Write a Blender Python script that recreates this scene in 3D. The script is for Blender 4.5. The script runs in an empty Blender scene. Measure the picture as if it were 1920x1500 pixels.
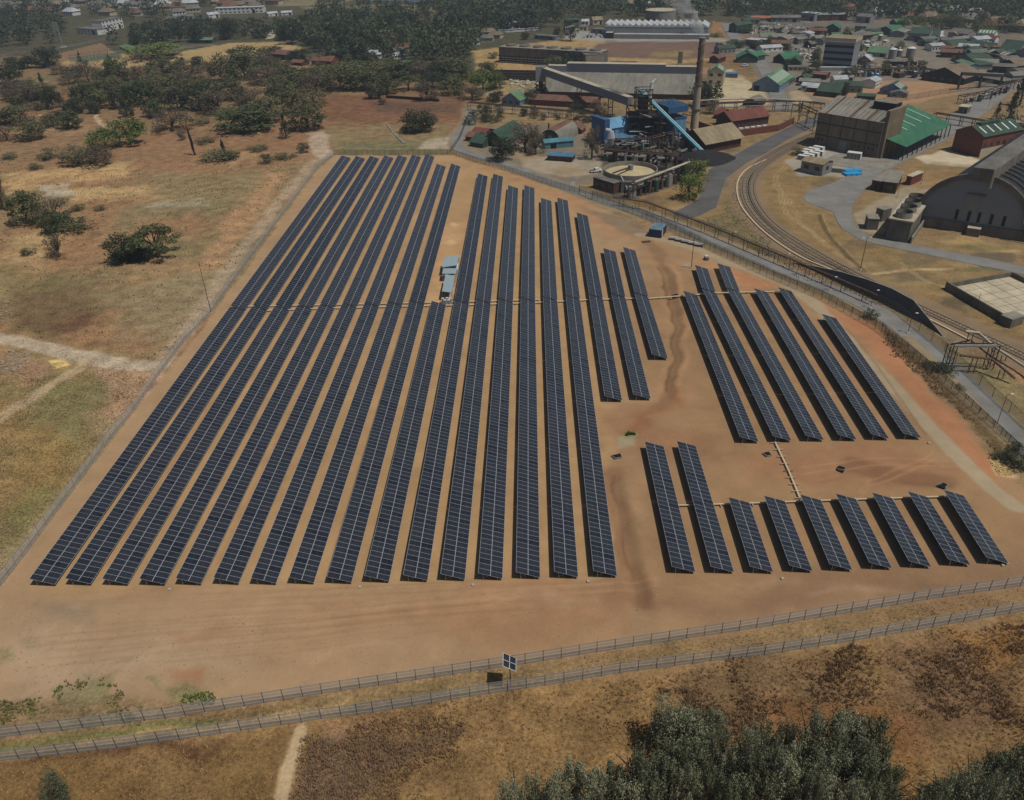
import bpy, math, random
import numpy as np
from mathutils import Vector, Matrix, Euler
random.seed(7)
rad = math.radians
SC = bpy.context.scene
COL = SC.collection
# ---------------------------------------------------------------- camera
FPX = 1500.0
CAMH = 100.0
TH = math.atan(931.0 / FPX)
YAW, ROLL = rad(1.86), rad(-1.76)
R3 = (Matrix.Rotation(YAW, 3, 'Z') @ Matrix.Rotation(math.pi / 2 - TH, 3, 'X') @ Matrix.Rotation(ROLL, 3, 'Z'))
cam_d = bpy.data.cameras.new('camera'); cam = bpy.data.objects.new('camera', cam_d); COL.objects.link(cam)
cam.matrix_world = Matrix.Translation((0, 0, CAMH)) @ R3.to_4x4()
cam_d.sensor_width = 36; cam_d.lens = FPX / 1920 * 36; cam_d.clip_start = 1; cam_d.clip_end = 30000
SC.camera = cam
# ---------------------------------------------------------------- sky and sun
SUNV = Vector((0.43, -0.26, 1.0)).normalized()      # towards the sun
el = math.asin(SUNV.z); az = math.atan2(SUNV.x, SUNV.y)
W = bpy.data.worlds.new('World'); SC.world = W; W.use_nodes = True
nt = W.node_tree; sky = nt.nodes.new('ShaderNodeTexSky'); sky.sky_type = 'NISHITA'; sky.sun_disc = False
sky.sun_elevation = el; sky.sun_rotation = az; sky.air_density = 1.0; sky.dust_density = 1.5; sky.ozone_density = 1.0
nt.nodes['Background'].inputs[1].default_value = 0.05
nt.links.new(sky.outputs[0], nt.nodes['Background'].inputs[0])
sl = bpy.data.lights.new('sun', 'SUN'); sl.energy = 3.7; sl.angle = rad(0.53); sl.color = (1.0, 0.94, 0.84)
so = bpy.data.objects.new('sun', sl); COL.objects.link(so)
so.rotation_euler = SUNV.to_track_quat('Z', 'Y').to_euler()
SC.view_settings.view_transform = 'Standard'; SC.view_settings.look = 'None'
SC.view_settings.exposure = -0.32; SC.view_settings.gamma = 1.0
SC.view_settings.use_curve_mapping = False
SC.cycles.max_bounces = 5; SC.cycles.diffuse_bounces = 1; SC.cycles.glossy_bounces = 2
SC.cycles.transparent_max_bounces = 12; SC.cycles.volume_bounces = 0
SC.cycles.transmission_bounces = 2

# ---------------------------------------------------------------- survey: picture points to ground points
RT = R3.transposed()
def at(px, py, z=0.0):
    d = R3 @ Vector(((px - 960) / FPX, -(py - 750) / FPX, -1.0))
    t = (z - CAMH) / d.z
    return Vector((d.x * t, d.y * t, z))
def proj(P):
    q = RT @ (Vector(P) - Vector((0, 0, CAMH)))
    return (960 + FPX * q.x / -q.z, 750 - FPX * q.y / -q.z)
def scale_at(px, py):
    P = at(px, py); q = RT @ (P - Vector((0, 0, CAMH))); return FPX / -q.z
def height(px, py, ptop):
    """metres a vertical standing on ground point (px,py) needs to reach picture line ptop"""
    P = at(px, py); lo, hi = 0.0, 95.0
    for _ in range(40):
        m = (lo + hi) / 2
        if proj((P.x, P.y, m))[1] > ptop: lo = m
        else: hi = m
    return lo

# ---------------------------------------------------------------- colours and materials
def lin(c):
    return tuple((x / 255 / 12.92) if x / 255 <= 0.04045 else ((x / 255 + 0.055) / 1.055) ** 2.4 for x in c)
MATS = {}
def mat(name, rgb, rough=0.85, var=0.18, scale=0.6, metal=0.0, spec=0.3, bump=0.0, ribs=0.0, rib_axis='X', dirt=None, streak=0.0):
    """rgb in 0-255; var noise mottling; ribs > 0 gives corrugation bump with that many ribs per metre"""
    if name in MATS: return MATS[name]
    m = bpy.data.materials.new(name); m.use_nodes = True; MATS[name] = m
    n = m.node_tree.nodes; L = m.node_tree.links; b = n['Principled BSDF']
    b.inputs['Roughness'].default_value = rough; b.inputs['Metallic'].default_value = metal
    b.inputs['Specular IOR Level'].default_value = spec
    c = lin(rgb)
    tc = n.new('ShaderNodeTexCoord'); no = n.new('ShaderNodeTexNoise'); no.inputs['Scale'].default_value = scale
    no.inputs['Detail'].default_value = 6; no.inputs['Roughness'].default_value = 0.65
    src = tc.outputs['Object']
    if streak:
        mp = n.new('ShaderNodeMapping'); mp.inputs['Scale'].default_value = (1, 1, 1 / streak); L.new(src, mp.inputs[0]); L.new(mp.outputs[0], no.inputs[0])
    else:
        L.new(src, no.inputs[0])
    cr = n.new('ShaderNodeValToRGB'); e = cr.color_ramp.elements
    e[0].position = 0.3; e[1].position = 0.72
    lo = [x * (1 - var) for x in c]; hi = [min(1, x * (1 + var)) for x in c]
    if dirt: lo = [x * (1 - var) * 0.5 + y * 0.5 for x, y in zip(c, lin(dirt))]
    e[0].color = (*lo, 1); e[1].color = (*hi, 1)
    L.new(no.outputs['Fac'], cr.inputs[0])
    if ribs:                                # weathered sheeting: run-off streaks and odd sheets
        n2 = n.new('ShaderNodeTexNoise'); n2.inputs['Scale'].default_value = 0.5; n2.inputs['Detail'].default_value = 9; n2.inputs['Roughness'].default_value = 0.7
        m2 = n.new('ShaderNodeMapping'); m2.inputs['Scale'].default_value = (1.0, 0.3, 0.3); L.new(src, m2.inputs[0]); L.new(m2.outputs[0], n2.inputs[0])
        vr = n.new('ShaderNodeTexVoronoi'); vr.inputs['Scale'].default_value = 0.16; vr.distance = 'CHEBYCHEV'; L.new(src, vr.inputs[0])
        sp = n.new('ShaderNodeSeparateColor'); L.new(vr.outputs['Color'], sp.inputs[0])
        a1 = n.new('ShaderNodeMapRange'); a1.inputs[1].default_value = .3; a1.inputs[2].default_value = .7; a1.inputs[3].default_value = .62; a1.inputs[4].default_value = 1.12; L.new(n2.outputs['Fac'], a1.inputs[0])
        a2 = n.new('ShaderNodeMath'); a2.operation = 'MULTIPLY_ADD'; a2.inputs[1].default_value = .16; a2.inputs[2].default_value = .90; L.new(sp.outputs[0], a2.inputs[0])
        a3 = n.new('ShaderNodeMath'); a3.operation = 'MULTIPLY'; L.new(a1.outputs[0], a3.inputs[0]); L.new(a2.outputs[0], a3.inputs[1])
        vs = n.new('ShaderNodeVectorMath'); vs.operation = 'SCALE'; L.new(cr.outputs[0], vs.inputs[0]); L.new(a3.outputs[0], vs.inputs['Scale']); L.new(vs.outputs[0], b.inputs['Base Color'])
    else: L.new(cr.outputs[0], b.inputs['Base Color'])
    if bump or ribs:
        bp = n.new('ShaderNodeBump'); bp.inputs['Strength'].default_value = 0.6; bp.inputs['Distance'].default_value = bump or 0.05
        if ribs:
            w = n.new('ShaderNodeTexWave'); w.bands_direction = rib_axis; w.inputs['Scale'].default_value = ribs
            L.new(src, w.inputs[0]); L.new(w.outputs['Fac'], bp.inputs['Height'])
        else: L.new(no.outputs['Fac'], bp.inputs['Height'])
        L.new(bp.outputs[0], b.inputs['Normal'])
    return m

M = mat
M('steel', (150, 152, 152), 0.5, 0.12, 1.0, 0.3)
M('rusty', (92, 72, 58), 0.85, 0.35, 0.8, dirt=(60, 40, 30))
M('dark_steel', (52, 50, 48), 0.8, 0.35, 0.5, dirt=(60, 42, 30))
M('soot', (36, 35, 36), 0.9, 0.4, 0.4)
M('concrete', (138, 134, 124), 0.9, 0.16, 0.25, bump=0.02, dirt=(95, 90, 80))
M('concrete_dark', (110, 106, 98), 0.9, 0.25, 0.3, streak=3, dirt=(62, 58, 52))
M('concrete_pale', (182, 174, 156), 0.9, 0.12, 0.2, dirt=(130, 118, 98))
M('tray_beige', (196, 178, 148), 0.7, 0.12, 2)
M('black', (22, 22, 24), 0.9, 0.2, 1)
M('opening', (20, 21, 24), 0.6, 0.1, 1)
M('window_glass', (40, 48, 56), 0.15, 0.1, 1, spec=0.6)
M('white_paint', (205, 206, 204), 0.6, 0.08, 0.5)
M('white_roof', (188, 192, 196), 0.5, 0.1, 0.15, ribs=3)
M('grey_roof', (122, 120, 114), 0.8, 0.15, 0.08, ribs=2, dirt=(92, 88, 82))
M('shed_roof', (142, 140, 132), 0.85, 0.14, 0.05, ribs=1.6, dirt=(112, 106, 94))
M('tan_roof', (160, 146, 118), 0.85, 0.12, 0.06, ribs=1.6, dirt=(118, 104, 82))
M('green_roof', (62, 116, 88), 0.55, 0.12, 0.1, ribs=1.5)
M('green_dark', (60, 84, 70), 0.75, 0.2, 0.15, ribs=1.5)
M('green_pale', (100, 134, 104), 0.7, 0.15, 0.1, ribs=1.5)
M('red_roof', (118, 68, 58), 0.8, 0.2, 0.2, ribs=1.5, dirt=(105, 70, 58))
M('rust_roof', (122, 90, 76), 0.9, 0.22, 0.2, ribs=1.5)
M('orange_roof', (176, 112, 82), 0.85, 0.15, 0.3, ribs=2)
M('blue_roof', (88, 128, 156), 0.5, 0.12, 0.3, ribs=2)
M('blue_wall', (58, 98, 140), 0.55, 0.15, 0.3, ribs=1.5)
M('blue_pale', (110, 160, 196), 0.5, 0.12, 0.3, ribs=1.5)
M('blue_grey', (118, 140, 166), 0.6, 0.1, 0.3, ribs=1.5)
M('teal_roof', (88, 138, 150), 0.6, 0.14, 0.3, ribs=2)
M('cyan_tarp', (50, 150, 205), 0.5, 0.1, 0.5)
M('brick', (112, 66, 54), 0.9, 0.22, 0.6, dirt=(84, 52, 44))
M('brick_dark', (84, 56, 48), 0.9, 0.25, 0.6, dirt=(60, 44, 40))
M('brown_clad', (130, 116, 96), 0.8, 0.14, 0.08, ribs=1.2, streak=4, dirt=(112, 98, 82))
M('cream_wall', (176, 168, 146), 0.85, 0.1, 0.3)
M('grey_wall', (128, 128, 126), 0.85, 0.14, 0.2, streak=3)
M('gable_grey', (128, 132, 138), 0.85, 0.08, 0.06)
M('barrel_roof', (40, 44, 48), 0.6, 0.2, 0.1)
M('asphalt', (126, 125, 122), 0.9, 0.2, 0.12, dirt=(104, 101, 96))
M('asphalt_dark', (92, 91, 90), 0.9, 0.24, 0.1, dirt=(72, 71, 70))
M('ballast', (122, 104, 84), 0.95, 0.25, 2.0, bump=0.1)
M('rail_steel', (120, 104, 90), 0.5, 0.15, 1.0, 0.4)
M('sleeper', (150, 140, 122), 0.9, 0.15, 1)
M('soil_red', (150, 90, 60), 0.95, 0.2, 0.5)
M('sand_yellow', (184, 158, 106), 0.95, 0.12, 0.5, bump=0.2)
M('sulphur', (182, 170, 136), 0.9, 0.15, 0.2, dirt=(170, 150, 110))
M('rubble', (150, 134, 112), 0.95, 0.25, 0.8)
M('bark', (84, 70, 56), 0.9, 0.2, 2)
M('bark_black', (34, 30, 28), 0.95, 0.3, 2)
M('chimney_c', (178, 164, 140), 0.9, 0.18, 0.15, streak=5, dirt=(88, 72, 60))
M('chimney_rust', (118, 96, 78), 0.9, 0.3, 0.3, dirt=(76, 58, 48))
M('gallery_grey', (98, 102, 112), 0.85, 0.12, 0.1)
M('cyan_steel', (84, 160, 182), 0.5, 0.1, 0.5)
M('shade_wall', (88, 90, 94), 0.9, 0.15, 0.2, streak=3)  # concrete darkened to carry the shade on the retaining wall face
M('coal', (40, 40, 42), 0.95, 0.3, 0.5, bump=0.3)
M('tyre', (25, 25, 26), 0.9, 0.1, 1)
M('yellow_paint', (190, 160, 50), 0.6, 0.1, 1)
M('inverter_roof', (156, 176, 182), 0.45, 0.05, 0.3, 0.2)
M('skylight', (206, 214, 206), 0.4, 0.08, 1)
M('container_blue', (44, 60, 88), 0.6, 0.15, 0.5, ribs=4)
M('container_top', (110, 138, 152), 0.6, 0.15, 0.5, ribs=4)
M('plinth', (66, 66, 66), 0.95, 0.3, 1.0)
M('slab_white', (190, 180, 156), 0.9, 0.14, 0.15, dirt=(130, 116, 92))
M('water', (70, 92, 116), 0.12, 0.05, 0.01, spec=0.5)
M('back_steel', (70, 72, 76), 0.7, 0.1, 1)
# solar glass: dark cells under clear glass
def solar_glass():
    m = bpy.data.materials.new('solar_glass'); m.use_nodes = True; MATS['solar_glass'] = m
    n = m.node_tree.nodes; L = m.node_tree.links; b = n['Principled BSDF']
    oi = n.new('ShaderNodeObjectInfo'); tc = n.new('ShaderNodeTexCoord'); no = n.new('ShaderNodeTexNoise')
    no.inputs['Scale'].default_value = 0.45; no.inputs['Detail'].default_value = 3
    g = n.new('ShaderNodeNewGeometry'); L.new(g.outputs['Position'], no.inputs[0])
    ad = n.new('ShaderNodeMath'); ad.operation = 'ADD'; L.new(oi.outputs['Random'], ad.inputs[0]); L.new(no.outputs['Fac'], ad.inputs[1])
    cr = n.new('ShaderNodeValToRGB'); e = cr.color_ramp.elements
    e[0].position = 0.4; e[0].color = (0.013, 0.0155, 0.023, 1); e[1].position = 1.4 / 1.5; e[1].color = (0.027, 0.030, 0.038, 1)
    L.new(ad.outputs[0], cr.inputs[0]); L.new(cr.outputs[0], b.inputs['Base Color'])
    b.inputs['Roughness'].default_value = 0.22; b.inputs['Specular IOR Level'].default_value = 0.5
    return m
solar_glass()
M('cell_line', (74, 78, 90), 0.4, 0.05, 1)
M('module_frame', (176, 182, 192), 0.45, 0.05, 1, 0.3)

def mesh_screen():
    """woven wire fence: fine grey wire with the ground showing through"""
    m = bpy.data.materials.new('wire_mesh'); m.use_nodes = True; MATS['wire_mesh'] = m
    n = m.node_tree.nodes; L = m.node_tree.links; b = n['Principled BSDF']; o = n['Material Output']
    tc = n.new('ShaderNodeTexCoord'); no = n.new('ShaderNodeTexNoise'); mp = n.new('ShaderNodeMapping')
    mp.inputs['Scale'].default_value = (0.25, 1, 2.2); L.new(tc.outputs['Object'], mp.inputs[0]); L.new(mp.outputs[0], no.inputs[0])
    no.inputs['Scale'].default_value = 3; no.inputs['Detail'].default_value = 4
    cr = n.new('ShaderNodeMapRange'); cr.inputs[1].default_value = 0.3; cr.inputs[2].default_value = 0.7
    cr.inputs[3].default_value = 0.42; cr.inputs[4].default_value = 0.64
    L.new(no.outputs['Fac'], cr.inputs[0])
    b.inputs['Base Color'].default_value = (*lin((172, 172, 168)), 1); b.inputs['Roughness'].default_value = 0.6
    t = n.new('ShaderNodeBsdfTransparent'); mx = n.new('ShaderNodeMixShader')
    L.new(cr.outputs[0], mx.inputs[0]); L.new(t.outputs[0], mx.inputs[1]); L.new(b.outputs[0], mx.inputs[2]); L.new(mx.outputs[0], o.inputs[0])
    m2 = m.copy(); m2.name = 'wire_mesh_green'; MATS['wire_mesh_green'] = m2
    m2.node_tree.nodes['Principled BSDF'].inputs['Base Color'].default_value = (*lin((100, 100, 86)), 1)
    mr = [x for x in m2.node_tree.nodes if x.type == 'MAP_RANGE'][0]
    mr.inputs[3].default_value = 0.28; mr.inputs[4].default_value = 0.42
mesh_screen()

def leaf_mat(name, c1, c2, rough=0.75, sc=0.55, gain=1.4):
    m = bpy.data.materials.new(name); m.use_nodes = True; MATS[name] = m
    n = m.node_tree.nodes; L = m.node_tree.links; b = n['Principled BSDF']
    oi = n.new('ShaderNodeObjectInfo'); g = n.new('ShaderNodeNewGeometry'); no = n.new('ShaderNodeTexNoise')
    no.inputs['Scale'].default_value = sc; no.inputs['Detail'].default_value = 5; no.inputs['Roughness'].default_value = 0.7
    L.new(g.outputs['Position'], no.inputs[0])
    a = n.new('ShaderNodeMath'); a.operation = 'MULTIPLY_ADD'; a.inputs[1].default_value = 0.35; L.new(oi.outputs['Random'], a.inputs[0]); L.new(no.outputs['Fac'], a.inputs[2])
    cr = n.new('ShaderNodeValToRGB'); e = cr.color_ramp.elements; e[0].position = 0.4; e[1].position = 0.9
    e[0].color = (*[min(1, x * gain) for x in lin(c1)], 1); e[1].color = (*[min(1, x * gain) for x in lin(c2)], 1)
    L.new(a.outputs[0], cr.inputs[0]); L.new(cr.outputs[0], b.inputs['Base Color'])
    b.inputs['Roughness'].default_value = rough; b.inputs['Specular IOR Level'].default_value = 0.2
    tl = n.new('ShaderNodeBsdfTranslucent'); mx = n.new('ShaderNodeMixShader'); mx.inputs[0].default_value = 0.2
    L.new(cr.outputs[0], tl.inputs[0]); L.new(b.outputs[0], mx.inputs[1]); L.new(tl.outputs[0], mx.inputs[2]); L.new(mx.outputs[0], n['Material Output'].inputs[0])
    return m
leaf_mat('leaf_green', (56, 66, 42), (88, 92, 60))
leaf_mat('leaf_bright', (72, 88, 44), (104, 114, 60))
leaf_mat('leaf_dark', (38, 48, 35), (64, 70, 50))
leaf_mat('leaf_olive', (70, 72, 50), (100, 98, 70))
leaf_mat('leaf_grey', (74, 68, 56), (104, 94, 78))
leaf_mat('leaf_poplar', (50, 60, 38), (140, 142, 116), 0.45, 2.2)  # pale end of the leaf colour paints in highlight speckles
leaf_mat('leaf_forest', (44, 54, 42), (74, 82, 60))
leaf_mat('grass_gold', (144, 117, 76), (180, 149, 102))
leaf_mat('grass_brown', (112, 90, 68), (152, 124, 94))
leaf_mat('grass_green', (98, 98, 62), (132, 126, 84))
leaf_mat('weed', (62, 82, 40), (98, 116, 62))

# ---------------------------------------------------------------- mesh builder
class MB:
    def __init__(s): s.v = []; s.f = []; s.m = []; s.mats = []
    def mi(s, m):
        if m not in s.mats: s.mats.append(m)
        return s.mats.index(m)
    def poly(s, pts, m):
        k = len(s.v); s.v += [tuple(p) for p in pts]; s.f.append(tuple(range(k, k + len(pts)))); s.m.append(s.mi(m)); return s
    def box(s, x0, x1, y0, y1, z0, z1, m, top=None, M4=None):
        P = [(x0, y0, z0), (x1, y0, z0), (x1, y1, z0), (x0, y1, z0), (x0, y0, z1), (x1, y0, z1), (x1, y1, z1), (x0, y1, z1)]
        if M4 is not None: P = [tuple(M4 @ Vector(p)) for p in P]
        k = len(s.v); s.v += P; a = s.mi(m); t = s.mi(top) if top else a
        for q, mm in (((0, 3, 2, 1), a), ((4, 5, 6, 7), t), ((0, 1, 5, 4), a), ((1, 2, 6, 5), a), ((2, 3, 7, 6), a), ((3, 0, 4, 7), a)):
            s.f.append(tuple(k + i for i in q)); s.m.append(mm)
        return s
    def beam(s, p, q, w, h, m):
        """rectangular bar from p to q"""
        p, q = Vector(p), Vector(q); d = (q - p)
        if d.length < 1e-6: return s
        d.normalize(); u = Vector((0, 0, 1)) if abs(d.z) < 0.95 else Vector((1, 0, 0))
        a = d.cross(u).normalized() * (w / 2); b = a.cross(d).normalized() * (h / 2)
        k = len(s.v); s.v += [tuple(x) for x in (p - a - b, p + a - b, p + a + b, p - a + b, q - a - b, q + a - b, q + a + b, q - a + b)]
        i = s.mi(m)
        for g in ((0, 1, 2, 3), (7, 6, 5, 4), (0, 4, 5, 1), (1, 5, 6, 2), (2, 6, 7, 3), (3, 7, 4, 0)):
            s.f.append(tuple(k + j for j in g)); s.m.append(i)
        return s
    def tube(s, p, q, r0, r1, n, m, cap=True):
        p, q = Vector(p), Vector(q); d = (q - p).normalized(); u = Vector((0, 0, 1)) if abs(d.z) < 0.95 else Vector((1, 0, 0))
        a = d.cross(u).normalized(); b = a.cross(d); k = len(s.v); i = s.mi(m)
        for c, r in ((p, r0), (q, r1)):
            for j in range(n):
                t = 2 * math.pi * j / n; s.v.append(tuple(c + a * (r * math.cos(t)) + b * (r * math.sin(t))))
        for j in range(n):
            s.f.append((k + j, k + n + j, k + n + (j + 1) % n, k + (j + 1) % n)); s.m.append(i)
        if cap:
            s.f.append(tuple(k + j for j in range(n))); s.m.append(i)
            s.f.append(tuple(k + n + j for j in reversed(range(n)))); s.m.append(i)
        return s
    def prism(s, pts, z0, z1, m, top=None):
        """extrude a 2-D outline (anticlockwise)"""
        A = sum(pts[i][0] * pts[(i + 1) % len(pts)][1] - pts[(i + 1) % len(pts)][0] * pts[i][1] for i in range(len(pts)))
        if A < 0: pts = pts[::-1]
        n = len(pts); k = len(s.v); s.v += [(x, y, z0) for x, y in pts] + [(x, y, z1) for x, y in pts]
        a = s.mi(m); t = s.mi(top) if top else a
        for j in range(n): s.f.append((k + j, k + (j + 1) % n, k + n + (j + 1) % n, k + n + j)); s.m.append(a)
        s.f.append(tuple(k + j for j in reversed(range(n)))); s.m.append(a)
        s.f.append(tuple(k + n + j for j in range(n))); s.m.append(t)
        return s
    def mesh(s, name):
        me = bpy.data.meshes.new(name); me.from_pydata(s.v, [], s.f)
        for m in s.mats: me.materials.append(MATS[m])
        if len(s.mats) > 1: me.polygons.foreach_set('material_index', s.m)
        return me
    def build(s, name, parent=None, loc=None, rz=0.0):
        o = bpy.data.objects.new(name, s.mesh(name)); COL.objects.link(o)
        if parent is not None: o.parent = parent
        if loc is not None: o.location = loc
        if rz: o.rotation_euler = (0, 0, rz)
        return o
def inst(name, me, parent=None, loc=(0, 0, 0), rot=(0, 0, 0), scale=(1, 1, 1)):
    o = bpy.data.objects.new(name, me); COL.objects.link(o)
    if parent is not None: o.parent = parent
    o.location = loc; o.rotation_euler = rot; o.scale = scale
    return o
def tag(o, label=None, cat=None, group=None, kind=None):
    if label: o['label'] = label
    if cat: o['category'] = cat
    if group: o['group'] = group
    if kind: o['kind'] = kind
    return o
def thing(name, label, cat, loc=(0, 0, 0), rz=0.0, group=None):
    o = bpy.data.objects.new(name, None); o.empty_display_size = 0.5; COL.objects.link(o)
    o.location = loc; o.rotation_euler = (0, 0, rz)
    return tag(o, label, cat, group)
ORD = ['', 'first', 'second', 'third', 'fourth', 'fifth', 'sixth', 'seventh', 'eighth', 'ninth', 'tenth', 'eleventh', 'twelfth',
       'thirteenth', 'fourteenth', 'fifteenth', 'sixteenth', 'seventeenth', 'eighteenth', 'nineteenth', 'twentieth']
ORD += ['twenty-' + x for x in ORD[1:10]] + ['thirtieth'] + ['thirty-' + x for x in ORD[1:10]] + ['fortieth'] + ['forty-' + x for x in ORD[1:10]]
def number(L_, base, tail='from left'):
    """L_: objects alike; give each its place in the line as seen"""
    L_ = sorted(L_, key=lambda o: proj(o.location)[0]); n_ = len(L_)
    for i, o in enumerate(L_):
        o['label'] = base if n_ == 1 else (f'{base}, leftmost' if i == 0 else (f'{base}, rightmost' if i == n_ - 1 else f'{base}, {ORD[i + 1] if i + 1 < len(ORD) else i + 1} {tail}'))
# ---------------------------------------------------------------- numpy noise
def _hash(ix, iy, s):
    h = (ix.astype(np.int64) * 374761393 + iy.astype(np.int64) * 668265263 + s * 1442695041) & 0xffffffff
    h = ((h ^ (h >> 13)) * 1274126177) & 0xffffffff
    return ((h ^ (h >> 16)) & 0xffff) / 65535.0
def vnoise(x, y, s=0):
    ix, iy = np.floor(x), np.floor(y); fx, fy = x - ix, y - iy
    fx = fx * fx * (3 - 2 * fx); fy = fy * fy * (3 - 2 * fy)
    a, b, c, d = _hash(ix, iy, s), _hash(ix + 1, iy, s), _hash(ix, iy + 1, s), _hash(ix + 1, iy + 1, s)
    return (a * (1 - fx) + b * fx) * (1 - fy) + (c * (1 - fx) + d * fx) * fy
def fbm(x, y, sc, octv=4, s=0):
    v = 0; a = 1; t = 0
    for i in range(octv):
        v = v + a * vnoise(x / sc * 2 ** i + 17.3 * i, y / sc * 2 ** i - 9.1 * i, s + i); t += a; a *= 0.55
    return v / t

# ---------------------------------------------------------------- the ground: one sheet to the horizon
NR, NC = 800, 760
tt = np.linspace(0, 1, NR)
Dn, Df = 96.0, 1500.0                    # view depths, even steps in 1/depth = even rows in the picture
inv = 1 / Dn + (1 / Df - 1 / Dn) * tt
ys = (1 / inv - CAMH * math.sin(TH)) / math.cos(TH)
ys = np.concatenate([[-400, -150, 0, 25, 40], ys, ys[-1] * np.array([1.15, 1.35, 1.7, 2.4, 4.0, 8.0])])
uu = np.linspace(-1.12, 1.12, NC)
uu = np.concatenate([[-12, -5, -2.5, -1.5, -1.25], uu, [1.25, 1.5, 2.5, 5, 12]])
wd = 30 + 0.66 * np.maximum(ys, 30)
X = np.clip(uu[None, :] * wd[:, None] - ys[:, None] * 0.03, -8800 + 100 * uu[None, :], 8800 + 100 * uu[None, :]); Y = np.repeat(ys[:, None], len(uu), 1)
GX, GY = X.ravel(), Y.ravel()
N = GX.size

def W2(pts): return np.array([[p.x, p.y] for p in (at(*q) for q in pts)])
def seg_dist(x, y, pts, closed):
    d = np.full(x.shape, 1e9); n = len(pts)
    for i in range(n if closed else n - 1):
        a, b = pts[i], pts[(i + 1) % n]; e = b - a; L = max(e @ e, 1e-9)
        t = np.clip(((x - a[0]) * e[0] + (y - a[1]) * e[1]) / L, 0, 1)
        d = np.minimum(d, np.hypot(x - a[0] - t * e[0], y - a[1] - t * e[1]))
    return d
def inside(x, y, pts):
    r = np.zeros(x.shape, bool); n = len(pts)
    for i in range(n):
        x1, y1 = pts[i]; x2, y2 = pts[(i + 1) % n]
        if y1 == y2: continue
        c = ((y1 > y) != (y2 > y)) & (x < (x2 - x1) * (y - y1) / (y2 - y1) + x1)
        r ^= c
    return r
WX = (fbm(GX, GY, 9, 4, 11) - 0.5); WY = (fbm(GX, GY, 9, 4, 23) - 0.5)
# natural base: three grasses mixed by slow noise
n1 = fbm(GX, GY, 60, 5, 1); n2 = fbm(GX, GY, 22, 4, 5); n3 = fbm(GX, GY, 6, 4, 9)
def ss(a, b, x): t = np.clip((x - a) / (b - a), 0, 1); return t * t * (3 - 2 * t)
colr = np.zeros((N, 3)); A = lambda c: np.array(lin(c))
colr[:] = A((136, 112, 80))
colr += (A((140, 108, 76)) - colr) * ss(0.42, 0.62, n1)[:, None]
colr += (A((118, 108, 76)) - colr) * (ss(0.5, 0.7, n2) * 0.7)[:, None]
colr += (A((166, 140, 98)) - colr) * (ss(0.58, 0.8, fbm(GX, GY, 35, 4, 31)) * 0.8)[:, None]
colr += (A((96, 82, 60)) - colr) * (ss(0.55, 0.75, n3) * 0.35)[:, None]
rough = np.ones(N)                       # 1 = grass and scrub, 0 = bare graded soil
zz = (n3 - 0.5) * 0.25
def lay(w, rgb, r=None, flat=None, tex=0.0):
    global colr, rough, zz
    i = np.nonzero(w > 0.003)[0]; ww = w[i][:, None]
    c = A(rgb)[None, :]
    if tex: c = c * (1 + (n3[i] - 0.5)[:, None] * tex * 2)
    colr[i] = colr[i] * (1 - ww) + c * ww
    if r is not None: rough[i] = rough[i] * (1 - w[i]) + r * w[i]
    if flat is not None: zz[i] = zz[i] * (1 - w[i]) + flat * w[i]
def area(px, rgb, soft=1.0, warp=3.0, op=1.0, r=None, flat=None, tex=0.15, breakup=0.0):
    P = W2(px); m = soft + warp + 1
    k = np.nonzero((GX > P[:, 0].min() - m) & (GX < P[:, 0].max() + m) & (GY > P[:, 1].min() - m) & (GY < P[:, 1].max() + m))[0]
    if not len(k): return
    x = GX[k] + WX[k] * warp * 2; y = GY[k] + WY[k] * warp * 2
    d = seg_dist(x, y, P, True); ins = inside(x, y, P)
    q = ss(-soft / 2, soft / 2, np.where(ins, d, -d))
    if breakup: q = q * ss(0.5 - breakup * 0.3, 0.5 + 0.12, n2[k] * 0.6 + n3[k] * 0.4 + (0.12 * (1 - breakup)))
    w = np.zeros(N); w[k] = q * op; lay(w, rgb, r, flat, tex)
def track(px, width, rgb, soft=0.8, warp=1.0, op=1.0, r=None, flat=None, tex=0.1):
    P = W2(px); m = width + soft + warp + 1
    k = np.nonzero((GX > P[:, 0].min() - m) & (GX < P[:, 0].max() + m) & (GY > P[:, 1].min() - m) & (GY < P[:, 1].max() + m))[0]
    x = GX[k] + WX[k] * warp * 2; y = GY[k] + WY[k] * warp * 2
    w = np.zeros(N); w[k] = ss(soft / 2, -soft / 2, seg_dist(x, y, P, False) - width / 2) * op; lay(w, rgb, r, flat, tex)
def hump(px, width, h):
    global zz
    P = W2(px); k = np.nonzero((GX > P[:, 0].min() - width) & (GX < P[:, 0].max() + width) & (GY > P[:, 1].min() - width) & (GY < P[:, 1].max() + width))[0]
    d = seg_dist(GX[k] + WX[k], GY[k] + WY[k], P, False); zz[k] += h * ss(width / 2, 0, d)

SITE = [(-40, 1140), (0, 1102), (110, 955), (250, 775), (400, 590), (530, 412), (600, 316), (628, 292), (850, 291), (885, 305), (1000, 345), (1090, 374),
        (1150, 400), (1200, 432), (1245, 445), (1330, 468), (1440, 520), (1540, 558), (1640, 612), (1700, 680), (1780, 775), (1850, 850), (1905, 905), (2000, 960), (2000, 1085), (1912, 1098),
        (1766, 1118), (1418, 1176), (985, 1242), (640, 1294), (420, 1318), (280, 1322), (180, 1300), (60, 1322), (-40, 1345)]
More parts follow.
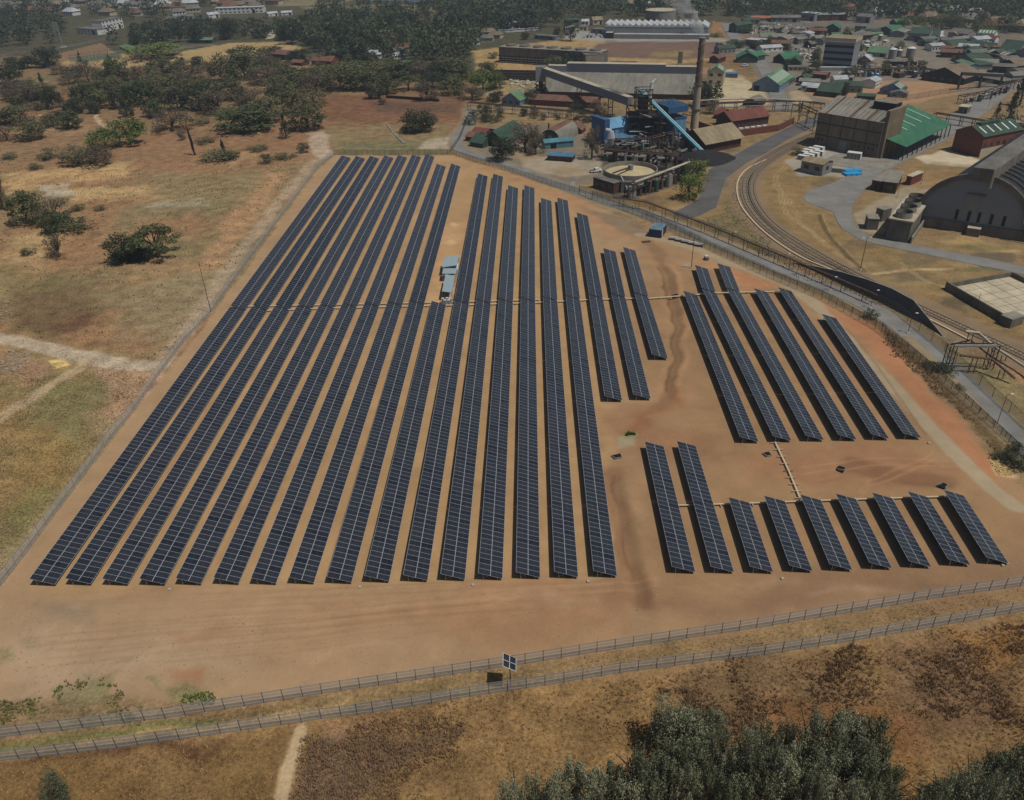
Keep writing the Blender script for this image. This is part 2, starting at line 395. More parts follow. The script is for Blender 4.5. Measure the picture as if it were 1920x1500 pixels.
# the far country beyond the works and the wood
area([(-600, -60), (2500, -60), (2500, 30), (1500, 38), (1100, 66), (860, 150), (560, 110), (300, 100), (-600, 120)], (72, 76, 58), 20, 10, 0.85, tex=0.3)
area([(560, 12), (760, 8), (880, 14), (800, 40), (640, 36)], (138, 126, 98), 8, 6, 0.8)
area([(440, -8), (680, -8), (640, 8), (520, 12)], (150, 138, 100), 10, 8, 0.7)
track([(625, 34), (700, 30), (790, 24)], 9, (176, 162, 132), 3)
area([(735, 30), (800, 28), (850, 40), (800, 52), (745, 44)], (160, 124, 92), 6, 4, 0.9)
area([(758, 44), (800, 36), (802, 50), (764, 56)], (196, 126, 84), 3, 2, 1)
# playing fields and their tracks
area([(96, 122), (205, 96), (300, 118), (345, 96), (430, 81), (520, 79), (582, 93), (550, 103), (430, 114), (330, 122), (200, 128)], (178, 152, 104), 3, 3, 1, 0.4, tex=0.08)
area([(104, 102), (190, 80), (206, 92), (200, 100), (112, 116)], (142, 114, 84), 3, 2, 1, 0.3)
track([(-60, 112), (30, 98), (110, 90), (190, 74)], 14, (98, 92, 86), 2)
track([(-60, 130), (20, 118), (100, 108)], 9, (160, 140, 104), 3)
area([(130, 112), (220, 98), (232, 108), (150, 118)], (84, 104, 84), 1.5, 1, 0.9, 0.2)
track([(300, 98), (345, 88), (400, 84)], 8, (126, 118, 108), 2)
area([(480, 104), (540, 104), (545, 112), (480, 112)], (96, 110, 70), 3, 2)
# scrub land left of the site
area([(30, 215), (200, 170), (330, 210), (420, 230), (560, 250), (590, 300), (420, 330), (240, 350), (60, 330), (0, 280)], (140, 104, 76), 14, 14, 0.55, breakup=0.5)
area([(590, 175), (880, 185), (870, 228), (720, 230), (610, 225)], (128, 90, 66), 8, 6, 0.85)
area([(700, 190), (860, 196), (850, 210), (700, 212)], (98, 80, 66), 5, 4, 0.7)
area([(615, 238), (840, 232), (845, 260), (830, 284), (640, 288), (618, 262)], (134, 116, 82), 4, 4, 0.85)
area([(640, 266), (835, 262), (835, 288), (640, 290)], (110, 106, 76), 5, 5, 0.8)
track([(700, 190), (700, 190)], 1, (120, 90, 60))
area([(575, 250), (610, 245), (628, 288), (600, 300), (580, 278)], (170, 150, 128), 3, 3, 0.95)
area([(800, 262), (850, 256), (838, 280), (790, 278)], (176, 162, 140), 3, 4, 0.7, breakup=0.6)
track([(180, 215), (190, 230), (205, 245)], 2.5, (190, 164, 132), 1, 2)
track([(60, 218), (95, 214), (140, 205)], 1.6, (190, 164, 132), 1, 2, 0.8)
area([(0, 330), (60, 320), (250, 300), (250, 330), (110, 345), (0, 368)], (176, 146, 100), 8, 8, 0.8, breakup=0.4)
area([(120, 355), (280, 350), (330, 370), (140, 380)], (176, 146, 100), 6, 6, 0.8, breakup=0.4)
area([(270, 320), (470, 330), (560, 340), (470, 400), (300, 385)], (124, 112, 78), 14, 10, 0.7)
area([(80, 345), (130, 342), (130, 368), (80, 370)], (180, 172, 152), 3, 4, 0.6, breakup=0.6)
area([(270, 380), (400, 370), (395, 386), (280, 392)], (156, 150, 128), 4, 4, 0.5, breakup=0.6)
area([(0, 500), (150, 520), (120, 640), (0, 628)], (112, 100, 66), 14, 10, 0.7)
area([(20, 560), (180, 530), (200, 600), (60, 625)], (104, 82, 60), 10, 8, 0.7)
area([(95, 605), (175, 590), (170, 612), (110, 622)], (92, 68, 50), 5, 4, 0.8)
area([(230, 560), (370, 500), (420, 470), (460, 470), (390, 580), (300, 650), (240, 640)], (132, 118, 88), 10, 6, 0.8)
track([(520, 330), (440, 420), (395, 500)], 9, (166, 128, 92), 7, 4, 0.7)
track([(590, 300), (520, 380), (440, 490), (330, 640), (230, 770), (120, 910), (20, 1050)], 5, (160, 140, 116), 3, 2, 0.75)
area([(0, 640), (180, 668), (300, 690), (300, 760), (230, 770), (205, 860), (120, 950), (0, 1080)], (132, 114, 76), 10, 6, 0.85)
area([(0, 660), (90, 680), (80, 720), (0, 700)], (150, 116, 92), 5, 5, 0.8)
area([(100, 700), (190, 720), (205, 790), (120, 860), (40, 830)], (116, 112, 74), 8, 8, 0.7, breakup=0.3)
area([(0, 780), (130, 790), (120, 880), (0, 960)], (142, 112, 66), 10, 8, 0.6)
area([(0, 960), (70, 900), (100, 930), (0, 1060)], (108, 108, 62), 6, 5, 0.6)
area([(170, 690), (300, 688), (300, 730), (232, 790), (196, 790)], (166, 132, 104), 6, 5, 0.8)
track([(-60, 628), (0, 636), (70, 648), (150, 668), (230, 684), (300, 684)], 5.5, (164, 148, 126), 1.6, 1.5, 0.95)
track([(160, 680), (100, 720), (50, 755), (-30, 800)], 3.5, (164, 142, 110), 2, 1.5, 0.9)
area([(92, 676), (120, 672), (130, 682), (105, 690)], (212, 184, 112), 1.5, 1.5, 1)
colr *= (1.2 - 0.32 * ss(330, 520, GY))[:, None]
# double fence strip
area([(-40, 1394), (300, 1350), (640, 1300), (985, 1250), (1418, 1184), (1980, 1090), (1980, 1130), (1600, 1200), (1162, 1262), (917, 1300), (640, 1340), (-40, 1432)], (134, 112, 76), 2, 1, 1, 1, tex=0.3)
track([(150, 1395), (400, 1362), (640, 1325)], 1.6, (178, 148, 98), 1.2, 1.5, 0.7)
track([(0, 1400), (200, 1376), (400, 1350)], 1.2, (116, 116, 66), 1.0, 1, 0.8)
# veld below the fences
area([(-100, 1434), (640, 1345), (1162, 1268), (1600, 1206), (2000, 1140), (2100, 1700), (-200, 1700)], (139, 110, 70), 3, 2, 1, 1, tex=0.35)
area([(-100, 1434), (300, 1396), (420, 1376), (380, 1410), (100, 1436)], (98, 70, 48), 2.5, 3, 0.95)
area([(560, 1400), (720, 1370), (860, 1342), (880, 1360), (780, 1420), (700, 1490), (640, 1560), (540, 1560)], (108, 88, 70), 3.5, 5, 0.95, tex=0.4)
area([(600, 1360), (760, 1340), (740, 1370), (620, 1395)], (150, 116, 84), 3, 3, 0.8)
area([(-50, 1440), (180, 1425), (260, 1470), (240, 1560), (-50, 1560)], (116, 90, 52), 4, 4, 0.7)
area([(380, 1400), (530, 1385), (520, 1560), (380, 1560)], (120, 94, 56), 3, 3, 0.7)
track([(556, 1372), (545, 1420), (530, 1480), (520, 1560)], 1.9, (184, 160, 124), 1.0, 1.2, 0.95, 0.3)
area([(1220, 1268), (1430, 1235), (1540, 1225), (1580, 1300), (1500, 1350), (1340, 1370), (1230, 1330)], (122, 98, 72), 7, 7, 0.7, tex=0.4)
area([(1620, 1220), (1760, 1195), (1900, 1160), (1960, 1200), (1920, 1380), (1700, 1360), (1640, 1290)], (116, 90, 68), 7, 7, 0.75, tex=0.4)
area([(1790, 1180), (1910, 1160), (1930, 1250), (1840, 1270)], (150, 108, 56), 4, 4, 0.7)
area([(1380, 1345), (1600, 1310), (1700, 1330), (1720, 1420), (1560, 1440)], (128, 86, 52), 4, 4, 0.7)
area([(1640, 1420), (1720, 1400), (1720, 1480), (1650, 1480)], (146, 108, 62), 3, 3, 0.8)
# ground under and around the works
area([(870, 195), (1200, 170), (1560, 120), (1920, 60), (2100, 40), (2100, 700), (1920, 690), (1800, 640), (1500, 500), (1240, 410), (1080, 362), (980, 330), (860, 290)], (136, 114, 80), 5, 3, 0.95, 0.6)  # soil colour darkened to paint in lens falloff on the right
area([(900, 300), (870, 270), (890, 240), (1010, 235), (1130, 262), (1140, 330), (1080, 352), (980, 322)], (122, 112, 98), 3, 2, 0.95, 0.2)
area([(975, 296), (1090, 292), (1130, 300), (1120, 325), (1060, 332), (985, 322)], (160, 146, 126), 2, 2, 0.9, 0.2)
area([(1130, 255), (1330, 250), (1345, 300), (1300, 335), (1230, 372), (1150, 372), (1130, 320)], (88, 80, 70), 3, 2, 0.95, 0.2)
area([(1170, 378), (1310, 335), (1330, 352), (1300, 380), (1250, 396)], (140, 112, 72), 2, 1.5, 0.95)
area([(1350, 395), (1395, 330), (1420, 300), (1500, 290), (1600, 330), (1510, 352), (1520, 385), (1570, 410), (1600, 450), (1740, 486), (1920, 515), (1920, 640), (1800, 600), (1600, 500), (1470, 430), (1400, 420), (1290, 410)], (138, 114, 74), 3, 3, 0.9)  # same falloff darkening put into this field's colour
area([(1355, 400), (1375, 340), (1392, 330), (1400, 400), (1440, 440), (1460, 490), (1400, 460), (1300, 415)], (116, 104, 74), 3, 3, 0.9)
area([(1780, 600), (1860, 640), (1920, 680), (1920, 700), (1830, 680), (1750, 620)], (128, 104, 80), 4, 3, 0.8)
area([(1770, 640), (1920, 720), (1980, 800), (1900, 790), (1800, 700), (1760, 660)], (130, 118, 82), 3, 2, 0.9)
area([(1590, 480), (1700, 490), (1790, 505), (1850, 520), (1780, 545), (1680, 540)], (140, 120, 82), 3, 3, 0.6)
track([(1635, 515), (1700, 506), (1785, 504)], 1.6, (184, 160, 118), 0.8, 0.6, 0.8)
track([(1700, 500), (1690, 492), (1730, 484)], 1.0, (176, 152, 110), 0.8, 0.6, 0.6)
area([(1780, 505), (1850, 500), (1880, 508), (1830, 510)], (96, 104, 62), 1.5, 2, 0.8)
area([(1760, 455), (1830, 462), (1900, 480), (1920, 470), (1800, 440)], (168, 140, 92), 3, 3, 0.8)
area([(1600, 400), (1680, 360), (1720, 330), (1750, 345), (1700, 390), (1660, 440), (1612, 435)], (152, 140, 118), 2, 2, 0.9, 0.2)
area([(1660, 340), (1740, 298), (1820, 315), (1780, 345), (1720, 355)], (146, 116, 76), 3, 3, 0.8)
area([(1720, 296), (1770, 280), (1840, 300), (1826, 314), (1740, 308)], (190, 176, 150), 2, 2, 0.95, 0.1)
area([(1470, 300), (1560, 275), (1680, 300), (1660, 318), (1600, 335), (1560, 330), (1500, 330)], (156, 150, 138), 2, 1.5, 0.9, 0.1)
# rail corridor and embankment
area([(1440, 485), (1565, 498), (1700, 555), (1640, 520), (1500, 460), (1430, 420), (1395, 400)], (120, 108, 88), 2, 2, 0.8)
area([(1730, 600), (1770, 640), (1860, 660), (1780, 610), (1700, 570)], (132, 120, 98), 2, 2, 0.8)
# bare fields at the works
area([(885, 95), (1100, 68), (1330, 66), (1360, 80), (1350, 112), (1240, 122), (1140, 112), (1080, 135), (900, 145)], (164, 136, 92), 4, 3, 0.95)
area([(1120, 82), (1180, 74), (1340, 72), (1360, 84), (1354, 108), (1260, 112), (1140, 108), (1110, 96)], (112, 90, 80), 4, 3, 0.95, 0.3)
area([(1220, 98), (1300, 94), (1290, 106), (1220, 106)], (140, 122, 78), 4, 3, 0.8)
area([(1060, 48), (1130, 66), (1340, 72), (1420, 74), (1360, 78), (1120, 78), (1060, 72)], (150, 148, 142), 2, 1, 0.9, 0.1)
area([(1335, 40), (1370, 44), (1372, 66), (1336, 64)], (150, 112, 70), 2, 1, 1)
area([(1360, 75), (1440, 70), (1560, 60), (1700, 60), (1900, 120), (1880, 170), (1700, 185), (1500, 195), (1470, 190), (1440, 140)], (124, 117, 106), 3, 2, 0.9, 0.1)
area([(1500, 175), (1640, 150), (1760, 152), (1830, 160), (1790, 178), (1700, 196), (1590, 195)], (164, 128, 94), 2, 2, 0.9)
area([(1330, 135), (1370, 130), (1440, 175), (1470, 195), (1360, 200), (1335, 195)], (184, 170, 138), 2, 2, 0.9)
area([(1470, 176), (1500, 168), (1520, 188), (1490, 196)], (170, 150, 118), 2, 2, 0.9)
area([(1060, 120), (1120, 122), (1240, 118), (1230, 145), (1080, 150)], (164, 138, 84), 2, 2, 0.9)
area([(890, 145), (1010, 142), (1010, 172), (900, 180)], (156, 138, 96), 3, 2, 0.8)
area([(1400, 30), (1720, 25), (1920, 60), (1920, 130), (1700, 80), (1500, 60), (1380, 70)], (108, 104, 96), 8, 6, 0.85, 0.2)
rg = random.Random(8)                      # worn patches, wheel tracks and spills over the works ground
for k_ in range(110):
    x0 = rg.uniform(900, 1900); y0 = rg.uniform(70, 640)
    if y0 > 260 + (x0 - 900) * .42 or y0 < 60: continue
    w_ = 8 + y0 * .07; pts_ = [(x0 + w_ * rg.uniform(.5, 1.6) * math.cos(t), y0 + w_ * .32 * rg.uniform(.5, 1.4) * math.sin(t)) for t in (0, .9, 1.8, 2.7, 3.6, 4.5, 5.4)]
    area(pts_, rg.choice([(112, 100, 80), (96, 88, 76), (156, 134, 98), (124, 98, 70), (84, 78, 70), (104, 104, 66)]), 2, 4, rg.uniform(.35, .7), breakup=rg.choice([0, .6]))
for px_ in ([(1445, 345), (1475, 375), (1500, 420), (1560, 470), (1600, 500)], [(1535, 400), (1552, 440), (1600, 490), (1625, 512)], [(1480, 300), (1450, 330), (1470, 400), (1540, 450)], [(1690, 500), (1740, 530), (1800, 545)], [(1600, 150), (1700, 165), (1800, 165)]):
    track(px_, .6, (170, 146, 104), .6, .6, .6); track([(a + 7, b_ + 1) for a, b_ in px_], .6, (170, 146, 104), .6, .6, .6)
track([(1536, 402), (1550, 436), (1590, 482), (1620, 508)], 1.6, (78, 68, 50), 1, .6, .8)
# the graded solar site
area(SITE, (166, 136, 102), 1.2, 1.2, 1, 0.0, 0.0, tex=0.06)
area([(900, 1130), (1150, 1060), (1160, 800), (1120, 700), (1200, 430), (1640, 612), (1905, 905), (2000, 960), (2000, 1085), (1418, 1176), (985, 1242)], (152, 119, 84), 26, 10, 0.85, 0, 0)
area([(650, 296), (860, 296), (1070, 370), (1110, 420), (1160, 1080), (60, 1098)], (174, 139, 94), 8, 4, 0.6, 0, 0)
area([(600, 1140), (1200, 1100), (1240, 1160), (900, 1200), (620, 1190)], (162, 120, 86), 14, 10, 0.7, 0, 0)
area([(1530, 565), (1640, 618), (1700, 686), (1780, 780), (1850, 850), (1890, 895), (1850, 900), (1740, 790), (1640, 670)], (172, 118, 82), 4, 3, 0.9, 0, 0)
area([(1120, 770), (1230, 760), (1240, 800), (1350, 826), (1330, 850), (1180, 850), (1130, 830)], (146, 108, 78), 7, 5, 0.8, 0, 0)
area([(1160, 820), (1240, 770), (1262, 700), (1280, 700), (1270, 770), (1200, 815)], (140, 92, 62), 5, 4, 0.8, 0, 0)
area([(1310, 490), (1440, 520), (1460, 540), (1400, 545), (1330, 500)], (176, 122, 84), 5, 3, 0.8, 0, 0)
area([(1400, 850), (1700, 835), (1800, 870), (1760, 905), (1540, 915), (1420, 890)], (150, 106, 76), 8, 6, 0.6, 0, 0)
track([(1590, 878), (1640, 884), (1700, 893), (1765, 902)], 5, (122, 88, 64), 2.5, 2.5, 0.75)
track([(1150, 880), (1165, 960), (1180, 1040), (1200, 1140)], 3.0, (128, 94, 66), 1.8, 3.2, 0.6); track([(1152, 890), (1164, 960), (1180, 1050), (1196, 1130)], .7, (94, 68, 48), .6, 1.5, .6); area([(1120, 830), (1160, 850), (1200, 1000), (1215, 1150), (1180, 1150), (1150, 1000)], (144, 108, 78), 5, 6, 0.6, 0, 0)
track([(1220, 452), (1240, 490), (1258, 540), (1268, 590), (1272, 660), (1262, 720), (1240, 765)], 3.2, (128, 98, 70), 1.6, 3.2, 0.6); track([(1232, 500), (1250, 545), (1260, 600), (1262, 660), (1250, 730)], .8, (98, 72, 52), .7, 1.6, .6); track([(1262, 500), (1278, 560), (1286, 660), (1276, 720)], 1.6, (184, 142, 102), 1.2, 2, .5)
area([(1080, 1090), (1180, 1080), (1190, 1150), (1120, 1160)], (140, 106, 78), 6, 4, 0.7)
area([(1200, 1150), (1420, 1075), (1900, 1062), (2000, 1050), (2000, 1085), (1766, 1118), (1418, 1176)], (134, 104, 78), 10, 6, 0.75, 0, 0)  # darker dirt, with corner lens falloff painted into its colour
area([(70, 1130), (170, 1125), (160, 1165), (80, 1160)], (140, 124, 104), 5, 4, 0.7)
area([(320, 1262), (390, 1256), (380, 1284), (330, 1284)], (162, 112, 74), 2, 1.5, 0.8)
area([(0, 1180), (300, 1190), (480, 1240), (300, 1290), (0, 1320)], (176, 150, 122), 12, 6, 0.6)
area([(480, 1130), (860, 1110), (900, 1130), (520, 1160)], (172, 136, 100), 8, 5, 0.6)
area([(880, 310), (1060, 345), (1130, 400), (1190, 440), (1150, 450), (1060, 380), (950, 335)], (170, 128, 90), 5, 3, 0.7)
area([(1100, 390), (1190, 412), (1240, 445), (1190, 442), (1130, 420)], (128, 112, 90), 4, 3, 0.8)
area([(826, 420), (868, 420), (850, 570), (800, 570)], (190, 150, 106), 5, 4, 0.7)
for px_, py_, s_ in ((846, 455, 3), (835, 540, 3), (850, 420, 2)):
    area([(px_ - 4 * s_, py_), (px_, py_ - 2 * s_), (px_ + 4 * s_, py_), (px_, py_ + 2 * s_)], (214, 178, 128), 2, 2, 0.7)
rt = random.Random(5)
for k_ in range(16):                       # tyre lines of the graders along the front of the site
    y0 = 1112 + k_ * 8 + rt.uniform(-4, 4); x0 = rt.uniform(20, 500); x1 = x0 + rt.uniform(350, 900); sl_ = -0.05 - 0.06 * (k_ / 16)
    c_ = rt.choice([(148, 116, 84), (178, 146, 112), (140, 104, 74)]); pts_ = [(x0 + (x1 - x0) * t, y0 + (x1 - x0) * t * sl_ + rt.uniform(-4, 4)) for t in (0, .25, .5, .75, 1)]
    track(pts_, 0.45, c_, .5, .35, .22, 0, 0); track([(a, b_ + 15) for a, b_ in pts_], 0.45, c_, .5, .35, .22, 0, 0)
for k_ in range(10):
    a_ = rt.uniform(0, 6.28); x0, y0 = rt.choice([(1450, 880), (1200, 700), (1650, 870), (1050, 1120), (960, 340), (1380, 530)]); x0 += rt.uniform(-60, 60); y0 += rt.uniform(-20, 20)
    pts_ = [(x0 + t * 130 * math.cos(a_) + 18 * math.sin(t * 3), y0 + t * 45 * math.sin(a_) + 8 * t * t) for t in (-1, -.5, 0, .5, 1)]
    c_ = rt.choice([(134, 96, 66), (176, 136, 98)]); track(pts_, 0.5, c_, .6, .4, .35, 0, 0); track([(a, b_ + 12) for a, b_ in pts_], 0.5, c_, .6, .4, .35, 0, 0)
for k_ in range(14):                       # wash lines and darker damp patches
    x0, y0 = rt.uniform(60, 1850), rt.uniform(1100, 1230); y0 -= max(0, x0 - 900) * .11
    area([(x0 - rt.uniform(40, 110), y0), (x0, y0 - rt.uniform(4, 10)), (x0 + rt.uniform(40, 120), y0 - 4), (x0 + 10, y0 + rt.uniform(4, 10))], rt.choice([(150, 116, 84), (180, 150, 116), (146, 108, 76)]), 3, 4, .45, 0, 0, tex=.3)
for k_ in range(9):                        # reddish compacted lanes between the tables
    a_ = random.random(); xx_ = 200 + k_ * 105
    track([(xx_, 1060), (988 + (xx_ - 988) * 0.62, 600)], 0.9, (160, 112, 76), 1.0, 0.6, 0.35)
track([(1200, 440), (1260, 452), (1330, 476), (1420, 512), (1480, 536), (1530, 572)], 4.2, (160, 143, 116), 0.8, 0.6, 0.95, 0, 0)
track([(1530, 572), (1600, 650), (1680, 730), (1740, 800), (1800, 860), (1860, 920), (1900, 950)], 3.6, (162, 146, 118), 0.8, 0.8, 0.95, 0, 0)
track([(1478, 556), (1590, 620), (1640, 680), (1735, 815)], 0.5, (120, 90, 64), 0.4, 0.3, 0.6)
area([(1850, 858), (1890, 868), (1905, 896), (1870, 892)], (206, 176, 134), 1.5, 2, 0.9, breakup=0.5)
area([(1150, 822), (1190, 815), (1186, 838), (1150, 842)], (156, 146, 118), 1.5, 1.5, 0.8)
area([(1640, 600), (1700, 640), (1780, 720), (1900, 860), (1925, 880), (1880, 860), (1760, 740), (1680, 660)], (112, 92, 64), 2.5, 1.5, 0.85, 1)
for p_ in ([(0, 1215), (26, 1212), (28, 1235), (0, 1243)], [(50, 1202), (75, 1204), (80, 1216), (58, 1220)], [(170, 1258), (188, 1252), (186, 1272)],
           [(220, 1236), (252, 1230), (240, 1244)], [(110, 1290), (180, 1270), (230, 1262), (210, 1310), (130, 1325)],
           [(285, 1282), (305, 1280), (300, 1300)], [(315, 1300), (350, 1290), (410, 1296), (400, 1318), (320, 1322)], [(430, 1296), (450, 1292), (440, 1300)],
           [(1160, 815), (1190, 810), (1188, 826), (1165, 826)]):
    area(p_, (112, 118, 74), 1.6, 2.2, 0.6, 0.8, breakup=0.7)
area([(-20, 1320), (60, 1300), (150, 1305), (260, 1318), (280, 1330), (0, 1372)], (134, 112, 80), 3, 3, 0.9, 1)
ROAD1 = [(884, 205), (880, 228), (862, 252), (856, 272), (880, 288), (940, 306), (1030, 340), (1130, 376), (1240, 412), (1350, 458), (1480, 512), (1600, 560), (1680, 606), (1780, 690), (1860, 772), (1940, 850), (2060, 960)]
ROAD2 = [(1286, 412), (1262, 400), (1310, 374), (1322, 345), (1330, 318), (1362, 300), (1405, 275), (1440, 258), (1500, 228), (1545, 212), (1560, 222), (1475, 262), (1440, 285), (1400, 305), (1362, 333), (1352, 360), (1343, 388), (1312, 404)]
ROAD3 = [(1505, 370), (1515, 380), (1562, 397), (1570, 415), (1580, 430), (1615, 450), (1665, 463), (1740, 478), (1840, 499), (1960, 522), (1960, 510), (1855, 486), (1760, 468), (1702, 456.5), (1635, 446), (1605, 427), (1597, 405), (1597, 385), (1615, 362), (1630, 350), (1655, 322), (1690, 305), (1740, 280), (1782, 257), (1840, 217), (1890, 177), (1915, 155), (1900, 145), (1850, 172), (1800, 205), (1750, 235), (1700, 262), (1640, 302), (1600, 325), (1560, 344), (1520, 356)]
track(ROAD1, 10, (140, 124, 96), 2.5, 0.5, 0.9, 0, -0.05); area(ROAD2, (120, 114, 104), 3, 0.5, 1, 0, -0.05); area(ROAD3, (120, 114, 104), 2.5, 0.5, 1, 0, -0.05)
RD = [([(1905, 160), (1850, 118), (1800, 90), (1750, 66), (1700, 50)], 9), ([(1470, 205), (1455, 170), (1440, 140), (1420, 110), (1395, 90), (1375, 66), (1362, 44)], 9), ([(1375, 100), (1460, 92), (1560, 84), (1640, 76)], 8)]
for p_, w_ in RD: track(p_, w_ + 5, (120, 112, 100), 3, 0.5, 0.9, 0, -0.05)
for p_ in ([(1560, 236), (1500, 262), (1452, 285), (1415, 312), (1398, 338), (1397, 366), (1410, 395), (1440, 428), (1500, 470), (1600, 522), (1700, 566), (1800, 612), (1920, 668), (2040, 730)],): track(p_, 13, (134, 114, 90), 3, 0.5, 0.9, 0, -0.02)
# low relief: the spoil banks and the storm ditches
hump([(1150, 900), (1168, 980), (1186, 1060), (1200, 1130)], 6, -0.6); hump([(1172, 900), (1190, 980), (1208, 1060), (1222, 1120)], 5, 0.35)
hump([(1240, 500), (1256, 545), (1264, 590), (1266, 660), (1250, 740)], 6, -0.6)
hump([(1590, 882), (1700, 896), (1770, 904)], 8, -0.6)
hump([(1700, 640), (1780, 720), (1880, 835)], 7, 0.9)
# hills that close the view beyond the last houses
rr = np.hypot(GX, GY); zz += ss(1500, 6000, rr) * (30 + 30 * n1)
zz += (fbm(GX, GY, 2.2, 3, 77) - 0.5) * 0.28 * rough
V = np.stack([GX, GY, zz], 1)
lum = colr @ np.array([.25, .6, .15]); colr = colr * 0.94 + lum[:, None] * 0.06 * np.array([1.02, 1.0, 0.94])
me = bpy.data.meshes.new('ground')
nr, nc = len(ys), len(uu)
idx = np.arange(nr * nc).reshape(nr, nc)
Q = np.stack([idx[:-1, :-1], idx[:-1, 1:], idx[1:, 1:], idx[1:, :-1]], -1).reshape(-1, 4)
me.vertices.add(N); me.vertices.foreach_set('co', V.ravel())
me.loops.add(Q.size); me.loops.foreach_set('vertex_index', Q.ravel().astype(np.int32))
me.polygons.add(len(Q)); me.polygons.foreach_set('loop_start', np.arange(0, Q.size, 4, dtype=np.int32))
me.update(calc_edges=True)
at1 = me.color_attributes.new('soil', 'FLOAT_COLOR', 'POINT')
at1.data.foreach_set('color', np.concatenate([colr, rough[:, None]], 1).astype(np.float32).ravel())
me.polygons.foreach_set('use_smooth', np.ones(len(Q), bool))
gm = bpy.data.materials.new('ground_soil'); gm.use_nodes = True; n = gm.node_tree.nodes; L = gm.node_tree.links; b = n['Principled BSDF']
b.inputs['Roughness'].default_value = 0.95; b.inputs['Specular IOR Level'].default_value = 0.1
va = n.new('ShaderNodeVertexColor'); va.layer_name = 'soil'; tc = n.new('ShaderNodeTexCoord')
def noise_node(scale, det, rgh=0.6):
    q = n.new('ShaderNodeTexNoise'); q.inputs['Scale'].default_value = scale; q.inputs['Detail'].default_value = det; q.inputs['Roughness'].default_value = rgh
    L.new(tc.outputs['Object'], q.inputs[0]); return q
def mth(op, a, b_):
    q = n.new('ShaderNodeMath'); q.operation = op
    for i, x in ((0, a), (1, b_)):
        if isinstance(x, (int, float)): q.inputs[i].default_value = x
        else: L.new(x, q.inputs[i])
    return q.outputs[0]
fine = noise_node(1.6, 8, 0.75); mid = noise_node(0.22, 7, 0.62); big = noise_node(0.035, 5)
f1 = mth('SUBTRACT', fine.outputs['Fac'], 0.5); f2 = mth('SUBTRACT', mid.outputs['Fac'], 0.5); f3 = mth('SUBTRACT', big.outputs['Fac'], 0.5)
amp = mth('MULTIPLY_ADD', va.outputs['Alpha'], 1.0); amp.node.inputs[2].default_value = 0.0
g1 = mth('MULTIPLY', f1, mth('ADD', mth('MULTIPLY', va.outputs['Alpha'], 2.6), 0.45))
g2 = mth('MULTIPLY', f2, mth('ADD', mth('MULTIPLY', va.outputs['Alpha'], 1.3), 0.42))
tot = mth('ADD', mth('ADD', g1, g2), mth('ADD', mth('MULTIPLY', f3, 0.5), 1.0))
tot = mth('MAXIMUM', tot, 0.25)
mul = n.new('ShaderNodeVectorMath'); mul.operation = 'SCALE'; L.new(va.outputs['Color'], mul.inputs[0]); L.new(tot, mul.inputs['Scale'])
# pale stones strewn over the soil
vo = n.new('ShaderNodeTexVoronoi'); vo.inputs['Scale'].default_value = 0.9; L.new(tc.outputs['Object'], vo.inputs[0])
st = mth('LESS_THAN', vo.outputs['Distance'], 0.10); pick = noise_node(0.12, 3); st2 = mth('GREATER_THAN', pick.outputs['Fac'], 0.56)
sm = mth('MULTIPLY', mth('MULTIPLY', st, st2), 0.35)
mx = n.new('ShaderNodeMix'); mx.data_type = 'RGBA'; L.new(sm, mx.inputs[0]); L.new(mul.outputs[0], mx.inputs[6]); mx.inputs[7].default_value = (*lin((196, 178, 152)), 1)
L.new(mx.outputs[2], b.inputs['Base Color'])
bp = n.new('ShaderNodeBump'); bp.inputs['Distance'].default_value = 0.25; L.new(mth('MULTIPLY', fine.outputs['Fac'], mth('ADD', va.outputs['Alpha'], 0.12)), bp.inputs['Height']); bp.inputs['Strength'].default_value = 0.8
L.new(bp.outputs[0], b.inputs['Normal'])
me.materials.append(gm)
ground = bpy.data.objects.new('ground', me); COL.objects.link(ground); tag(ground, kind='structure')

# flat paved sheets laid over the soil
def sheet(name, px, m, z=0.06, world=None, kind='structure', **kw):
    P = [(p.x, p.y) for p in (at(*q) for q in px)] if world is None else world
    mb = MB(); mb.prism(P, z - 0.25, z, m); o = mb.build(name); return tag(o, kind=kind, **kw)
def ribbon(pts, w, n_sub=6):
    """smooth centre line through world points -> list of (left, right)"""
    P = [Vector((p.x, p.y, 0)) for p in pts]; out = []
    E = [P[0] * 2 - P[1]] + P + [P[-1] * 2 - P[-2]]
    for i in range(1, len(E) - 2):
        for j in range(n_sub):
            t = j / n_sub; a, b_, c, d = E[i - 1:i + 3]
            out.append(0.5 * ((2 * b_) + (c - a) * t + (2 * a - 5 * b_ + 4 * c - d) * t * t + (3 * b_ - a - 3 * c + d) * t ** 3))
    out.append(P[-1]); res = []
    for i, p in enumerate(out):
        d = (out[min(i + 1, len(out) - 1)] - out[max(i - 1, 0)]).normalized(); nrm = Vector((-d.y, d.x, 0))
        res.append((p + nrm * (w / 2), p - nrm * (w / 2), p, nrm))
    return res
def road(name, px, w, m, z=0.06):
    mb = MB(); r = ribbon([at(*q) for q in px], w)
    for i in range(len(r) - 1):
        a, b_, c, d = r[i][0], r[i][1], r[i + 1][1], r[i + 1][0]
        mb.poly([(a.x, a.y, z), (b_.x, b_.y, z), (c.x, c.y, z), (d.x, d.y, z)][::1], m)
    return tag(mb.build(name), kind='structure')
road('road', ROAD1, 6.2, 'asphalt')
sheet('road', ROAD2, 'asphalt_dark', 0.09)
sheet('road', ROAD3, 'asphalt', 0.08)
road('road', [(1905, 160), (1850, 118), (1800, 90), (1750, 66), (1700, 50)], 9, 'asphalt', 0.09)
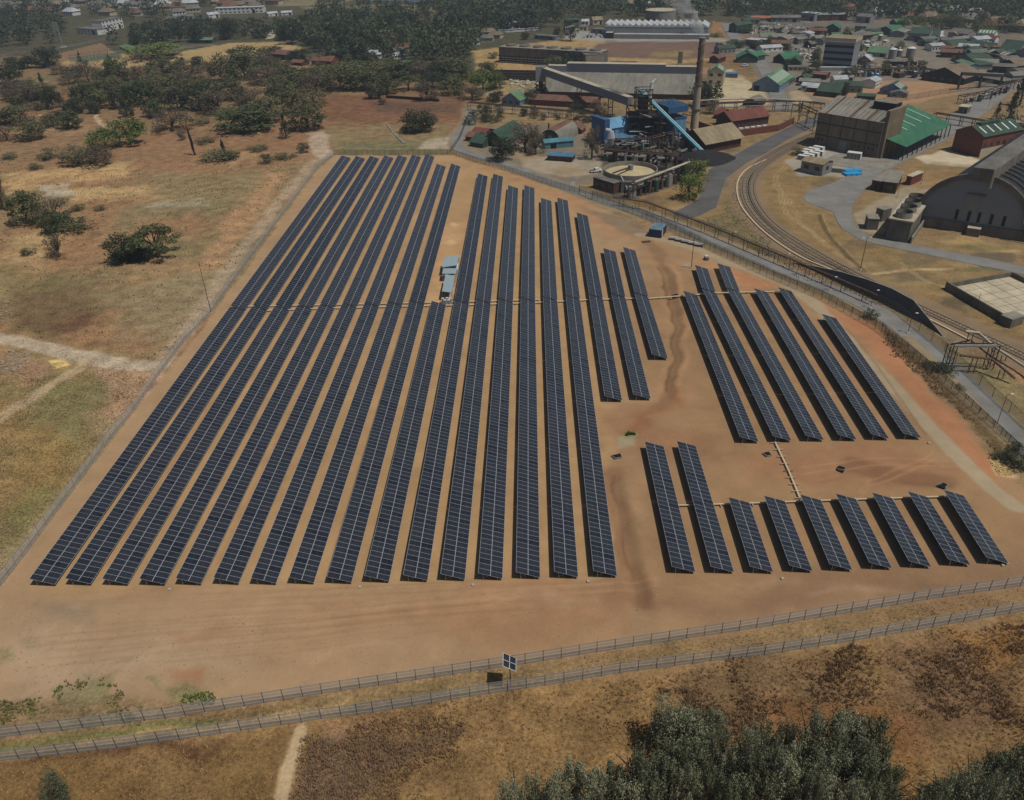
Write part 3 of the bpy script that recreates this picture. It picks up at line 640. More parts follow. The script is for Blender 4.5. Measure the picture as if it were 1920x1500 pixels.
road('road', [(1470, 205), (1455, 170), (1440, 140), (1420, 110), (1395, 90), (1375, 66), (1362, 44)], 9, 'asphalt', 0.1)
road('road', [(1375, 100), (1460, 92), (1560, 84), (1640, 76)], 8, 'asphalt', 0.12)
sheet('concrete_apron', [(1560, 292), (1600, 282), (1680, 303), (1650, 322), (1560, 310), (1545, 300)], 'concrete', 0.12)
sheet('lake', [(660, -9), (690, 3), (790, 5), (830, -9)], 'water', 0.5)
road('footpath', [(505, 74), (515, 58), (528, 46), (540, 36)], 7, 'concrete_pale', 0.4)
# ---------------------------------------------------------------- solar tables
TILT = rad(18.4); ML, MW = 2.2, 1.29; ZL = 0.60
def module_mesh():
    mb = MB(); hl, hw, t, fr = ML / 2 - 0.006, MW / 2 - 0.004, 0.04, 0.045
    mb.box(-hl, hl, -hw, hw, -t, 0, 'module_frame')
    mb.f = mb.f[:1] + mb.f[2:]; mb.m = mb.m[:1] + mb.m[2:]          # open top, filled by border and glass
    mb.m[0] = mb.mi('back_steel')
    il, iw = hl - fr, hw - fr * 0.55
    o = [(-hl, -hw, 0), (hl, -hw, 0), (hl, hw, 0), (-hl, hw, 0)]; i = [(-il, -iw, 0), (il, -iw, 0), (il, iw, 0), (-il, iw, 0)]
    for k in range(4): mb.poly([o[k], o[(k + 1) % 4], i[(k + 1) % 4], i[k]], 'module_frame')
    g = 0.012
    for a, b_ in ((-il, -g), (g, il)):
        mb.poly([(a, -iw, -0.004), (b_, -iw, -0.004), (b_, iw, -0.004), (a, iw, -0.004)], 'solar_glass')
    mb.poly([(-g, -iw, -0.003), (g, -iw, -0.003), (g, iw, -0.003), (-g, iw, -0.003)], 'cell_line')
    return mb
MODB = module_mesh(); MOD = MODB.mesh('solar_panel')
ct, st_ = math.cos(TILT), math.sin(TILT)
LABN = {}
def solar_table(near, far, label, group, single=True):
    P0, P1 = at(near[0], near[1], ZL), at(far[0], far[1], ZL)
    d = P1 - P0; Ln = d.length; n = max(1, round(Ln / (MW + 0.004))); pit = Ln / n
    rz = math.atan2(-d.x, d.y)
    root = thing('solar_table', label, 'solar table', (P0.x, P0.y, 0), rz, group)
    place = []
    for j in range(n):
        for i in (0, 1):
            s = (i + 0.5) * ML
            jit = random.uniform(-0.006, 0.006)
            place.append((-s * ct, (j + 0.5) * pit - (0.05 if j % 15 == 14 else 0) , ZL + s * st_ + jit))
    if single:
        for p in place: inst('solar_panel', MOD, root, p, (0, TILT, 0), (1, pit / MW * .999, 1))
    else:
        v = np.array(MODB.v); c, s = math.cos(TILT), math.sin(TILT)
        R = np.array([[c, 0, s], [0, 1, 0], [-s, 0, c]]); v = v @ R.T; k = len(v)
        allv = np.concatenate([v + np.array(p) for p in place]); me = bpy.data.meshes.new('solar_panel')
        fs = [tuple(a + q * k for a in f) for q in range(len(place)) for f in MODB.f]
        me.from_pydata(allv.tolist(), [], fs)
        for m in MODB.mats: me.materials.append(MATS[m])
        me.polygons.foreach_set('material_index', MODB.m * len(place))
        tag(inst('solar_panel', me, root), kind='stuff')
    mb = MB(); x1, x2 = -0.9, -3.4; nb = max(2, round(Ln / 4.0))
    for k in range(nb):
        y = 0.35 + (Ln - 0.7) * k / (nb - 1)
        for x in (x1, x2): mb.box(x - 0.06, x + 0.06, y - 0.06, y + 0.06, -0.1, ZL - x * math.tan(TILT) - 0.16, 'steel')
        mb.beam((-0.15, y, ZL + 0.05 - 0.12), (-4.2 * ct + 0.1, y, ZL + 4.2 * st_ - 0.12), 0.07, 0.09, 'steel')
        mb.beam((x2, y, 0.5), (x2 + 1.2, y, ZL + (-x2 - 1.2) * math.tan(TILT) - 0.16), 0.05, 0.05, 'steel')
    for s in (0.45, 1.7, 2.7, 3.95): mb.beam((-s * ct, 0.02, ZL + s * st_ - 0.075), (-s * ct, Ln - 0.02, ZL + s * st_ - 0.075), 0.06, 0.05, 'steel')
    tag(mb.build('support_frame', root), kind='stuff')
    return root
near_ = [(103.3, 1095.8), (170.2, 1094.8), (239.4, 1095.3), (308.9, 1095.4), (377, 1094.6), (447.7, 1093.6), (517.9, 1093.8), (588.8, 1092.7), (659.6, 1092.0), (729.9, 1089.8), (801.9, 1088.3), (871.9, 1086.5), (942.3, 1085), (1012.9, 1083), (1084.4, 1082), (1157.3, 1080.2), (1166.7, 750.9), (1220.3, 747.8), (1252.6, 672.3)]
mid_ = [(460, 580.6), (501.7, 579.4), (544, 579), (586.3, 577.5), (628.3, 575.8), (670, 574.4), (711.7, 573.1), (754.4, 571.7), (795.6, 569.6), None, (879.4, 568.5), (920.3, 567.2), (962, 565.7), (1003.6, 563.9), (1045.3, 562.6), (1087.8, 560.5), (1130.7, 558.1), (1172.9, 556.8), (1215.9, 555.5)]
far_ = [(658, 296.4), (684.7, 297.5), (711, 297.3), (738, 296.4), (763.6, 295.6), (789.7, 294.8), (815, 294.0), (836.3, 312.5), (863.4, 312), None, (914.6, 330.8), (943.3, 331.3), (971.8, 353.1), (1002.3, 352.9), (1034, 377), (1064.5, 376.3), (1102, 404.8), (1154.2, 472), (1191.3, 470)]
for i in range(19):
    nth = ORD[i + 1]
    if mid_[i]: up = (mid_[i][0] - 0.6 if i < 8 else mid_[i][0], mid_[i][1] + 1.9)
    else: up = (836.5, 571.7)
    if i < 16: lb = f'{nth} long dark solar table from the left fence, between front edge and cable trays'
    else: lb = f'short solar table {["two", "three", "four"][i - 16]} rows right of the longest block, below the trays' if i < 18 else 'shortest solar table beside the storm ditch, ending just below the cable trays'
    if i == 16: lb = 'shortened solar table just right of the sixteen long ones, below the cable trays'
    if i == 17: lb = 'shortened solar table second right of the sixteen long ones, below the cable trays'
    solar_table(near_[i], up, lb, 'solar tables of the main block in front of the cable trays')
    if mid_[i]:
        lb = f'solar table beyond the cable trays, {nth if i < 9 else ORD[i]} from the left fence'
        solar_table(mid_[i], far_[i], lb, 'solar tables of the main block beyond the cable trays', single=False)
nA = [(1422.9, 828.3), (1484.4, 826.3), (1545.4, 825.2), (1606.5, 824.3), (1667.7, 822.7), (1727.7, 821.5)]
fA = [(1306.9, 552.8), (1342.5, 549.3), (1388.5, 548.5), (1439, 547.9), (1484, 546), (1567.5, 596.3)]
for i in range(6):
    solar_table(nA[i], (fA[i][0], fA[i][1]), f'{ORD[i + 1]} solar table from the ditch in the six-table block beside the pale track', 'solar tables of the upper right block')
solar_table((1342.0, 547.6), (1327.1, 504.4), 'short bluish solar table nearest the lamp mast, beyond the upper cable tray', 'short tables beyond the upper right tray', False)
solar_table((1387.8, 546.9), (1368.8, 501), 'short bluish solar table nearest the pale track, beyond the upper cable tray', 'short tables beyond the upper right tray', False)
nB = [(1304, 1072.7), (1376.8, 1072.7), (1450.2, 1073), (1524, 1071), (1598.6, 1068.9), (1673, 1065.6), (1746.8, 1063.2), (1820.1, 1059.6), (1891.7, 1056.5)]
fB = [(1244.8, 837.2), (1304.7, 836.3), (1405, 942.2), (1471.6, 939.4), (1539.2, 937.4), (1605.2, 935.5), (1673.2, 933.9), (1740.1, 932.1), (1807.3, 929.3)]
for i in range(9):
    if i < 2: lb = ['longer solar table of the front right block, next to the dark ditch', 'longer solar table of the front right block, next to the seven short ones'][i]
    else: lb = f'{ORD[i - 1]} of seven short solar tables counted from the ditch, front right block'
    solar_table(nB[i], fB[i], lb, 'solar tables of the front right block')

# ---------------------------------------------------------------- cable trays
def tray(pts, label, w=0.35, step=3.2, z=0.45, foot=1.2, group=None, supports=True):
    P = [at(*q) for q in pts]; o = P[0].copy()
    root = thing('cable_tray', label, 'cable tray', o, 0, group)
    mb = MB(); sup = MB()
    for a, b_ in zip(P, P[1:]):
        a, b_ = a - o, b_ - o; mb.beam(a + Vector((0, 0, z)), b_ + Vector((0, 0, z)), w, 0.12, 'tray_beige')
        n_ = max(1, int((b_ - a).length / step)); d = (b_ - a).normalized(); q = Vector((-d.y, d.x, 0))
        for k in range(n_ + 1):
            c = a + (b_ - a) * (k / n_); sup.beam(c - q * foot / 2 + Vector((0, 0, 0.3)), c + q * foot / 2 + Vector((0, 0, 0.3)), 0.16, 0.16, 'concrete_pale')
            sup.beam(c + Vector((0, 0, 0)), c + Vector((0, 0, 0.3)), 0.16, 0.16, 'concrete_pale')
    mb.build('tray', root); tag(sup.build('bracket', root), kind='stuff')
tray([(437, 577), (620, 573.5), (800, 569.5), (880, 567.5)], 'beige cable tray crossing the gap, the farther line of the left half', 0.5, 6)
tray([(500, 584.5), (620, 580), (800, 575.5), (880, 573.8), (1010, 569.5), (1100, 564.5), (1200, 561.5)], 'beige cable tray crossing the main block, the nearer and longer line', 0.5, 6)
tray([(880, 567.5), (1010, 564)], 'beige cable tray piece continuing the farther line past the shelters', 0.5, 6)
tray([(1215, 562), (1280, 557)], 'beige cable tray bridging the storm ditch', 0.45, 3)
tray([(1304, 555), (1345, 551.5), (1400, 550), (1470, 549)], 'beige cable tray along the top of the upper right block', 0.5, 6)
tray([(1453, 832), (1478, 885), (1499, 936)], 'beige ladder-like cable tray running down the open slope between the right blocks', 0.3, 2.1, foot=2.0)
tray([(1262, 951), (1380, 947.5), (1500, 943), (1640, 938), (1770, 934)], 'beige cable tray along the top of the front right block', 0.3, 3.0, foot=1.4)

# ---------------------------------------------------------------- inverter shelters
def roof_slab(mb, cs, zs, m, t=0.12):
    P = [Vector((c.x, c.y, z)) for c, z in zip(cs, zs)]
    Q = [p - Vector((0, 0, t)) for p in P]; mb.poly(P, m); mb.poly(Q[::-1], 'back_steel')
    for k in range(4): mb.poly([P[k], Q[k], Q[(k + 1) % 4], P[(k + 1) % 4]], m)
def shelter(rpx, zr, label, boxes, name='inverter_shelter', roofm='inverter_roof'):
    """rpx: four picture points of the roof corners, anticlockwise from near left; zr their heights"""
    cs = [at(p[0], p[1], z) for p, z in zip(rpx, zr)]; o = Vector((sum(c.x for c in cs) / 4, sum(c.y for c in cs) / 4, 0))
    root = thing(name, label, 'shelter', o)
    mb = MB(); L4 = [c - Vector((o.x, o.y, c.z)) for c in cs]; roof_slab(mb, L4, zr, roofm); mb.build('roof', root)
    for l_, z in zip(L4, zr):
        q = l_ * 0.93; MB().box(q.x - 0.06, q.x + 0.06, q.y - 0.06, q.y + 0.06, 0, z - 0.14, 'steel').build('post', root)
    for (bx, by, sx, sy, h) in boxes:
        MB().box(bx - sx / 2, bx + sx / 2, by - sy / 2, by + sy / 2, 0, h, 'white_paint').build('cabinet', root)
shelter([(829, 501), (857, 497), (860.5, 479), (833, 482)], (3.2, 3.2, 3.5, 3.5), 'pale blue-grey sloping shelter roof, largest of the group between the tables', [(1.9, -1, 1.0, 5, 2.0), (0, 0, 2.4, 2, 1.8)])
shelter([(829, 513), (855, 513), (856, 503), (831, 503)], (2.8, 2.8, 2.9, 2.9), 'small pale shelter roof wedged between the two bigger shelter roofs', [(0, 0, 2, 1, 1.7)])
shelter([(828.5, 546), (847, 548.5), (852.5, 517), (835.5, 514)], (3.1, 3.1, 3.3, 3.3), 'pale blue-grey shelter roof nearest the cable trays, long and narrow', [(0.6, 1, 1.0, 4, 1.9)])
for k, (x_, y_) in enumerate([(831, 567), (835, 570), (839, 566), (842, 570), (845, 567)]):
    p = at(x_, y_ + 3); root = MB().box(-0.4, 0.4, -0.3, 0.3, 0, 1.9, 'white_paint').box(-0.3, 0.3, -0.32, -0.3, 0.3, 1.7, 'grey_wall').build('electrical_cabinet', None, p)
    tag(root, 'white electrical cabinet in the cluster below the shelter roofs', 'cabinet', 'white cabinets by the shelters')

# ---------------------------------------------------------------- fences
def unit_panel(h, m):
    mb = MB(); prof = [(0.06, 0), (h * .18, 0), (h * .22, .06), (h * .26, 0), (h * .5, 0), (h * .54, .06), (h * .58, 0), (h * .8, 0), (h * .84, .06), (h * .88, 0), (h, 0)]
    for (z0, y0), (z1, y1) in zip(prof, prof[1:]): mb.poly([(0, y0, z0), (1, y0, z0), (1, y1, z1), (0, y1, z1)], m)
    return mb.mesh('fence_panel')
def resample(P, step):
    out = [P[0]]; 
    for a, b_ in zip(P, P[1:]):
        n_ = max(1, round((b_ - a).length / step))
        out += [a + (b_ - a) * (k / n_) for k in range(1, n_ + 1)]
    return out
def fence(px, label, h=2.4, step=2.8, m='wire_mesh', single=True, z0=0.0, postm='back_steel', rail=True, name='fence', group=None, barb=True):
    P = resample([at(*q) for q in px], step); o = P[0].copy(); root = thing(name, label, 'fence', o, 0, group)
    pm = unit_panel(h, m); rm = MB().beam((0, 0, h), (1, 0, h), 0.05, 0.05, 'steel').mesh('top_rail')
    pb = MB().box(-0.035, 0.035, -0.035, 0.035, 0, h + 0.08, postm).mesh('post')
    if single:
        for k, p in enumerate(P):
            inst('post', pb, root, p - o)
            if k < len(P) - 1:
                d = P[k + 1] - p; rz = math.atan2(d.y, d.x); f_ = inst('fence_panel', pm, root, p - o, (random.uniform(-.015, .015), 0, rz), (d.length, 1, 1))
                if rail: inst('top_rail', rm, root, p - o, (0, 0, rz), (d.length, 1, 1))
    else:
        a_ = MB(); b_ = MB()
        for k, p in enumerate(P):
            q = p - o; a_.box(q.x - .05, q.x + .05, q.y - .05, q.y + .05, 0, h + 0.12, postm)
            if k < len(P) - 1:
                r = P[k + 1] - o
                b_.poly([(q.x, q.y, 0.05), (r.x, r.y, 0.05), (r.x, r.y, h), (q.x, q.y, h)], m)
                a_.beam((q.x, q.y, h), (r.x, r.y, h), 0.05, 0.05, postm)
        tag(a_.build('post', root), kind='stuff'); tag(b_.build('fence_panel', root), kind='stuff')
    return root
F1 = [(-80, 1393), (0, 1384), (310, 1347), (640, 1296), (985, 1245), (1119, 1223), (1418, 1178), (1766, 1120), (1912, 1100), (2040, 1076)]
F2 = [(-80, 1437), (0, 1428), (220, 1403), (640, 1344), (700, 1336), (917, 1301), (1022, 1286), (1162, 1262), (1433, 1228), (1600, 1202), (1920, 1146), (2040, 1126)]
fence(F1, 'grey wire mesh fence, inner of the two parallel fences in front of the solar field')
fence(F2, 'grey wire mesh fence, outer of the two parallel fences, along the golden grass')
fence([(-60, 1175), (3, 1097), (45, 1044), (128, 932), (197, 839), (253, 769), (307, 692), (350, 635), (397, 586), (455, 505), (530, 403), (600, 311), (626, 290)], 'grey wire mesh fence down the long left side of the solar field', postm='steel')
fence([(626, 290), (690, 291), (850, 290), (880, 300), (940, 318), (1000, 338), (1086, 364)], 'rusty brown mesh fence along the far end of the solar field up to the gate', 2.4, 2.8, 'wire_mesh_green', False)
SE = [(1110, 374), (1160, 391), (1240, 424), (1340, 474), (1450, 524), (1540, 562), (1640, 617), (1700, 662), (1770, 722), (1860, 808), (1935, 878), (2040, 970)]
fence(SE, 'dull green mesh security fence between the solar field and the grey road', 2.6, 2.8, 'wire_mesh_green', False)
fence([(x, y - 9) for x, y in SE], 'thin dark mesh fence on the field side verge of the grey road', 1.6, 4.5, 'wire_mesh_green', False)
fence([(1086, 360), (1150, 372), (1210, 388), (1330, 432), (1440, 478), (1560, 530), (1680, 585), (1770, 660), (1860, 745), (1960, 835)], 'tall dark topped mesh fence on the works side of the grey road', 2.6, 6, 'wire_mesh_green', False)
fence([(880, 215), (862, 262), (845, 285)], 'short mesh fence beside the pale lane at the far corner', 2.2, 3, 'wire_mesh_green', False)
# pipe along the top of the works side fence
def pipeline(px, z, r, m, name, label, cat='pipe', sup=12, supm='dark_steel', kind=None, group=None):
    P = [at(*q) for q in px]; o = P[0].copy(); root = thing(name, label, cat, o, 0, group); mb = MB(); sb = MB()
    zs = z if isinstance(z, (list, tuple)) else [z] * len(P)
    Q = [Vector((p.x - o.x, p.y - o.y, zz_)) for p, zz_ in zip(P, zs)]
    for a, b_ in zip(Q, Q[1:]):
        mb.tube(a, b_, r, r, 8, m); n_ = max(1, int((b_ - a).length / sup))
        for k in range(n_):
            c = a + (b_ - a) * ((k + 0.5) / n_)
            for s in (-0.6, 0.6): sb.beam((c.x + s, c.y, 0), (c.x + s, c.y, c.z - r), 0.15, 0.15, supm)
    mb.build('pipe', root); tag(sb.build('support', root), kind='stuff'); return root
pipeline([(1150, 385), (1210, 394), (1330, 440), (1440, 487), (1560, 538), (1640, 573)], 3.2, 0.28, 'rusty', 'pipeline', 'dark rusty pipeline on trestles running beside the grey road', sup=6)
# mesh gate
p = at(1086, 364); q = at(1110, 374); root = thing('gate', 'dark steel double gate at the far corner of the solar field', 'gate', p)
d = q - p
for k in range(2):
    a = d * (k / 2); b_ = d * ((k + 1) / 2); mb = MB()
    for u, v_ in ((a, b_),):
        for z in (0.1, 1.1, 2.1): mb.beam((u.x, u.y, z), (v_.x, v_.y, z), 0.08, 0.08, 'dark_steel')
        for t in (0.02, 0.25, 0.5, 0.75, 0.98):
            c = u + (v_ - u) * t; mb.beam((c.x, c.y, 0.1), (c.x, c.y, 2.1), 0.08, 0.08, 'dark_steel')
    tag(mb.build('gate_leaf', root))
for c in (Vector((0, 0, 0)), d): MB().box(c.x - .12, c.x + .12, c.y - .12, c.y + .12, 0, 2.8, 'dark_steel').build('post', root)
p = at(1074, 353); root = thing('warning_sign', 'small white sign on the fence left of the gate', 'sign', p)
MB().box(-0.9, 0.9, -0.06, 0, 1.2, 2.8, 'white_paint').build('sign_board', root); MB().box(-0.06, 0.06, 0, 0.1, 0, 2.8, 'dark_steel').build('post', root)

# solar panel on a pole by the front fence
p = at(957.5, 1289); root = thing('pole_panel', 'small four-module solar panel on a tall pole between the front fences', 'solar panel', p)
hh = height(957.5, 1289, 1241)
MB().tube((0, 0, 0), (0, 0, hh), 0.09, 0.07, 8, 'dark_steel').build('pole', root)
MB().box(-0.5, 0.5, -0.5, 0.5, 0, 0.25, 'soil_red').build('base', root)
Rm = Matrix.Translation((0, 0, hh)) @ Matrix.Rotation(rad(31), 4, 'Y')
fr = MB()
w_, h_ = 1.04, 1.15
fr.box(-w_ * 1.07, w_ * 1.07, -h_ * 1.06, h_ * 1.06, -0.08, -0.03, 'white_paint', M4=Rm)
fo = fr.build('panel_frame', root)
for sx in (-1, 1):
    for sy in (-1, 1):
        MB().box(min(0, sx * w_) + 0.05 * (sx > 0) , max(0, sx * w_) - 0.05 * (sx < 0), min(0, sy * h_) + 0.05 * (sy > 0), max(0, sy * h_) - 0.05 * (sy < 0), -0.03, 0.0, 'solar_glass', M4=Rm).build('solar_panel', fo)

# lamp masts
def mast(px, py, ptop, label, lamp=True, m='dark_steel', r=0.11, arms=1, rm='steel'):
    p = at(px, py); h = height(px, py, ptop); root = thing('lamp_mast', label, 'lamp mast', p)
    MB().tube((0, 0, 0), (0, 0, h), r, r * 0.6, 8, m).build('pole', root)
    MB().box(-0.4, 0.4, -0.4, 0.4, 0, 0.3, 'concrete_pale').build('base', root)
    if lamp:
        for a in range(arms):
            s = -1 if a else 1
            q = MB(); q.beam((0, 0, h), (s * 0.9, 0, h + 0.1), 0.08, 0.08, m); q.box(min(s * .7, s * 1.4), max(s * .7, s * 1.4), -.18, .18, h + .05, h + .2, 'white_paint'); q.build('lamp_head', root)
mast(396, 587, 490, 'tall thin rusty mast on the left fence beside the solar tables', False, 'rusty')
mast(1296, 503, 447, 'rusty mast standing beside the first short table of the upper right block', False, 'rusty', 0.13)
mast(1613, 506, 446, 'tall pale mast with twin lamps between the rail line and grey road', True, 'rusty', 0.13, 2)
mast(1120, 176, 140, 'slim mast in front of the long grey shed', False)
for k, (x, y, t, lb) in enumerate([(1556, 545, 520, 'street lamp in front of the dark retaining wall, nearest its high start'), (1632, 578, 545, 'street lamp at the middle of the dark retaining wall'), (1702, 625, 588, 'street lamp near the low end of the dark retaining wall'),
                          (1372, 450, 436, 'street lamp on the verge by the rail curve'), (1470, 500, 476, 'street lamp on the verge where the retaining wall begins'), (1868, 798, 740, 'street lamp on the road beside the pipe bridge, nearest the picture corner'),
                          (1852, 205, 180, 'lamp mast by the far road near the small pale tank'), (850, 178, 150, 'lamp mast with white head near the clay bank'), (1728, 344, 316, 'thin pole on the bare ground behind the brick outbuildings'), (1682, 370, 345, 'thin leaning pole beside the brick outbuildings'), (1834, 566, 548, 'thin pole on the walled concrete slab')]):
    mast(x, y, t, lb, k not in (8, 9, 10), 'dark_steel', 0.08)
# ---------------------------------------------------------------- trees
from collections import defaultdict
rng = np.random.default_rng(11)
def crown_mesh(name, kind, leafm, n, size, seed):
    """unit crown: about 1 wide (x,y -0.5..0.5), 1 tall (z 0..1); many small leaf faces in ragged clumps"""
    r = np.random.default_rng(seed); C = []
    nc = {'round': 34, 'flat': 30, 'bare': 26, 'tall': 40, 'cone': 30, 'bush': 26, 'poplar': 64}[kind]
    for i in range(nc):
        th = r.uniform(0, 2 * np.pi); u = r.uniform(0, 1) ** 0.45
        if kind in ('round', 'bush'):
            ph = np.arccos(r.uniform(-0.92, 1)); R = 0.38 * r.uniform(0.75, 1.15)
            c = np.array([R * np.sin(ph) * np.cos(th), R * np.sin(ph) * np.sin(th), 0.47 + 0.40 * np.cos(ph) * r.uniform(.8, 1.1)]) ; rc = r.uniform(0.10, 0.2)
            if i < 8: c = c * 0.5 + np.array([0, 0, 0.28]); rc = 0.24
            if kind == 'bush': c[2] = c[2] * 0.95 - 0.06
        elif kind == 'flat':
            R = 0.42 * u; c = np.array([R * np.cos(th), R * np.sin(th), 0.80 - 0.55 * u ** 2.4 * 0.7 + r.uniform(-.07, .05)]); rc = r.uniform(0.09, 0.15)
        elif kind == 'bare':
            R = 0.40 * u; c = np.array([R * np.cos(th), R * np.sin(th), r.uniform(0.28, 0.92) - 0.2 * u ** 2]); rc = r.uniform(0.11, 0.19)
        elif kind == 'tall':
            z = r.uniform(0.22, 0.95); R = 0.40 * (1 - abs(z - 0.55) ** 1.6 * 1.6) * r.uniform(0.3, 1.1); c = np.array([R * np.cos(th), R * np.sin(th), z]); rc = r.uniform(0.1, 0.17)
        elif kind == 'cone':
            z = r.uniform(0.08, 0.96); R = 0.40 * (1.02 - z) * r.uniform(0.4, 1.1); c = np.array([R * np.cos(th), R * np.sin(th), z]); rc = 0.05 + 0.14 * (1 - z)
        else:
            z = r.uniform(0.1, 0.93); R = 0.40 * (1 - (z - 0.42) ** 2 * 2.2) * r.uniform(0.2, 1.05); c = np.array([R * np.cos(th), R * np.sin(th), z]); rc = r.uniform(0.06, 0.11)
        C.append((c, rc))
    per = n // nc; P = []; Q = []
    for c, rc in C:
        d = r.normal(size=(per, 3)); d /= np.linalg.norm(d, axis=1)[:, None]; rad_ = rc * r.uniform(0.35, 1.12, per) ** 0.7
        o = c + d * rad_[:, None] * np.array([1, 1, 0.72 if kind == 'flat' else (1.5 if kind == 'poplar' else 0.9)])
        P.append(o); nn = d * 0.9 + r.normal(size=(per, 3)) * 0.55 + np.array([0, 0, 0.25]); Q.append(nn / np.linalg.norm(nn, axis=1)[:, None])
    P = np.concatenate(P); Q = np.concatenate(Q); k = len(P)
    t = r.normal(size=(k, 3)); a = np.cross(Q, t); a /= np.linalg.norm(a, axis=1)[:, None]; b = np.cross(Q, a)
    s = size * r.uniform(0.5, 1.3, k)[:, None]; asp = r.uniform(0.45, 0.9, k)[:, None]
    V = np.stack([P - a * s, P - b * s * asp, P + a * s, P + b * s * asp], 1).reshape(-1, 3)
    V[:, 2] = np.maximum(V[:, 2], 0.0)
    return V, k
def mesh_quads(name, V, k, m):
    me = bpy.data.meshes.new(name); me.vertices.add(len(V)); me.vertices.foreach_set('co', V.ravel())
    me.loops.add(4 * k); me.loops.foreach_set('vertex_index', np.arange(4 * k, dtype=np.int32))
    me.polygons.add(k); me.polygons.foreach_set('loop_start', np.arange(0, 4 * k, 4, dtype=np.int32)); me.update(calc_edges=True)
    me.materials.append(MATS[m]); return me
def trunk_mesh(name, kind, m, seed):
    r = random.Random(seed); mb = MB()
    th = {'round': 0.4, 'flat': 0.45, 'bare': 0.34, 'tall': 0.6, 'cone': 0.8, 'bush': 0.2, 'poplar': 0.7}[kind]
    tr = {'flat': 0.035, 'bare': 0.035, 'bush': 0.03}.get(kind, 0.028)
    top = Vector((r.uniform(-.03, .03), r.uniform(-.03, .03), th)); mb.tube((0, 0, -0.03), top, tr * 1.3, tr * 0.8, 7, m)
    for i in range(10 if kind in ('bare', 'flat') else 6):
        a = r.uniform(0, 6.28); R = r.uniform(.18, .38); z = r.uniform(.55, .85) if kind != 'bush' else .5
        st = Vector((0, 0, th * r.uniform(.45, 1))); st = top * (st.z / th); md = Vector((R * .5 * math.cos(a), R * .5 * math.sin(a), (st.z + z) / 2 + .03)); e = Vector((R * math.cos(a + .2), R * math.sin(a + .2), z))
        mb.tube(st, md, tr * .55, tr * .38, 5, m, False); mb.tube(md, e, tr * .38, tr * .12, 5, m, False)
    return mb.mesh(name)
PROTO = {}
def proto(code, kind, leafm, n, size, vars_=2, bark='bark'):
    L_ = []
    for v in range(vars_):
        V_, k = crown_mesh(code, kind, leafm, n, size, hash_(code, v)); L_.append((mesh_quads('crown', V_, k, leafm), trunk_mesh('trunk', kind, bark, v + 3)))
    PROTO[code] = L_
def hash_(c, v): return sum(ord(x) * (i + 3) for i, x in enumerate(c)) * 7 + v
proto('g', 'round', 'leaf_green', 2400, 0.030, 3); proto('y', 'round', 'leaf_bright', 2400, 0.028)
proto('d', 'round', 'leaf_dark', 2400, 0.031, 3); proto('o', 'round', 'leaf_olive', 2400, 0.028, 3)
proto('b', 'bare', 'leaf_grey', 2600, 0.021, 3); proto('f', 'flat', 'leaf_green', 2600, 0.026)
proto('e', 'flat', 'leaf_grey', 2000, 0.024); proto('t', 'tall', 'leaf_dark', 1500, 0.032, 3)
proto('c', 'cone', 'leaf_dark', 1200, 0.03); proto('s', 'bush', 'leaf_olive', 900, 0.034)
proto('h', 'bush', 'leaf_green', 900, 0.034); proto('w', 'bush', 'leaf_dark', 900, 0.034)
TREES = []
KW = {'g': 'rounded green tree', 'y': 'bright green rounded tree', 'd': 'dark green dense tree', 'o': 'dull olive tree', 'b': 'greyish half-bare thorn tree',
      'f': 'flat-topped green acacia', 'e': 'flat-topped grey acacia', 't': 'tall dark eucalyptus', 'c': 'dark conifer', 's': 'olive bush', 'h': 'green bush', 'w': 'dark bush'}
def tree(px, py, wpx, hpx, code, zone=None, label=None, group=None, depth=None):
    sc = scale_at(px, py); p = at(px, py); w = wpx / sc; h = max(1.2, height(px, py, py - hpx)); h = max(h - w * 0.12, h * 0.62)
    p.y += w * 0.30 if hpx < 90 else 0
    low = code in 'shw'; w *= 1.25; h *= 1.2; nm = 'bush' if low else 'tree'
    cr, tk = random.choice(PROTO[code]); rz = random.uniform(0, 6.28)
    root = thing(nm, label, nm, p, rz, group)
    if low: h *= 0.9
    inst('crown', cr, root, (0, 0, 0), (0, 0, 0), (w, (depth or 1) * w * random.uniform(.9, 1.05), h)); inst('trunk', tk, root, (0, 0, 0), (0, 0, 0), ((w + h) / 2, (w + h) / 2, h))
    if label is None: TREES.append((root, px, py, code, zone, w))
    return root
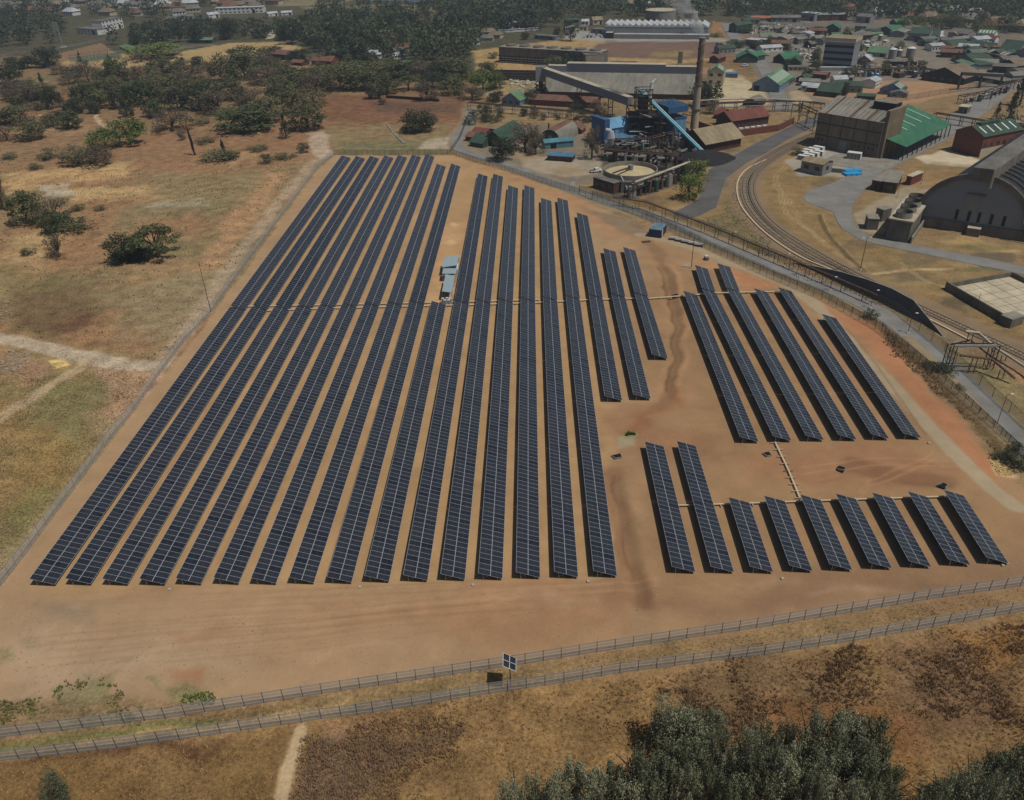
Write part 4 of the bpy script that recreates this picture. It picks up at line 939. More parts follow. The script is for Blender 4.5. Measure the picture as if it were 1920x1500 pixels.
SAV = [(85,127,48,42,'d'),(48,130,38,26,'d'),(15,158,40,40,'d'),(45,205,60,50,'b'),(78,165,16,26,'c'),(95,205,32,40,'d'),(118,213,52,22,'e'),(30,235,60,40,'o'),(50,265,55,40,'o'),(125,245,42,38,'g'),(95,240,36,28,'o'),
(112,140,40,22,'b'),(125,160,40,26,'b'),(160,155,44,42,'b'),(157,205,44,50,'g'),(185,205,46,36,'g'),(218,160,46,50,'g'),(222,205,36,40,'d'),(262,200,64,52,'g'),(255,152,64,32,'b'),(300,140,60,32,'g'),(290,168,64,34,'o'),(237,220,24,22,'d'),
(192,283,56,42,'y'),(238,276,58,56,'y'),(175,315,54,42,'b'),(138,312,64,38,'o'),(88,300,44,26,'s'),(288,222,44,34,'g'),(318,250,66,44,'b'),(340,264,16,20,'b'),(330,208,40,48,'d'),(372,208,62,46,'d'),(352,152,64,32,'b'),(405,215,66,50,'b'),
(412,155,46,50,'o'),(455,152,62,52,'g'),(470,207,52,44,'b'),(432,190,54,42,'o'),(455,250,112,52,'g'),(382,270,40,16,'s'),(370,133,28,28,'d'),(360,140,26,18,'b'),(455,118,58,34,'d'),(402,304,70,30,'s'),(422,302,44,22,'w'),(497,309,28,24,'w'),(567,288,24,24,'w'),
(573,246,72,56,'o'),(535,262,26,44,'c'),(500,232,60,52,'o'),(785,250,58,44,'d'),(772,252,46,24,'h'),(702,187,30,30,'d'),(718,197,16,14,'w'),(800,190,46,42,'b'),(545,215,56,50,'o'),(520,195,64,50,'g'),(585,200,56,40,'s'),
(45,425,60,62,'g'),(92,425,66,50,'b'),(132,440,60,34,'h'),(95,440,56,40,'g'),(4,395,22,80,'b'),(106,486,36,44,'b'),(50,481,28,18,'h'),(145,397,26,16,'h'),(185,396,24,14,'s'),(60,190,50,40,'o'),(20,190,44,40,'b'),(140,190,36,30,'b'),(60,320,30,16,'s'),(8,265,36,30,'b'),(15,300,30,18,'s'),
(340,180,52,34,'o'),(385,180,52,34,'g'),(500,160,70,40,'b'),(545,170,66,44,'g'),(590,178,60,46,'b'),(635,172,66,50,'o'),(680,172,60,44,'g'),(600,150,60,34,'o'),(655,148,70,36,'g'),(705,155,76,40,'o'),(745,150,70,40,'g'),(765,172,44,32,'f'),(725,178,40,40,'g'),(810,168,50,34,'d'),(830,150,52,40,'d'),(860,150,56,44,'g'),(850,180,48,36,'g'),(885,188,48,30,'b'),(905,172,50,42,'y'),(930,168,36,34,'g'),(915,145,40,30,'g'),(790,150,44,34,'b'),
(480,125,50,30,'b'),(505,110,40,26,'d'),(500,130,50,30,'w'),(560,118,50,30,'d'),(625,120,50,36,'d'),(660,112,50,36,'t'),(690,128,44,32,'d'),(575,140,30,18,'w'),(300,112,30,20,'b'),(280,112,90,36,'y'),(205,118,10,16,'c'),(150,118,12,20,'c'),(160,124,16,14,'w'),(298,120,10,22,'c'),(262,118,30,20,'e'),
(340,130,40,20,'b'),(320,160,50,24,'g'),(205,175,50,30,'o'),(240,180,50,30,'g'),(270,178,50,30,'b'),(180,180,44,30,'g'),(300,195,46,30,'o'),(430,225,50,30,'s'),(370,235,40,20,'s'),(530,300,40,16,'s'),(480,285,44,16,'s'),(20,130,34,24,'d'),
(288,492,88,66,'f'),(228,495,58,50,'d'),(255,492,60,44,'d')]
for t in SAV: tree(t[0], t[1], t[2] * 1.0, t[3], t[4], 'in the dry scrub beside the solar field' if t[1] > 180 and t[0] < 640 else ('among the houses beyond the scrub' if t[0] > 480 else 'in the thicket below the playing field'))
IND = [(1294,378,46,50,'y'),(1308,342,44,42,'y'),(985,290,56,58,'b'),(1004,292,36,44,'b'),(942,304,40,46,'d'),(1327,202,56,48,'d'),(930,192,32,22,'d'),(1000,195,40,26,'d'),(1110,300,30,60,'b'),(1120,228,36,40,'b'),(1080,210,30,22,'w'),(905,225,36,36,'w'),(920,230,40,24,'w'),(880,235,26,20,'w'),(1015,180,40,26,'w'),(1078,205,20,14,'w'),
(1075,130,36,34,'d'),(1040,130,40,26,'g'),(1060,135,40,24,'d'),(925,110,24,16,'h'),(1070,78,30,36,'t'),(1045,72,16,22,'d'),(985,75,16,16,'d'),(1278,72,24,14,'b'),(1345,70,26,12,'h'),(1380,90,40,18,'g'),(1470,94,30,14,'d'),(1425,92,30,16,'d'),(1400,62,30,12,'d'),
(1585,180,16,26,'d'),(1600,135,22,12,'d'),(1610,62,16,10,'d'),(1535,60,20,12,'d'),(1635,600,26,22,'w'),(1496,292,24,22,'s'),(1893,240,34,70,'c'),(1870,225,18,30,'c'),(1916,200,30,60,'c'),(1915,345,24,20,'h'),(1340,215,30,26,'b'),(1640,150,14,10,'h'),(1795,120,12,22,'c'),(1440,85,20,10,'w'),(1395,85,20,12,'w')]
for t in IND: tree(t[0], t[1], t[2], t[3], t[4], 'standing among the industrial plant and sheds')
for (x, y, w, h, c) in [(1757,700,34,20,'w'),(1778,708,36,24,'w'),(1742,692,24,12,'s'),(1800,735,24,14,'s'),(1893,870,34,24,'w'),(1915,885,40,30,'w'),(1870,862,26,14,'s'),(1905,850,26,20,'w')]:
    tree(x, y, w, h, c, 'on the weedy bank of the security fence')
# far-off woodland seen as one mass
def far_forest(name, px, n, sp, hr, label, leafm='leaf_forest', px_world=None, nq=110):
    P = px_world if px_world is not None else W2(px); A_ = []
    lo, hi = P.min(0), P.max(0); pts = rng.uniform(lo, hi, (n * 4, 2)); pts = pts[inside(pts[:, 0], pts[:, 1], P)][:n]
    base = [crown_mesh('f', k, None, nq, 0.085, s)[0] for k, s in (('tall', 5), ('round', 6), ('round', 9), ('tall', 12))]
    for i, (x, y) in enumerate(pts):
        h = rng.uniform(*hr); w = h * rng.uniform(0.8, 1.25); a = rng.uniform(0, 6.28); B = base[i % 4] * np.array([w, w, h])
        c, s = math.cos(a), math.sin(a); B = np.stack([B[:, 0] * c - B[:, 1] * s + x, B[:, 0] * s + B[:, 1] * c + y, B[:, 2]], 1)
        rr_ = math.hypot(x, y); t_ = min(max((rr_ - 1500) / 4500, 0), 1); B[:, 2] += t_ * t_ * (3 - 2 * t_) * 60
        A_.append(B)
    V = np.concatenate(A_); o = bpy.data.objects.new(name, mesh_quads(name, V, len(V) // 4, leafm)); COL.objects.link(o); return tag(o, label, 'woodland', None, 'stuff')
far_forest('woodland', [(200, 84), (330, 74), (470, 66), (560, 62), (660, 52), (760, 52), (880, 62), (900, 78), (880, 116), (800, 124), (690, 112), (620, 104), (585, 88), (520, 73), (430, 73), (340, 81), (300, 92)], 210, 10, (11, 19), 'dense dark wood behind the playing field')
# the wood behind the playing field: its standing-out trees are objects of their own
def scatter(px, n, sp):
    P = W2(px); out = []; tries = 0
    while len(out) < n and tries < n * 60:
        tries += 1; x, y = random.uniform(P[:, 0].min(), P[:, 0].max()), random.uniform(P[:, 1].min(), P[:, 1].max())
        if not inside(np.array([x]), np.array([y]), P)[0]: continue
        if all((x - a) ** 2 + (y - b_) ** 2 > sp * sp for a, b_ in out): out.append((x, y))
    return out
def wood(px, n, sp, codes, hr, wr, label, group, name='tree'):
    made = defaultdict(list)
    for x, y in scatter(px, n, sp):
        c = random.choice(codes); cr, tk = random.choice(PROTO[c]); h = random.uniform(*hr); w = h * random.uniform(*wr)
        root = thing(name, label, name, (x, y, 0), random.uniform(0, 6.28), group); made[c].append(root)
        inst('crown', cr, root, scale=(w, w, h)); inst('trunk', tk, root, scale=(h * .8, h * .8, h))
    for c, L_ in made.items(): number(L_, f'{KW[c]} {label}')
wood([(200, 84), (330, 74), (470, 66), (560, 62), (660, 52), (760, 52), (880, 62), (900, 78), (880, 120), (800, 130), (690, 120), (620, 112), (585, 92), (520, 76), (430, 76), (340, 84), (300, 96)], 44, 16, 'tttdddbt', (12, 21), (0.7, 1.1), 'standing out of the wood behind the playing field', 'trees of the wood behind the playing field')
far_forest('woodland', [(-40, 30), (60, 24), (110, 36), (134, 60), (128, 78), (60, 86), (-40, 96)], 95, 13, (9, 16), 'dark suburb trees near the railway cutting in the upper left')
far_forest('woodland', [(860, 30), (960, 30), (1060, 40), (1040, 56), (960, 60), (900, 66), (850, 60)], 80, 11, (12, 18), 'tall dark trees in the wood left of the white factory')
wood([(880, 200), (930, 205), (1010, 212), (1100, 220), (1120, 232), (1000, 226), (880, 222)], 14, 5, 'wbdw', (3, 6), (0.9, 1.2), 'along the old wall above the workshops', 'bushes along the old wall')
far_forest('woodland', [(1360, 34), (1560, 40), (1700, 36), (1800, 54), (1980, 74), (1980, 30), (1780, 18), (1600, 12), (1360, 16)], 330, 12, (7, 13), 'dark green trees behind the green-roofed town')
wood([(1680, 58), (1760, 62), (1860, 72), (1860, 60), (1760, 48), (1690, 48)], 20, 12, 'gyh', (7, 12), (1, 1.3), 'among the far grey warehouses', 'bushy trees among the far warehouses')
far_forest('woodland', [(-300, -40), (380, -40), (560, 8), (540, 12), (390, 12), (300, 42), (120, 30), (-300, 50)], 560, 12, (8, 16), 'dark suburban tree cover filling the far upper left')
far_forest('woodland', [(860, -30), (1400, -30), (1560, -20), (2100, -20), (2100, 56), (1800, 42), (1560, 28), (1420, 24), (1360, 34), (1100, 34), (1000, 44), (860, 52), (800, 20)], 950, 12, (10, 20), 'dark hazy woodland along the far edge behind the factories')
far_forest('woodland', [(560, -20), (700, -14), (860, -22), (860, 12), (700, 14), (600, 10)], 110, 12, (5, 10), 'scattered far scrub trees around the distant water')
far_forest('woodland', [(600, 22), (740, 20), (880, 30), (880, 50), (760, 56), (560, 56)], 150, 12, (8, 16), 'dark tree belt between the sandy road and the wood')
far_forest('woodland', None, 900, 25, (12, 24), 'far hills woodland beyond the last houses', px_world=np.array([[-2200, 1250], [2600, 1250], [3200, 2400], [-2800, 2400]], float), nq=60)

wood([(0, 150), (300, 118), (480, 118), (600, 150), (620, 200), (560, 240), (330, 215), (140, 220), (0, 250)], 34, 9, 'oobbgde', (6, 9.5), (1.15, 1.7), 'in the crowded scrub below the field', 'thorn trees in the crowded scrub')
wood([(480, 120), (700, 120), (860, 130), (880, 160), (700, 168), (520, 150)], 16, 9, 'oobg', (7, 10), (1.2, 1.6), 'around the small houses beyond the scrub', 'olive trees around the small houses')

far_forest('woodland', [(245, 68), (260, 52), (330, 46), (560, 50), (560, 62), (430, 71), (340, 75), (250, 82)], 190, 9, (6.5, 10), 'dark tree belt between the playing field and the white college')
wood([(1390, 70), (1700, 62), (1880, 120), (1700, 150), (1500, 180), (1400, 120)], 34, 12, 'dgto', (4.5, 8.5), (0.9, 1.3), 'between the sheds of the town', 'trees between the sheds of the town')

# charred stumps
for (x, y, h_, w_, lb) in ((366, 291, 58, 1.4, 'tall thin charred tree stump standing alone in the dry grass'), (422, 288, 28, 2.0, 'broad burnt stump rising from a grey bush')):
    p = at(x, y); H_ = height(x, y, y - h_); mb = MB(); r_ = random.Random(x); pr = [(0, 0, -.1)]; 
    for k in range(1, 8): pr.append((r_.uniform(-.25, .25) - k * 0.12, r_.uniform(-.2, .2), H_ * k / 7))
    for k in range(7): mb.tube(pr[k], pr[k + 1], w_ * (.42 if k in (2, 3, 4) else .3) * (1.15 if k < 6 else .6), w_ * (.42 if k in (1, 2, 3) else .28) * (.15 if k == 6 else 1), 7, 'bark_black')
    tag(mb.build('tree_stump', None, p), lb, 'tree stump')

# tall grey-green poplar growth at the near edge
for v in range(4):
    pass
proto('p', 'poplar', 'leaf_poplar', 7500, 0.0155, 4)
proto('q', 'round', 'leaf_poplar', 7000, 0.017, 2)
NEARP = [(1268, 1440, 104, 84, 'q'), (1300, 1420, 76, 64, 'q'), (1335, 1416, 56, 60, 'p')]
for t in NEARP: tree(*t, 'in front of the dark thicket at the near edge')
random.seed(21)
def topline(x):
    L_ = [(990, 1475), (1060, 1462), (1120, 1440), (1190, 1420), (1240, 1400), (1300, 1390), (1370, 1370), (1440, 1355), (1500, 1350), (1560, 1345), (1620, 1350), (1650, 1440), (1700, 1480), (1760, 1450), (1840, 1420), (1920, 1400), (2000, 1390)]
    for (a, b_), (c, d) in zip(L_, L_[1:]):
        if a <= x <= c: return b_ + (d - b_) * (x - a) / (c - a)
    return 1480
k = 0
for row, dy in enumerate((26, 68, 112, 150)):
    x = 960 + row * 17
    while x < 1990:
        ty = topline(min(max(x, 990), 2000)) + dy + random.uniform(-8, 10); hp = random.uniform(78, 112)
        if ty < 1500: tree(x, ty + hp * 0.9, random.uniform(52, 78), hp * 1.08, random.choice('ppq'), ('in the back row', 'in the second row', 'in the third row', 'in the nearest row')[row] + ' of the near thicket', group=None)
        x += random.uniform(33, 44)
tree(112, 1530, 44, 62, 'q', label='small pale grey-green tree at the bottom left edge of the grass', group=None)

# give every single tree a label of its own
from collections import defaultdict
gr = defaultdict(list)
for r_ in TREES: gr[(r_[3], r_[4])].append(r_)
def place_word(px, py, L_):
    return None
for (code, zone), L_ in gr.items():
    L_.sort(key=lambda r: r[1]); n_ = len(L_)
    for i, (root, px, py, c, z, w) in enumerate(L_):
        if n_ == 1: root['label'] = f'{KW.get(c, "grey-green poplar")} {z}'
        else:
            kw = KW.get(c, 'grey-green poplar'); o_ = 'leftmost' if i == 0 else ('rightmost' if i == n_ - 1 else (ORD[i + 1] + ' from left' if i + 1 < len(ORD) else f'{ORD[n_ - i] if n_ - i < len(ORD) else n_ - i} from right'))
            root['label'] = f'{kw} {z}, {o_}'
        root['group'] = {'p': 'poplars of the near thicket'}.get(c, f'{KW.get(c, "pale poplar")}s {z}')

# ---------------------------------------------------------------- grass tussocks and weeds
AVOID = [(W2([(556, 1360), (545, 1420), (530, 1480), (520, 1560)]), 1.3), (W2([(-60, 628), (0, 636), (70, 648), (150, 668), (230, 684), (300, 684)]), 3.2), (W2([(160, 680), (100, 720), (50, 755), (-30, 800)]), 2.0), (W2([(640, 1310), (400, 1345), (150, 1380)]), .1)]
def tussocks(name, px, n, hr, m, label, blades=5, thr=None, world=None, lean=.5, breakup=0.5, wide=0.03, warp=None):
    P = W2(px); lo, hi = P.min(0), P.max(0); pts = rng.uniform(lo, hi, (n * 3, 2)); wv = min(5, 60 / max(1, (hi - lo).max()) * 5) if warp is None else warp
    pts = pts[inside(pts[:, 0] + (fbm(pts[:, 0], pts[:, 1], 7, 4, 61) - .5) * 2 * wv, pts[:, 1] + (fbm(pts[:, 0], pts[:, 1], 7, 4, 71) - .5) * 2 * wv, P)]
    for av, dd in AVOID: pts = pts[seg_dist(pts[:, 0], pts[:, 1], av, False) > dd * rng.uniform(.6, 1.2, len(pts))]
    if thr: pts = pts[fbm(pts[:, 0], pts[:, 1], thr, 3, 51) + rng.uniform(-.14, .14, len(pts)) > breakup]
    pts = pts[:n]; k = len(pts)
    if not k: return
    base = np.repeat(pts, blades, 0); kk = len(base); h = rng.uniform(hr[0], hr[1], kk); a = rng.uniform(0, 6.28, kk)
    off = rng.normal(0, 0.16, (kk, 2)) * h[:, None]; bx = base + off
    d = np.stack([np.cos(a), np.sin(a)], 1) * (h * lean * rng.uniform(.3, 1.2, kk))[:, None]; w = np.stack([-np.sin(a), np.cos(a)], 1) * (wide + h * 0.05)[:, None]
    z0 = np.full((kk, 1), -0.05)
    v0 = np.concatenate([bx - w, z0], 1); v1 = np.concatenate([bx + w, z0], 1); v2 = np.concatenate([bx + d + w * .5, h[:, None]], 1); v3 = np.concatenate([bx + d - w * .5, h[:, None] * .9], 1)
    V = np.stack([v0, v1, v2, v3], 1).reshape(-1, 3)
    o = bpy.data.objects.new(name, mesh_quads(name, V, kk, m)); COL.objects.link(o); tag(o, label, 'grass', None, 'stuff')
VELD = [(-60, 1440), (640, 1352), (1162, 1272), (1600, 1212), (1990, 1150), (1990, 1540), (-60, 1540)]
tussocks('grass', VELD, 9000, (.12, .32), 'grass_gold', 'golden dry grass covering the near veld', 5)
tussocks('grass', VELD, 4500, (.15, .45), 'grass_brown', 'dark brown dead bracken patches in the near veld', 6, 14, breakup=0.55)
tussocks('grass', [(560, 1405), (740, 1365), (870, 1345), (880, 1370), (760, 1450), (700, 1540), (550, 1540)], 2400, (.2, .6), 'grass_brown', 'dark bracken bed left of the golden grass', 6)
tussocks('grass', [(1230, 1270), (1540, 1228), (1900, 1165), (1960, 1200), (1920, 1380), (1580, 1340), (1340, 1360)], 4200, (.2, .7), 'grass_brown', 'dark shrubby bracken on the right of the near veld', 6, 9, breakup=0.5, warp=7)
tussocks('grass', [(-40, 1396), (300, 1352), (640, 1302), (985, 1252), (1418, 1186), (1980, 1092), (1980, 1126), (1600, 1196), (1162, 1258), (917, 1296), (640, 1338), (-40, 1426)], 3400, (.1, .26), 'grass_gold', 'dry grass between the two parallel fences', 5)
tussocks('grass', [(-40, 1396), (300, 1352), (640, 1302), (985, 1252), (1418, 1186), (1980, 1092), (1980, 1126), (1600, 1196), (1162, 1258), (917, 1296), (640, 1338), (-40, 1426)], 1800, (.1, .3), 'grass_green', 'greenish grass between the two parallel fences', 5, 8)
LEFTV = [(-40, 640), (300, 690), (390, 560), (520, 390), (610, 300), (400, 290), (0, 300)]
tussocks('grass', LEFTV, 2600, (.12, .32), 'grass_brown', 'brown tufts over the scrubland left of the solar field', 4, 18, wide=.05)
tussocks('grass', LEFTV, 3600, (.1, .26), 'grass_gold', 'straw-coloured tufts over the scrubland left of the solar field', 4, wide=.08)
tussocks('grass', LEFTV, 1300, (.2, .6), 'grass_green', 'green tufts over the scrubland left of the solar field', 6, 12, breakup=.55, wide=.1)
tussocks('grass', [(-40, 700), (100, 700), (290, 700), (200, 840), (110, 930), (0, 1070), (-60, 1120)], 2600, (.1, .28), 'grass_green', 'olive grass beside the lower left fence', 4, 10, breakup=.48, wide=.07)
tussocks('grass', [(-40, 700), (100, 700), (290, 700), (200, 840), (110, 930), (0, 1070), (-60, 1120)], 3200, (.1, .28), 'grass_gold', 'straw grass beside the lower left fence', 4, wide=.07)
tussocks('weeds', [(-20, 1322), (110, 1292), (230, 1262), (210, 1310), (290, 1335), (0, 1375)], 1300, (.15, .45), 'grass_green', 'olive weeds in the bottom left corner of the site', 6, 5, breakup=.45, wide=.08)
tussocks('weeds', [(315, 1300), (350, 1290), (410, 1296), (400, 1318), (320, 1322)], 150, (.1, .3), 'weed', 'bright green weeds against the inner fence', 7, wide=.08)
tussocks('weeds', [(0, 1215), (26, 1212), (28, 1235), (0, 1243)], 80, (.1, .3), 'weed', 'green weed patch at the left edge of the bare soil', 7, wide=.1)
tussocks('weeds', [(1162, 816), (1190, 812), (1188, 824), (1164, 826)], 60, (.3, .6), 'weed', 'green weeds beside the storm ditch head', 7, wide=.1)
tussocks('weeds', [(1640, 604), (1700, 645), (1780, 725), (1900, 862), (1925, 884), (1880, 862), (1760, 742), (1660, 662)], 1100, (.15, .6), 'grass_brown', 'brown weeds on the bank under the security fence', 5, wide=.08)
tussocks('weeds', [(1355, 400), (1375, 340), (1392, 330), (1400, 400), (1440, 440), (1460, 490), (1400, 460), (1300, 415)], 900, (.1, .3), 'grass_green', 'olive weeds inside the rail curve', 5, wide=.1)
tussocks('weeds', [(1360, 440), (1440, 470), (1560, 505), (1700, 570), (1690, 580), (1500, 520)], 900, (.1, .35), 'grass_brown', 'weeds on the railway embankment', 5, wide=.1)
# ---------------------------------------------------------------- buildings
def frame2(A_, B_):
    a, b_ = at(*A_), at(*B_); d = b_ - a; return a, d.length, math.atan2(d.y, d.x)
def building(A_, B_, depth, h, rh, wall, roof, label, name='shed', cat='shed', ridge='x', win=0, floors=1, door=None, sky=0, group=None, over=0.4, flat=False, mono=0.0, side=0, gable_m=None, winm='window_glass', vent=False):
    """A_,B_ picture points of the front wall foot (left, right); x along it, y into the picture"""
    o, Lx, rz = frame2(A_, B_); root = thing(name, label, cat, o, rz, group); D = depth; mb = MB(); g = gable_m or wall
    mb.box(0, Lx, 0, D, 0, h, wall)
    if rh > 0 and not flat:
        if ridge == 'x':
            for x in (0.01, Lx - 0.01): mb.poly([(x, 0, h), (x, D, h), (x, D / 2, h + rh)], g)
        else:
            for y in (0.01, D - 0.01): mb.poly([(0, y, h), (Lx, y, h), (Lx / 2, y, h + rh)], g)
    mb.build('wall', root); rf = MB(); t = 0.14; e = over
    if flat:
        rf.box(-e, Lx + e, -e, D + e, h + 0.002, h + 0.3, roof)
    elif mono:
        P = [(-e, -e, h), (Lx + e, -e, h), (Lx + e, D + e, h + mono), (-e, D + e, h + mono)]
        rf.poly([(x, y, z + t) for x, y, z in P], roof); rf.poly(P[::-1], roof)
        for k in range(4): a, b_ = P[k], P[(k + 1) % 4]; rf.poly([a, b_, (b_[0], b_[1], b_[2] + t), (a[0], a[1], a[2] + t)], roof)
        MB().poly([(Lx, 0, h), (Lx, D, h), (Lx, D, h + mono)], wall).poly([(0, 0, h), (0, D, h + mono), (0, D, h)], wall).poly([(0, D, h), (0, D, h + mono), (Lx, D, h + mono), (Lx, D, h)], wall).build('upper_wall', root)
    else:
        if ridge == 'x':
            s = rh / (D / 2); Z0 = h - e * s
            for P in ([(-e, -e, Z0), (Lx + e, -e, Z0), (Lx + e, D / 2, h + rh), (-e, D / 2, h + rh)], [(Lx + e, D + e, Z0), (-e, D + e, Z0), (-e, D / 2, h + rh), (Lx + e, D / 2, h + rh)]):
                rf.poly([(x, y, z + t) for x, y, z in P], roof)
                rf.poly([(x, y, z + 0.02) for x, y, z in P[::-1]], roof)
                for k in (0, 1, 3): a, b_ = P[k], P[(k + 1) % 4]; rf.poly([(a[0], a[1], a[2] + .02), (b_[0], b_[1], b_[2] + .02), (b_[0], b_[1], b_[2] + t), (a[0], a[1], a[2] + t)], roof)
        else:
            s = rh / (Lx / 2); Z0 = h - e * s
            for P in ([(Lx + e, -e, Z0), (Lx + e, D + e, Z0), (Lx / 2, D + e, h + rh), (Lx / 2, -e, h + rh)], [(-e, D + e, Z0), (-e, -e, Z0), (Lx / 2, -e, h + rh), (Lx / 2, D + e, h + rh)]):
                rf.poly([(x, y, z + t) for x, y, z in P], roof); rf.poly([(x, y, z + 0.02) for x, y, z in P[::-1]], roof)
                for k in (0, 1, 3): a, b_ = P[k], P[(k + 1) % 4]; rf.poly([(a[0], a[1], a[2] + .02), (b_[0], b_[1], b_[2] + .02), (b_[0], b_[1], b_[2] + t), (a[0], a[1], a[2] + t)], roof)
    r_o = rf.build('roof', root)
    if sky and not flat:
        sm = MB().box(-.5, .5, -.5, .5, 0, 0.03, 'skylight').mesh('skylight')
        for k in range(sky):
            f = (k + 0.6) / (sky + 0.2)
            if ridge == 'x':
                L_ = math.hypot(D / 2, rh); an = math.atan2(rh, D / 2); inst('skylight', sm, r_o, (Lx * f, D * 0.25, h + rh * .5 + t + .02), (an, 0, 0), (0.8, L_ * 0.62, 1))
            else:
                L_ = math.hypot(Lx / 2, rh); an = math.atan2(rh, Lx / 2)
                for sg in (-1, 1): inst('skylight', sm, r_o, (Lx / 2 + sg * Lx * .25, D * f, h + rh * .5 + t + .02), (0, sg * an, 0), (L_ * 0.6, 0.8, 1))
    if vent: 
        if ridge == 'x': MB().box(Lx * .1, Lx * .9, D / 2 - .7, D / 2 + .7, h + rh - .2, h + rh + .7, roof).build('ridge_vent', r_o)
        else: MB().box(Lx / 2 - .7, Lx / 2 + .7, D * .1, D * .9, h + rh - .2, h + rh + .7, roof).build('ridge_vent', r_o)
    if win:
        wm = MB().box(-.5, .5, -.06, 0.04, -.5, .5, winm).mesh('window'); fh = h / floors; ww = Lx / (win * 1.9)
        for fl in range(floors):
            for k in range(win):
                if door is not None and fl == 0 and abs((k + .5) / win - door) < .6 / win: continue
                inst('window', wm, root, (Lx * (k + .5) / win, 0, fh * (fl + .55)), (0, 0, 0), (min(ww, 2.2), 1, min(fh * .42, 1.6)))
    if side:
        wm = MB().box(-.06, .04, -.5, .5, -.5, .5, winm).mesh('window')
        for k in range(side): inst('window', wm, root, (Lx, D * (k + .5) / side, h * .55), (0, 0, 0), (1, min(D / side * .5, 2), min(h * .4, 1.6)))
    if door is not None:
        MB().box(Lx * door - min(Lx * .1, 1.6), Lx * door + min(Lx * .1, 1.6), -.08, .05, 0, min(h * .75, 4), 'opening').build('door', root)
    root['_d'] = 0; del root['_d']
    return root, Lx
def B(A_, B_, depth, top, rh, wall, roof, label, **kw):
    """top = picture line of the front eave"""
    return building(A_, B_, depth, max(2.2, height(A_[0], A_[1], top)), rh, wall, roof, label, **kw)

# --- the brown clad process building
r_, Lx = building((1525.5, 274), (1642.5, 297), 14.5, 15.2, 1, 'brown_clad', 'shed_roof', 'large brown clad building with pale ribbed roof beside the green canopy', name='factory_building', cat='building', mono=5.0, over=0.5)
for k, z in enumerate((5.3, 10.6)): MB().box(-.12, Lx + .12, -.14, -.02, z, z + .5, 'dark_steel').build('band', r_)
for k in range(6): MB().box(Lx * k / 5 - .12, Lx * k / 5 + .12, -.20, -.145, 0, 15.1, 'dark_steel').build('column', r_)
for k in range(5):
    for z in (5.85, 11.15): MB().box(Lx * k / 5 + .2, Lx * (k + 1) / 5 - .2, -.10, -.01, z, z + 3.9, 'brown_clad').build('panel', r_)
MB().box(Lx * .40, Lx * .53, -.3, -.205, 0, 4.9, 'grey_wall').build('roller_door', r_)
for x in (.04, .1, .22, .29, .62, .69, .84, .91): MB().box(Lx * x, Lx * x + 1.1, -.12, -.03, 3.0, 4.2, 'window_glass').build('window', r_)
for f in (.12, .50, .76): MB().beam((Lx * f, -.3, 15.42), (Lx * f, 14.4, 20.35), .9, .25, 'rusty').build('roof_gap', r_)
for f in np.linspace(.03, .97, 15): MB().beam((Lx * f, -.4, 15.36), (Lx * f, 14.8, 20.43), .16, .08, 'concrete_pale').build('roof_rib', r_)
MB().box(Lx - 10.5, Lx - .5, 9.0, 14.9, 17.0, 21.6, 'opening', top='shed_roof').box(Lx + .15, Lx + 1.8, .6, 14.6, 0, 20.2, 'brown_clad').build('penthouse', r_)
MB().box(Lx + .01, Lx + .12, 0.02, .58, 0, 15, 'cream_wall').build('corner_panel', r_)
# --- green canopy on columns
cs = [at(1699, 275.5, 6.0), at(1785.5, 232.5, 6.0), None, at(1661, 259.5, 8.6)]
nn = (cs[1] - cs[0]).cross(cs[3] - cs[0]); C0 = Vector((0, 0, CAMH)); dr = at(1701, 194.5) - C0; cs[2] = C0 + dr * ((cs[0] - C0).dot(nn) / dr.dot(nn))
o = Vector((cs[0].x, cs[0].y, 0)); root = thing('canopy', 'big green sloping canopy roof on steel columns beside the brown building', 'canopy', o)
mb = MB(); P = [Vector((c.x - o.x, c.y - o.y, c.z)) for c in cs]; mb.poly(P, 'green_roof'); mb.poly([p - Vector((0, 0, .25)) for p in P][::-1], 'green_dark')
for k in range(4): a, b_ = P[k], P[(k + 1) % 4]; mb.poly([a, a - Vector((0, 0, .25)), b_ - Vector((0, 0, .25)), b_], 'green_roof')
ro = mb.build('roof', root)
for k in range(11):
    c = P[0] + (P[1] - P[0]) * (k / 10); MB().box(c.x - .16 - .3, c.x + .16 - .3, c.y - .16 + .4, c.y + .16 + .4, 0, c.z - .3, 'dark_steel').build('column', root)
for k in range(5):
    c = P[3] + (P[0] - P[3]) * (k / 5); MB().box(c.x - .16, c.x + .16, c.y + .3, c.y + .6, 0, c.z - .3, 'dark_steel').build('column', root)
for k in range(5):
    f = .22 + k * .165; a = P[3] + (P[2] - P[3]) * f; b_ = P[0] + (P[1] - P[0]) * f; L_ = (.22, .36, .44, .46, .55)[k]
    q = a + (b_ - a) * (0.06); e_ = a + (b_ - a) * (0.06 + L_); MB().beam(q + Vector((0, 0, .06)), e_ + Vector((0, 0, .06)), .55, .06, 'skylight').build('skylight', ro)
# --- red brick building with green roof
r_, Lx = building((1783, 282), (1835, 295.5), 25, 9.0, 3.2, 'brick', 'green_dark', 'dark red brick building with green gabled roof and ridge vent', name='brick_building', cat='building', ridge='y', sky=5, side=6, over=.5)
MB().box(Lx / 2 - 1.2, Lx / 2 + 1.2, 4, 16, 11.8, 13.0, 'green_dark').build('ridge_vent', r_)
MB().box(Lx + .01, Lx + .12, 0, 25, 0, 3.6, 'cream_wall').build('base_wall', r_)
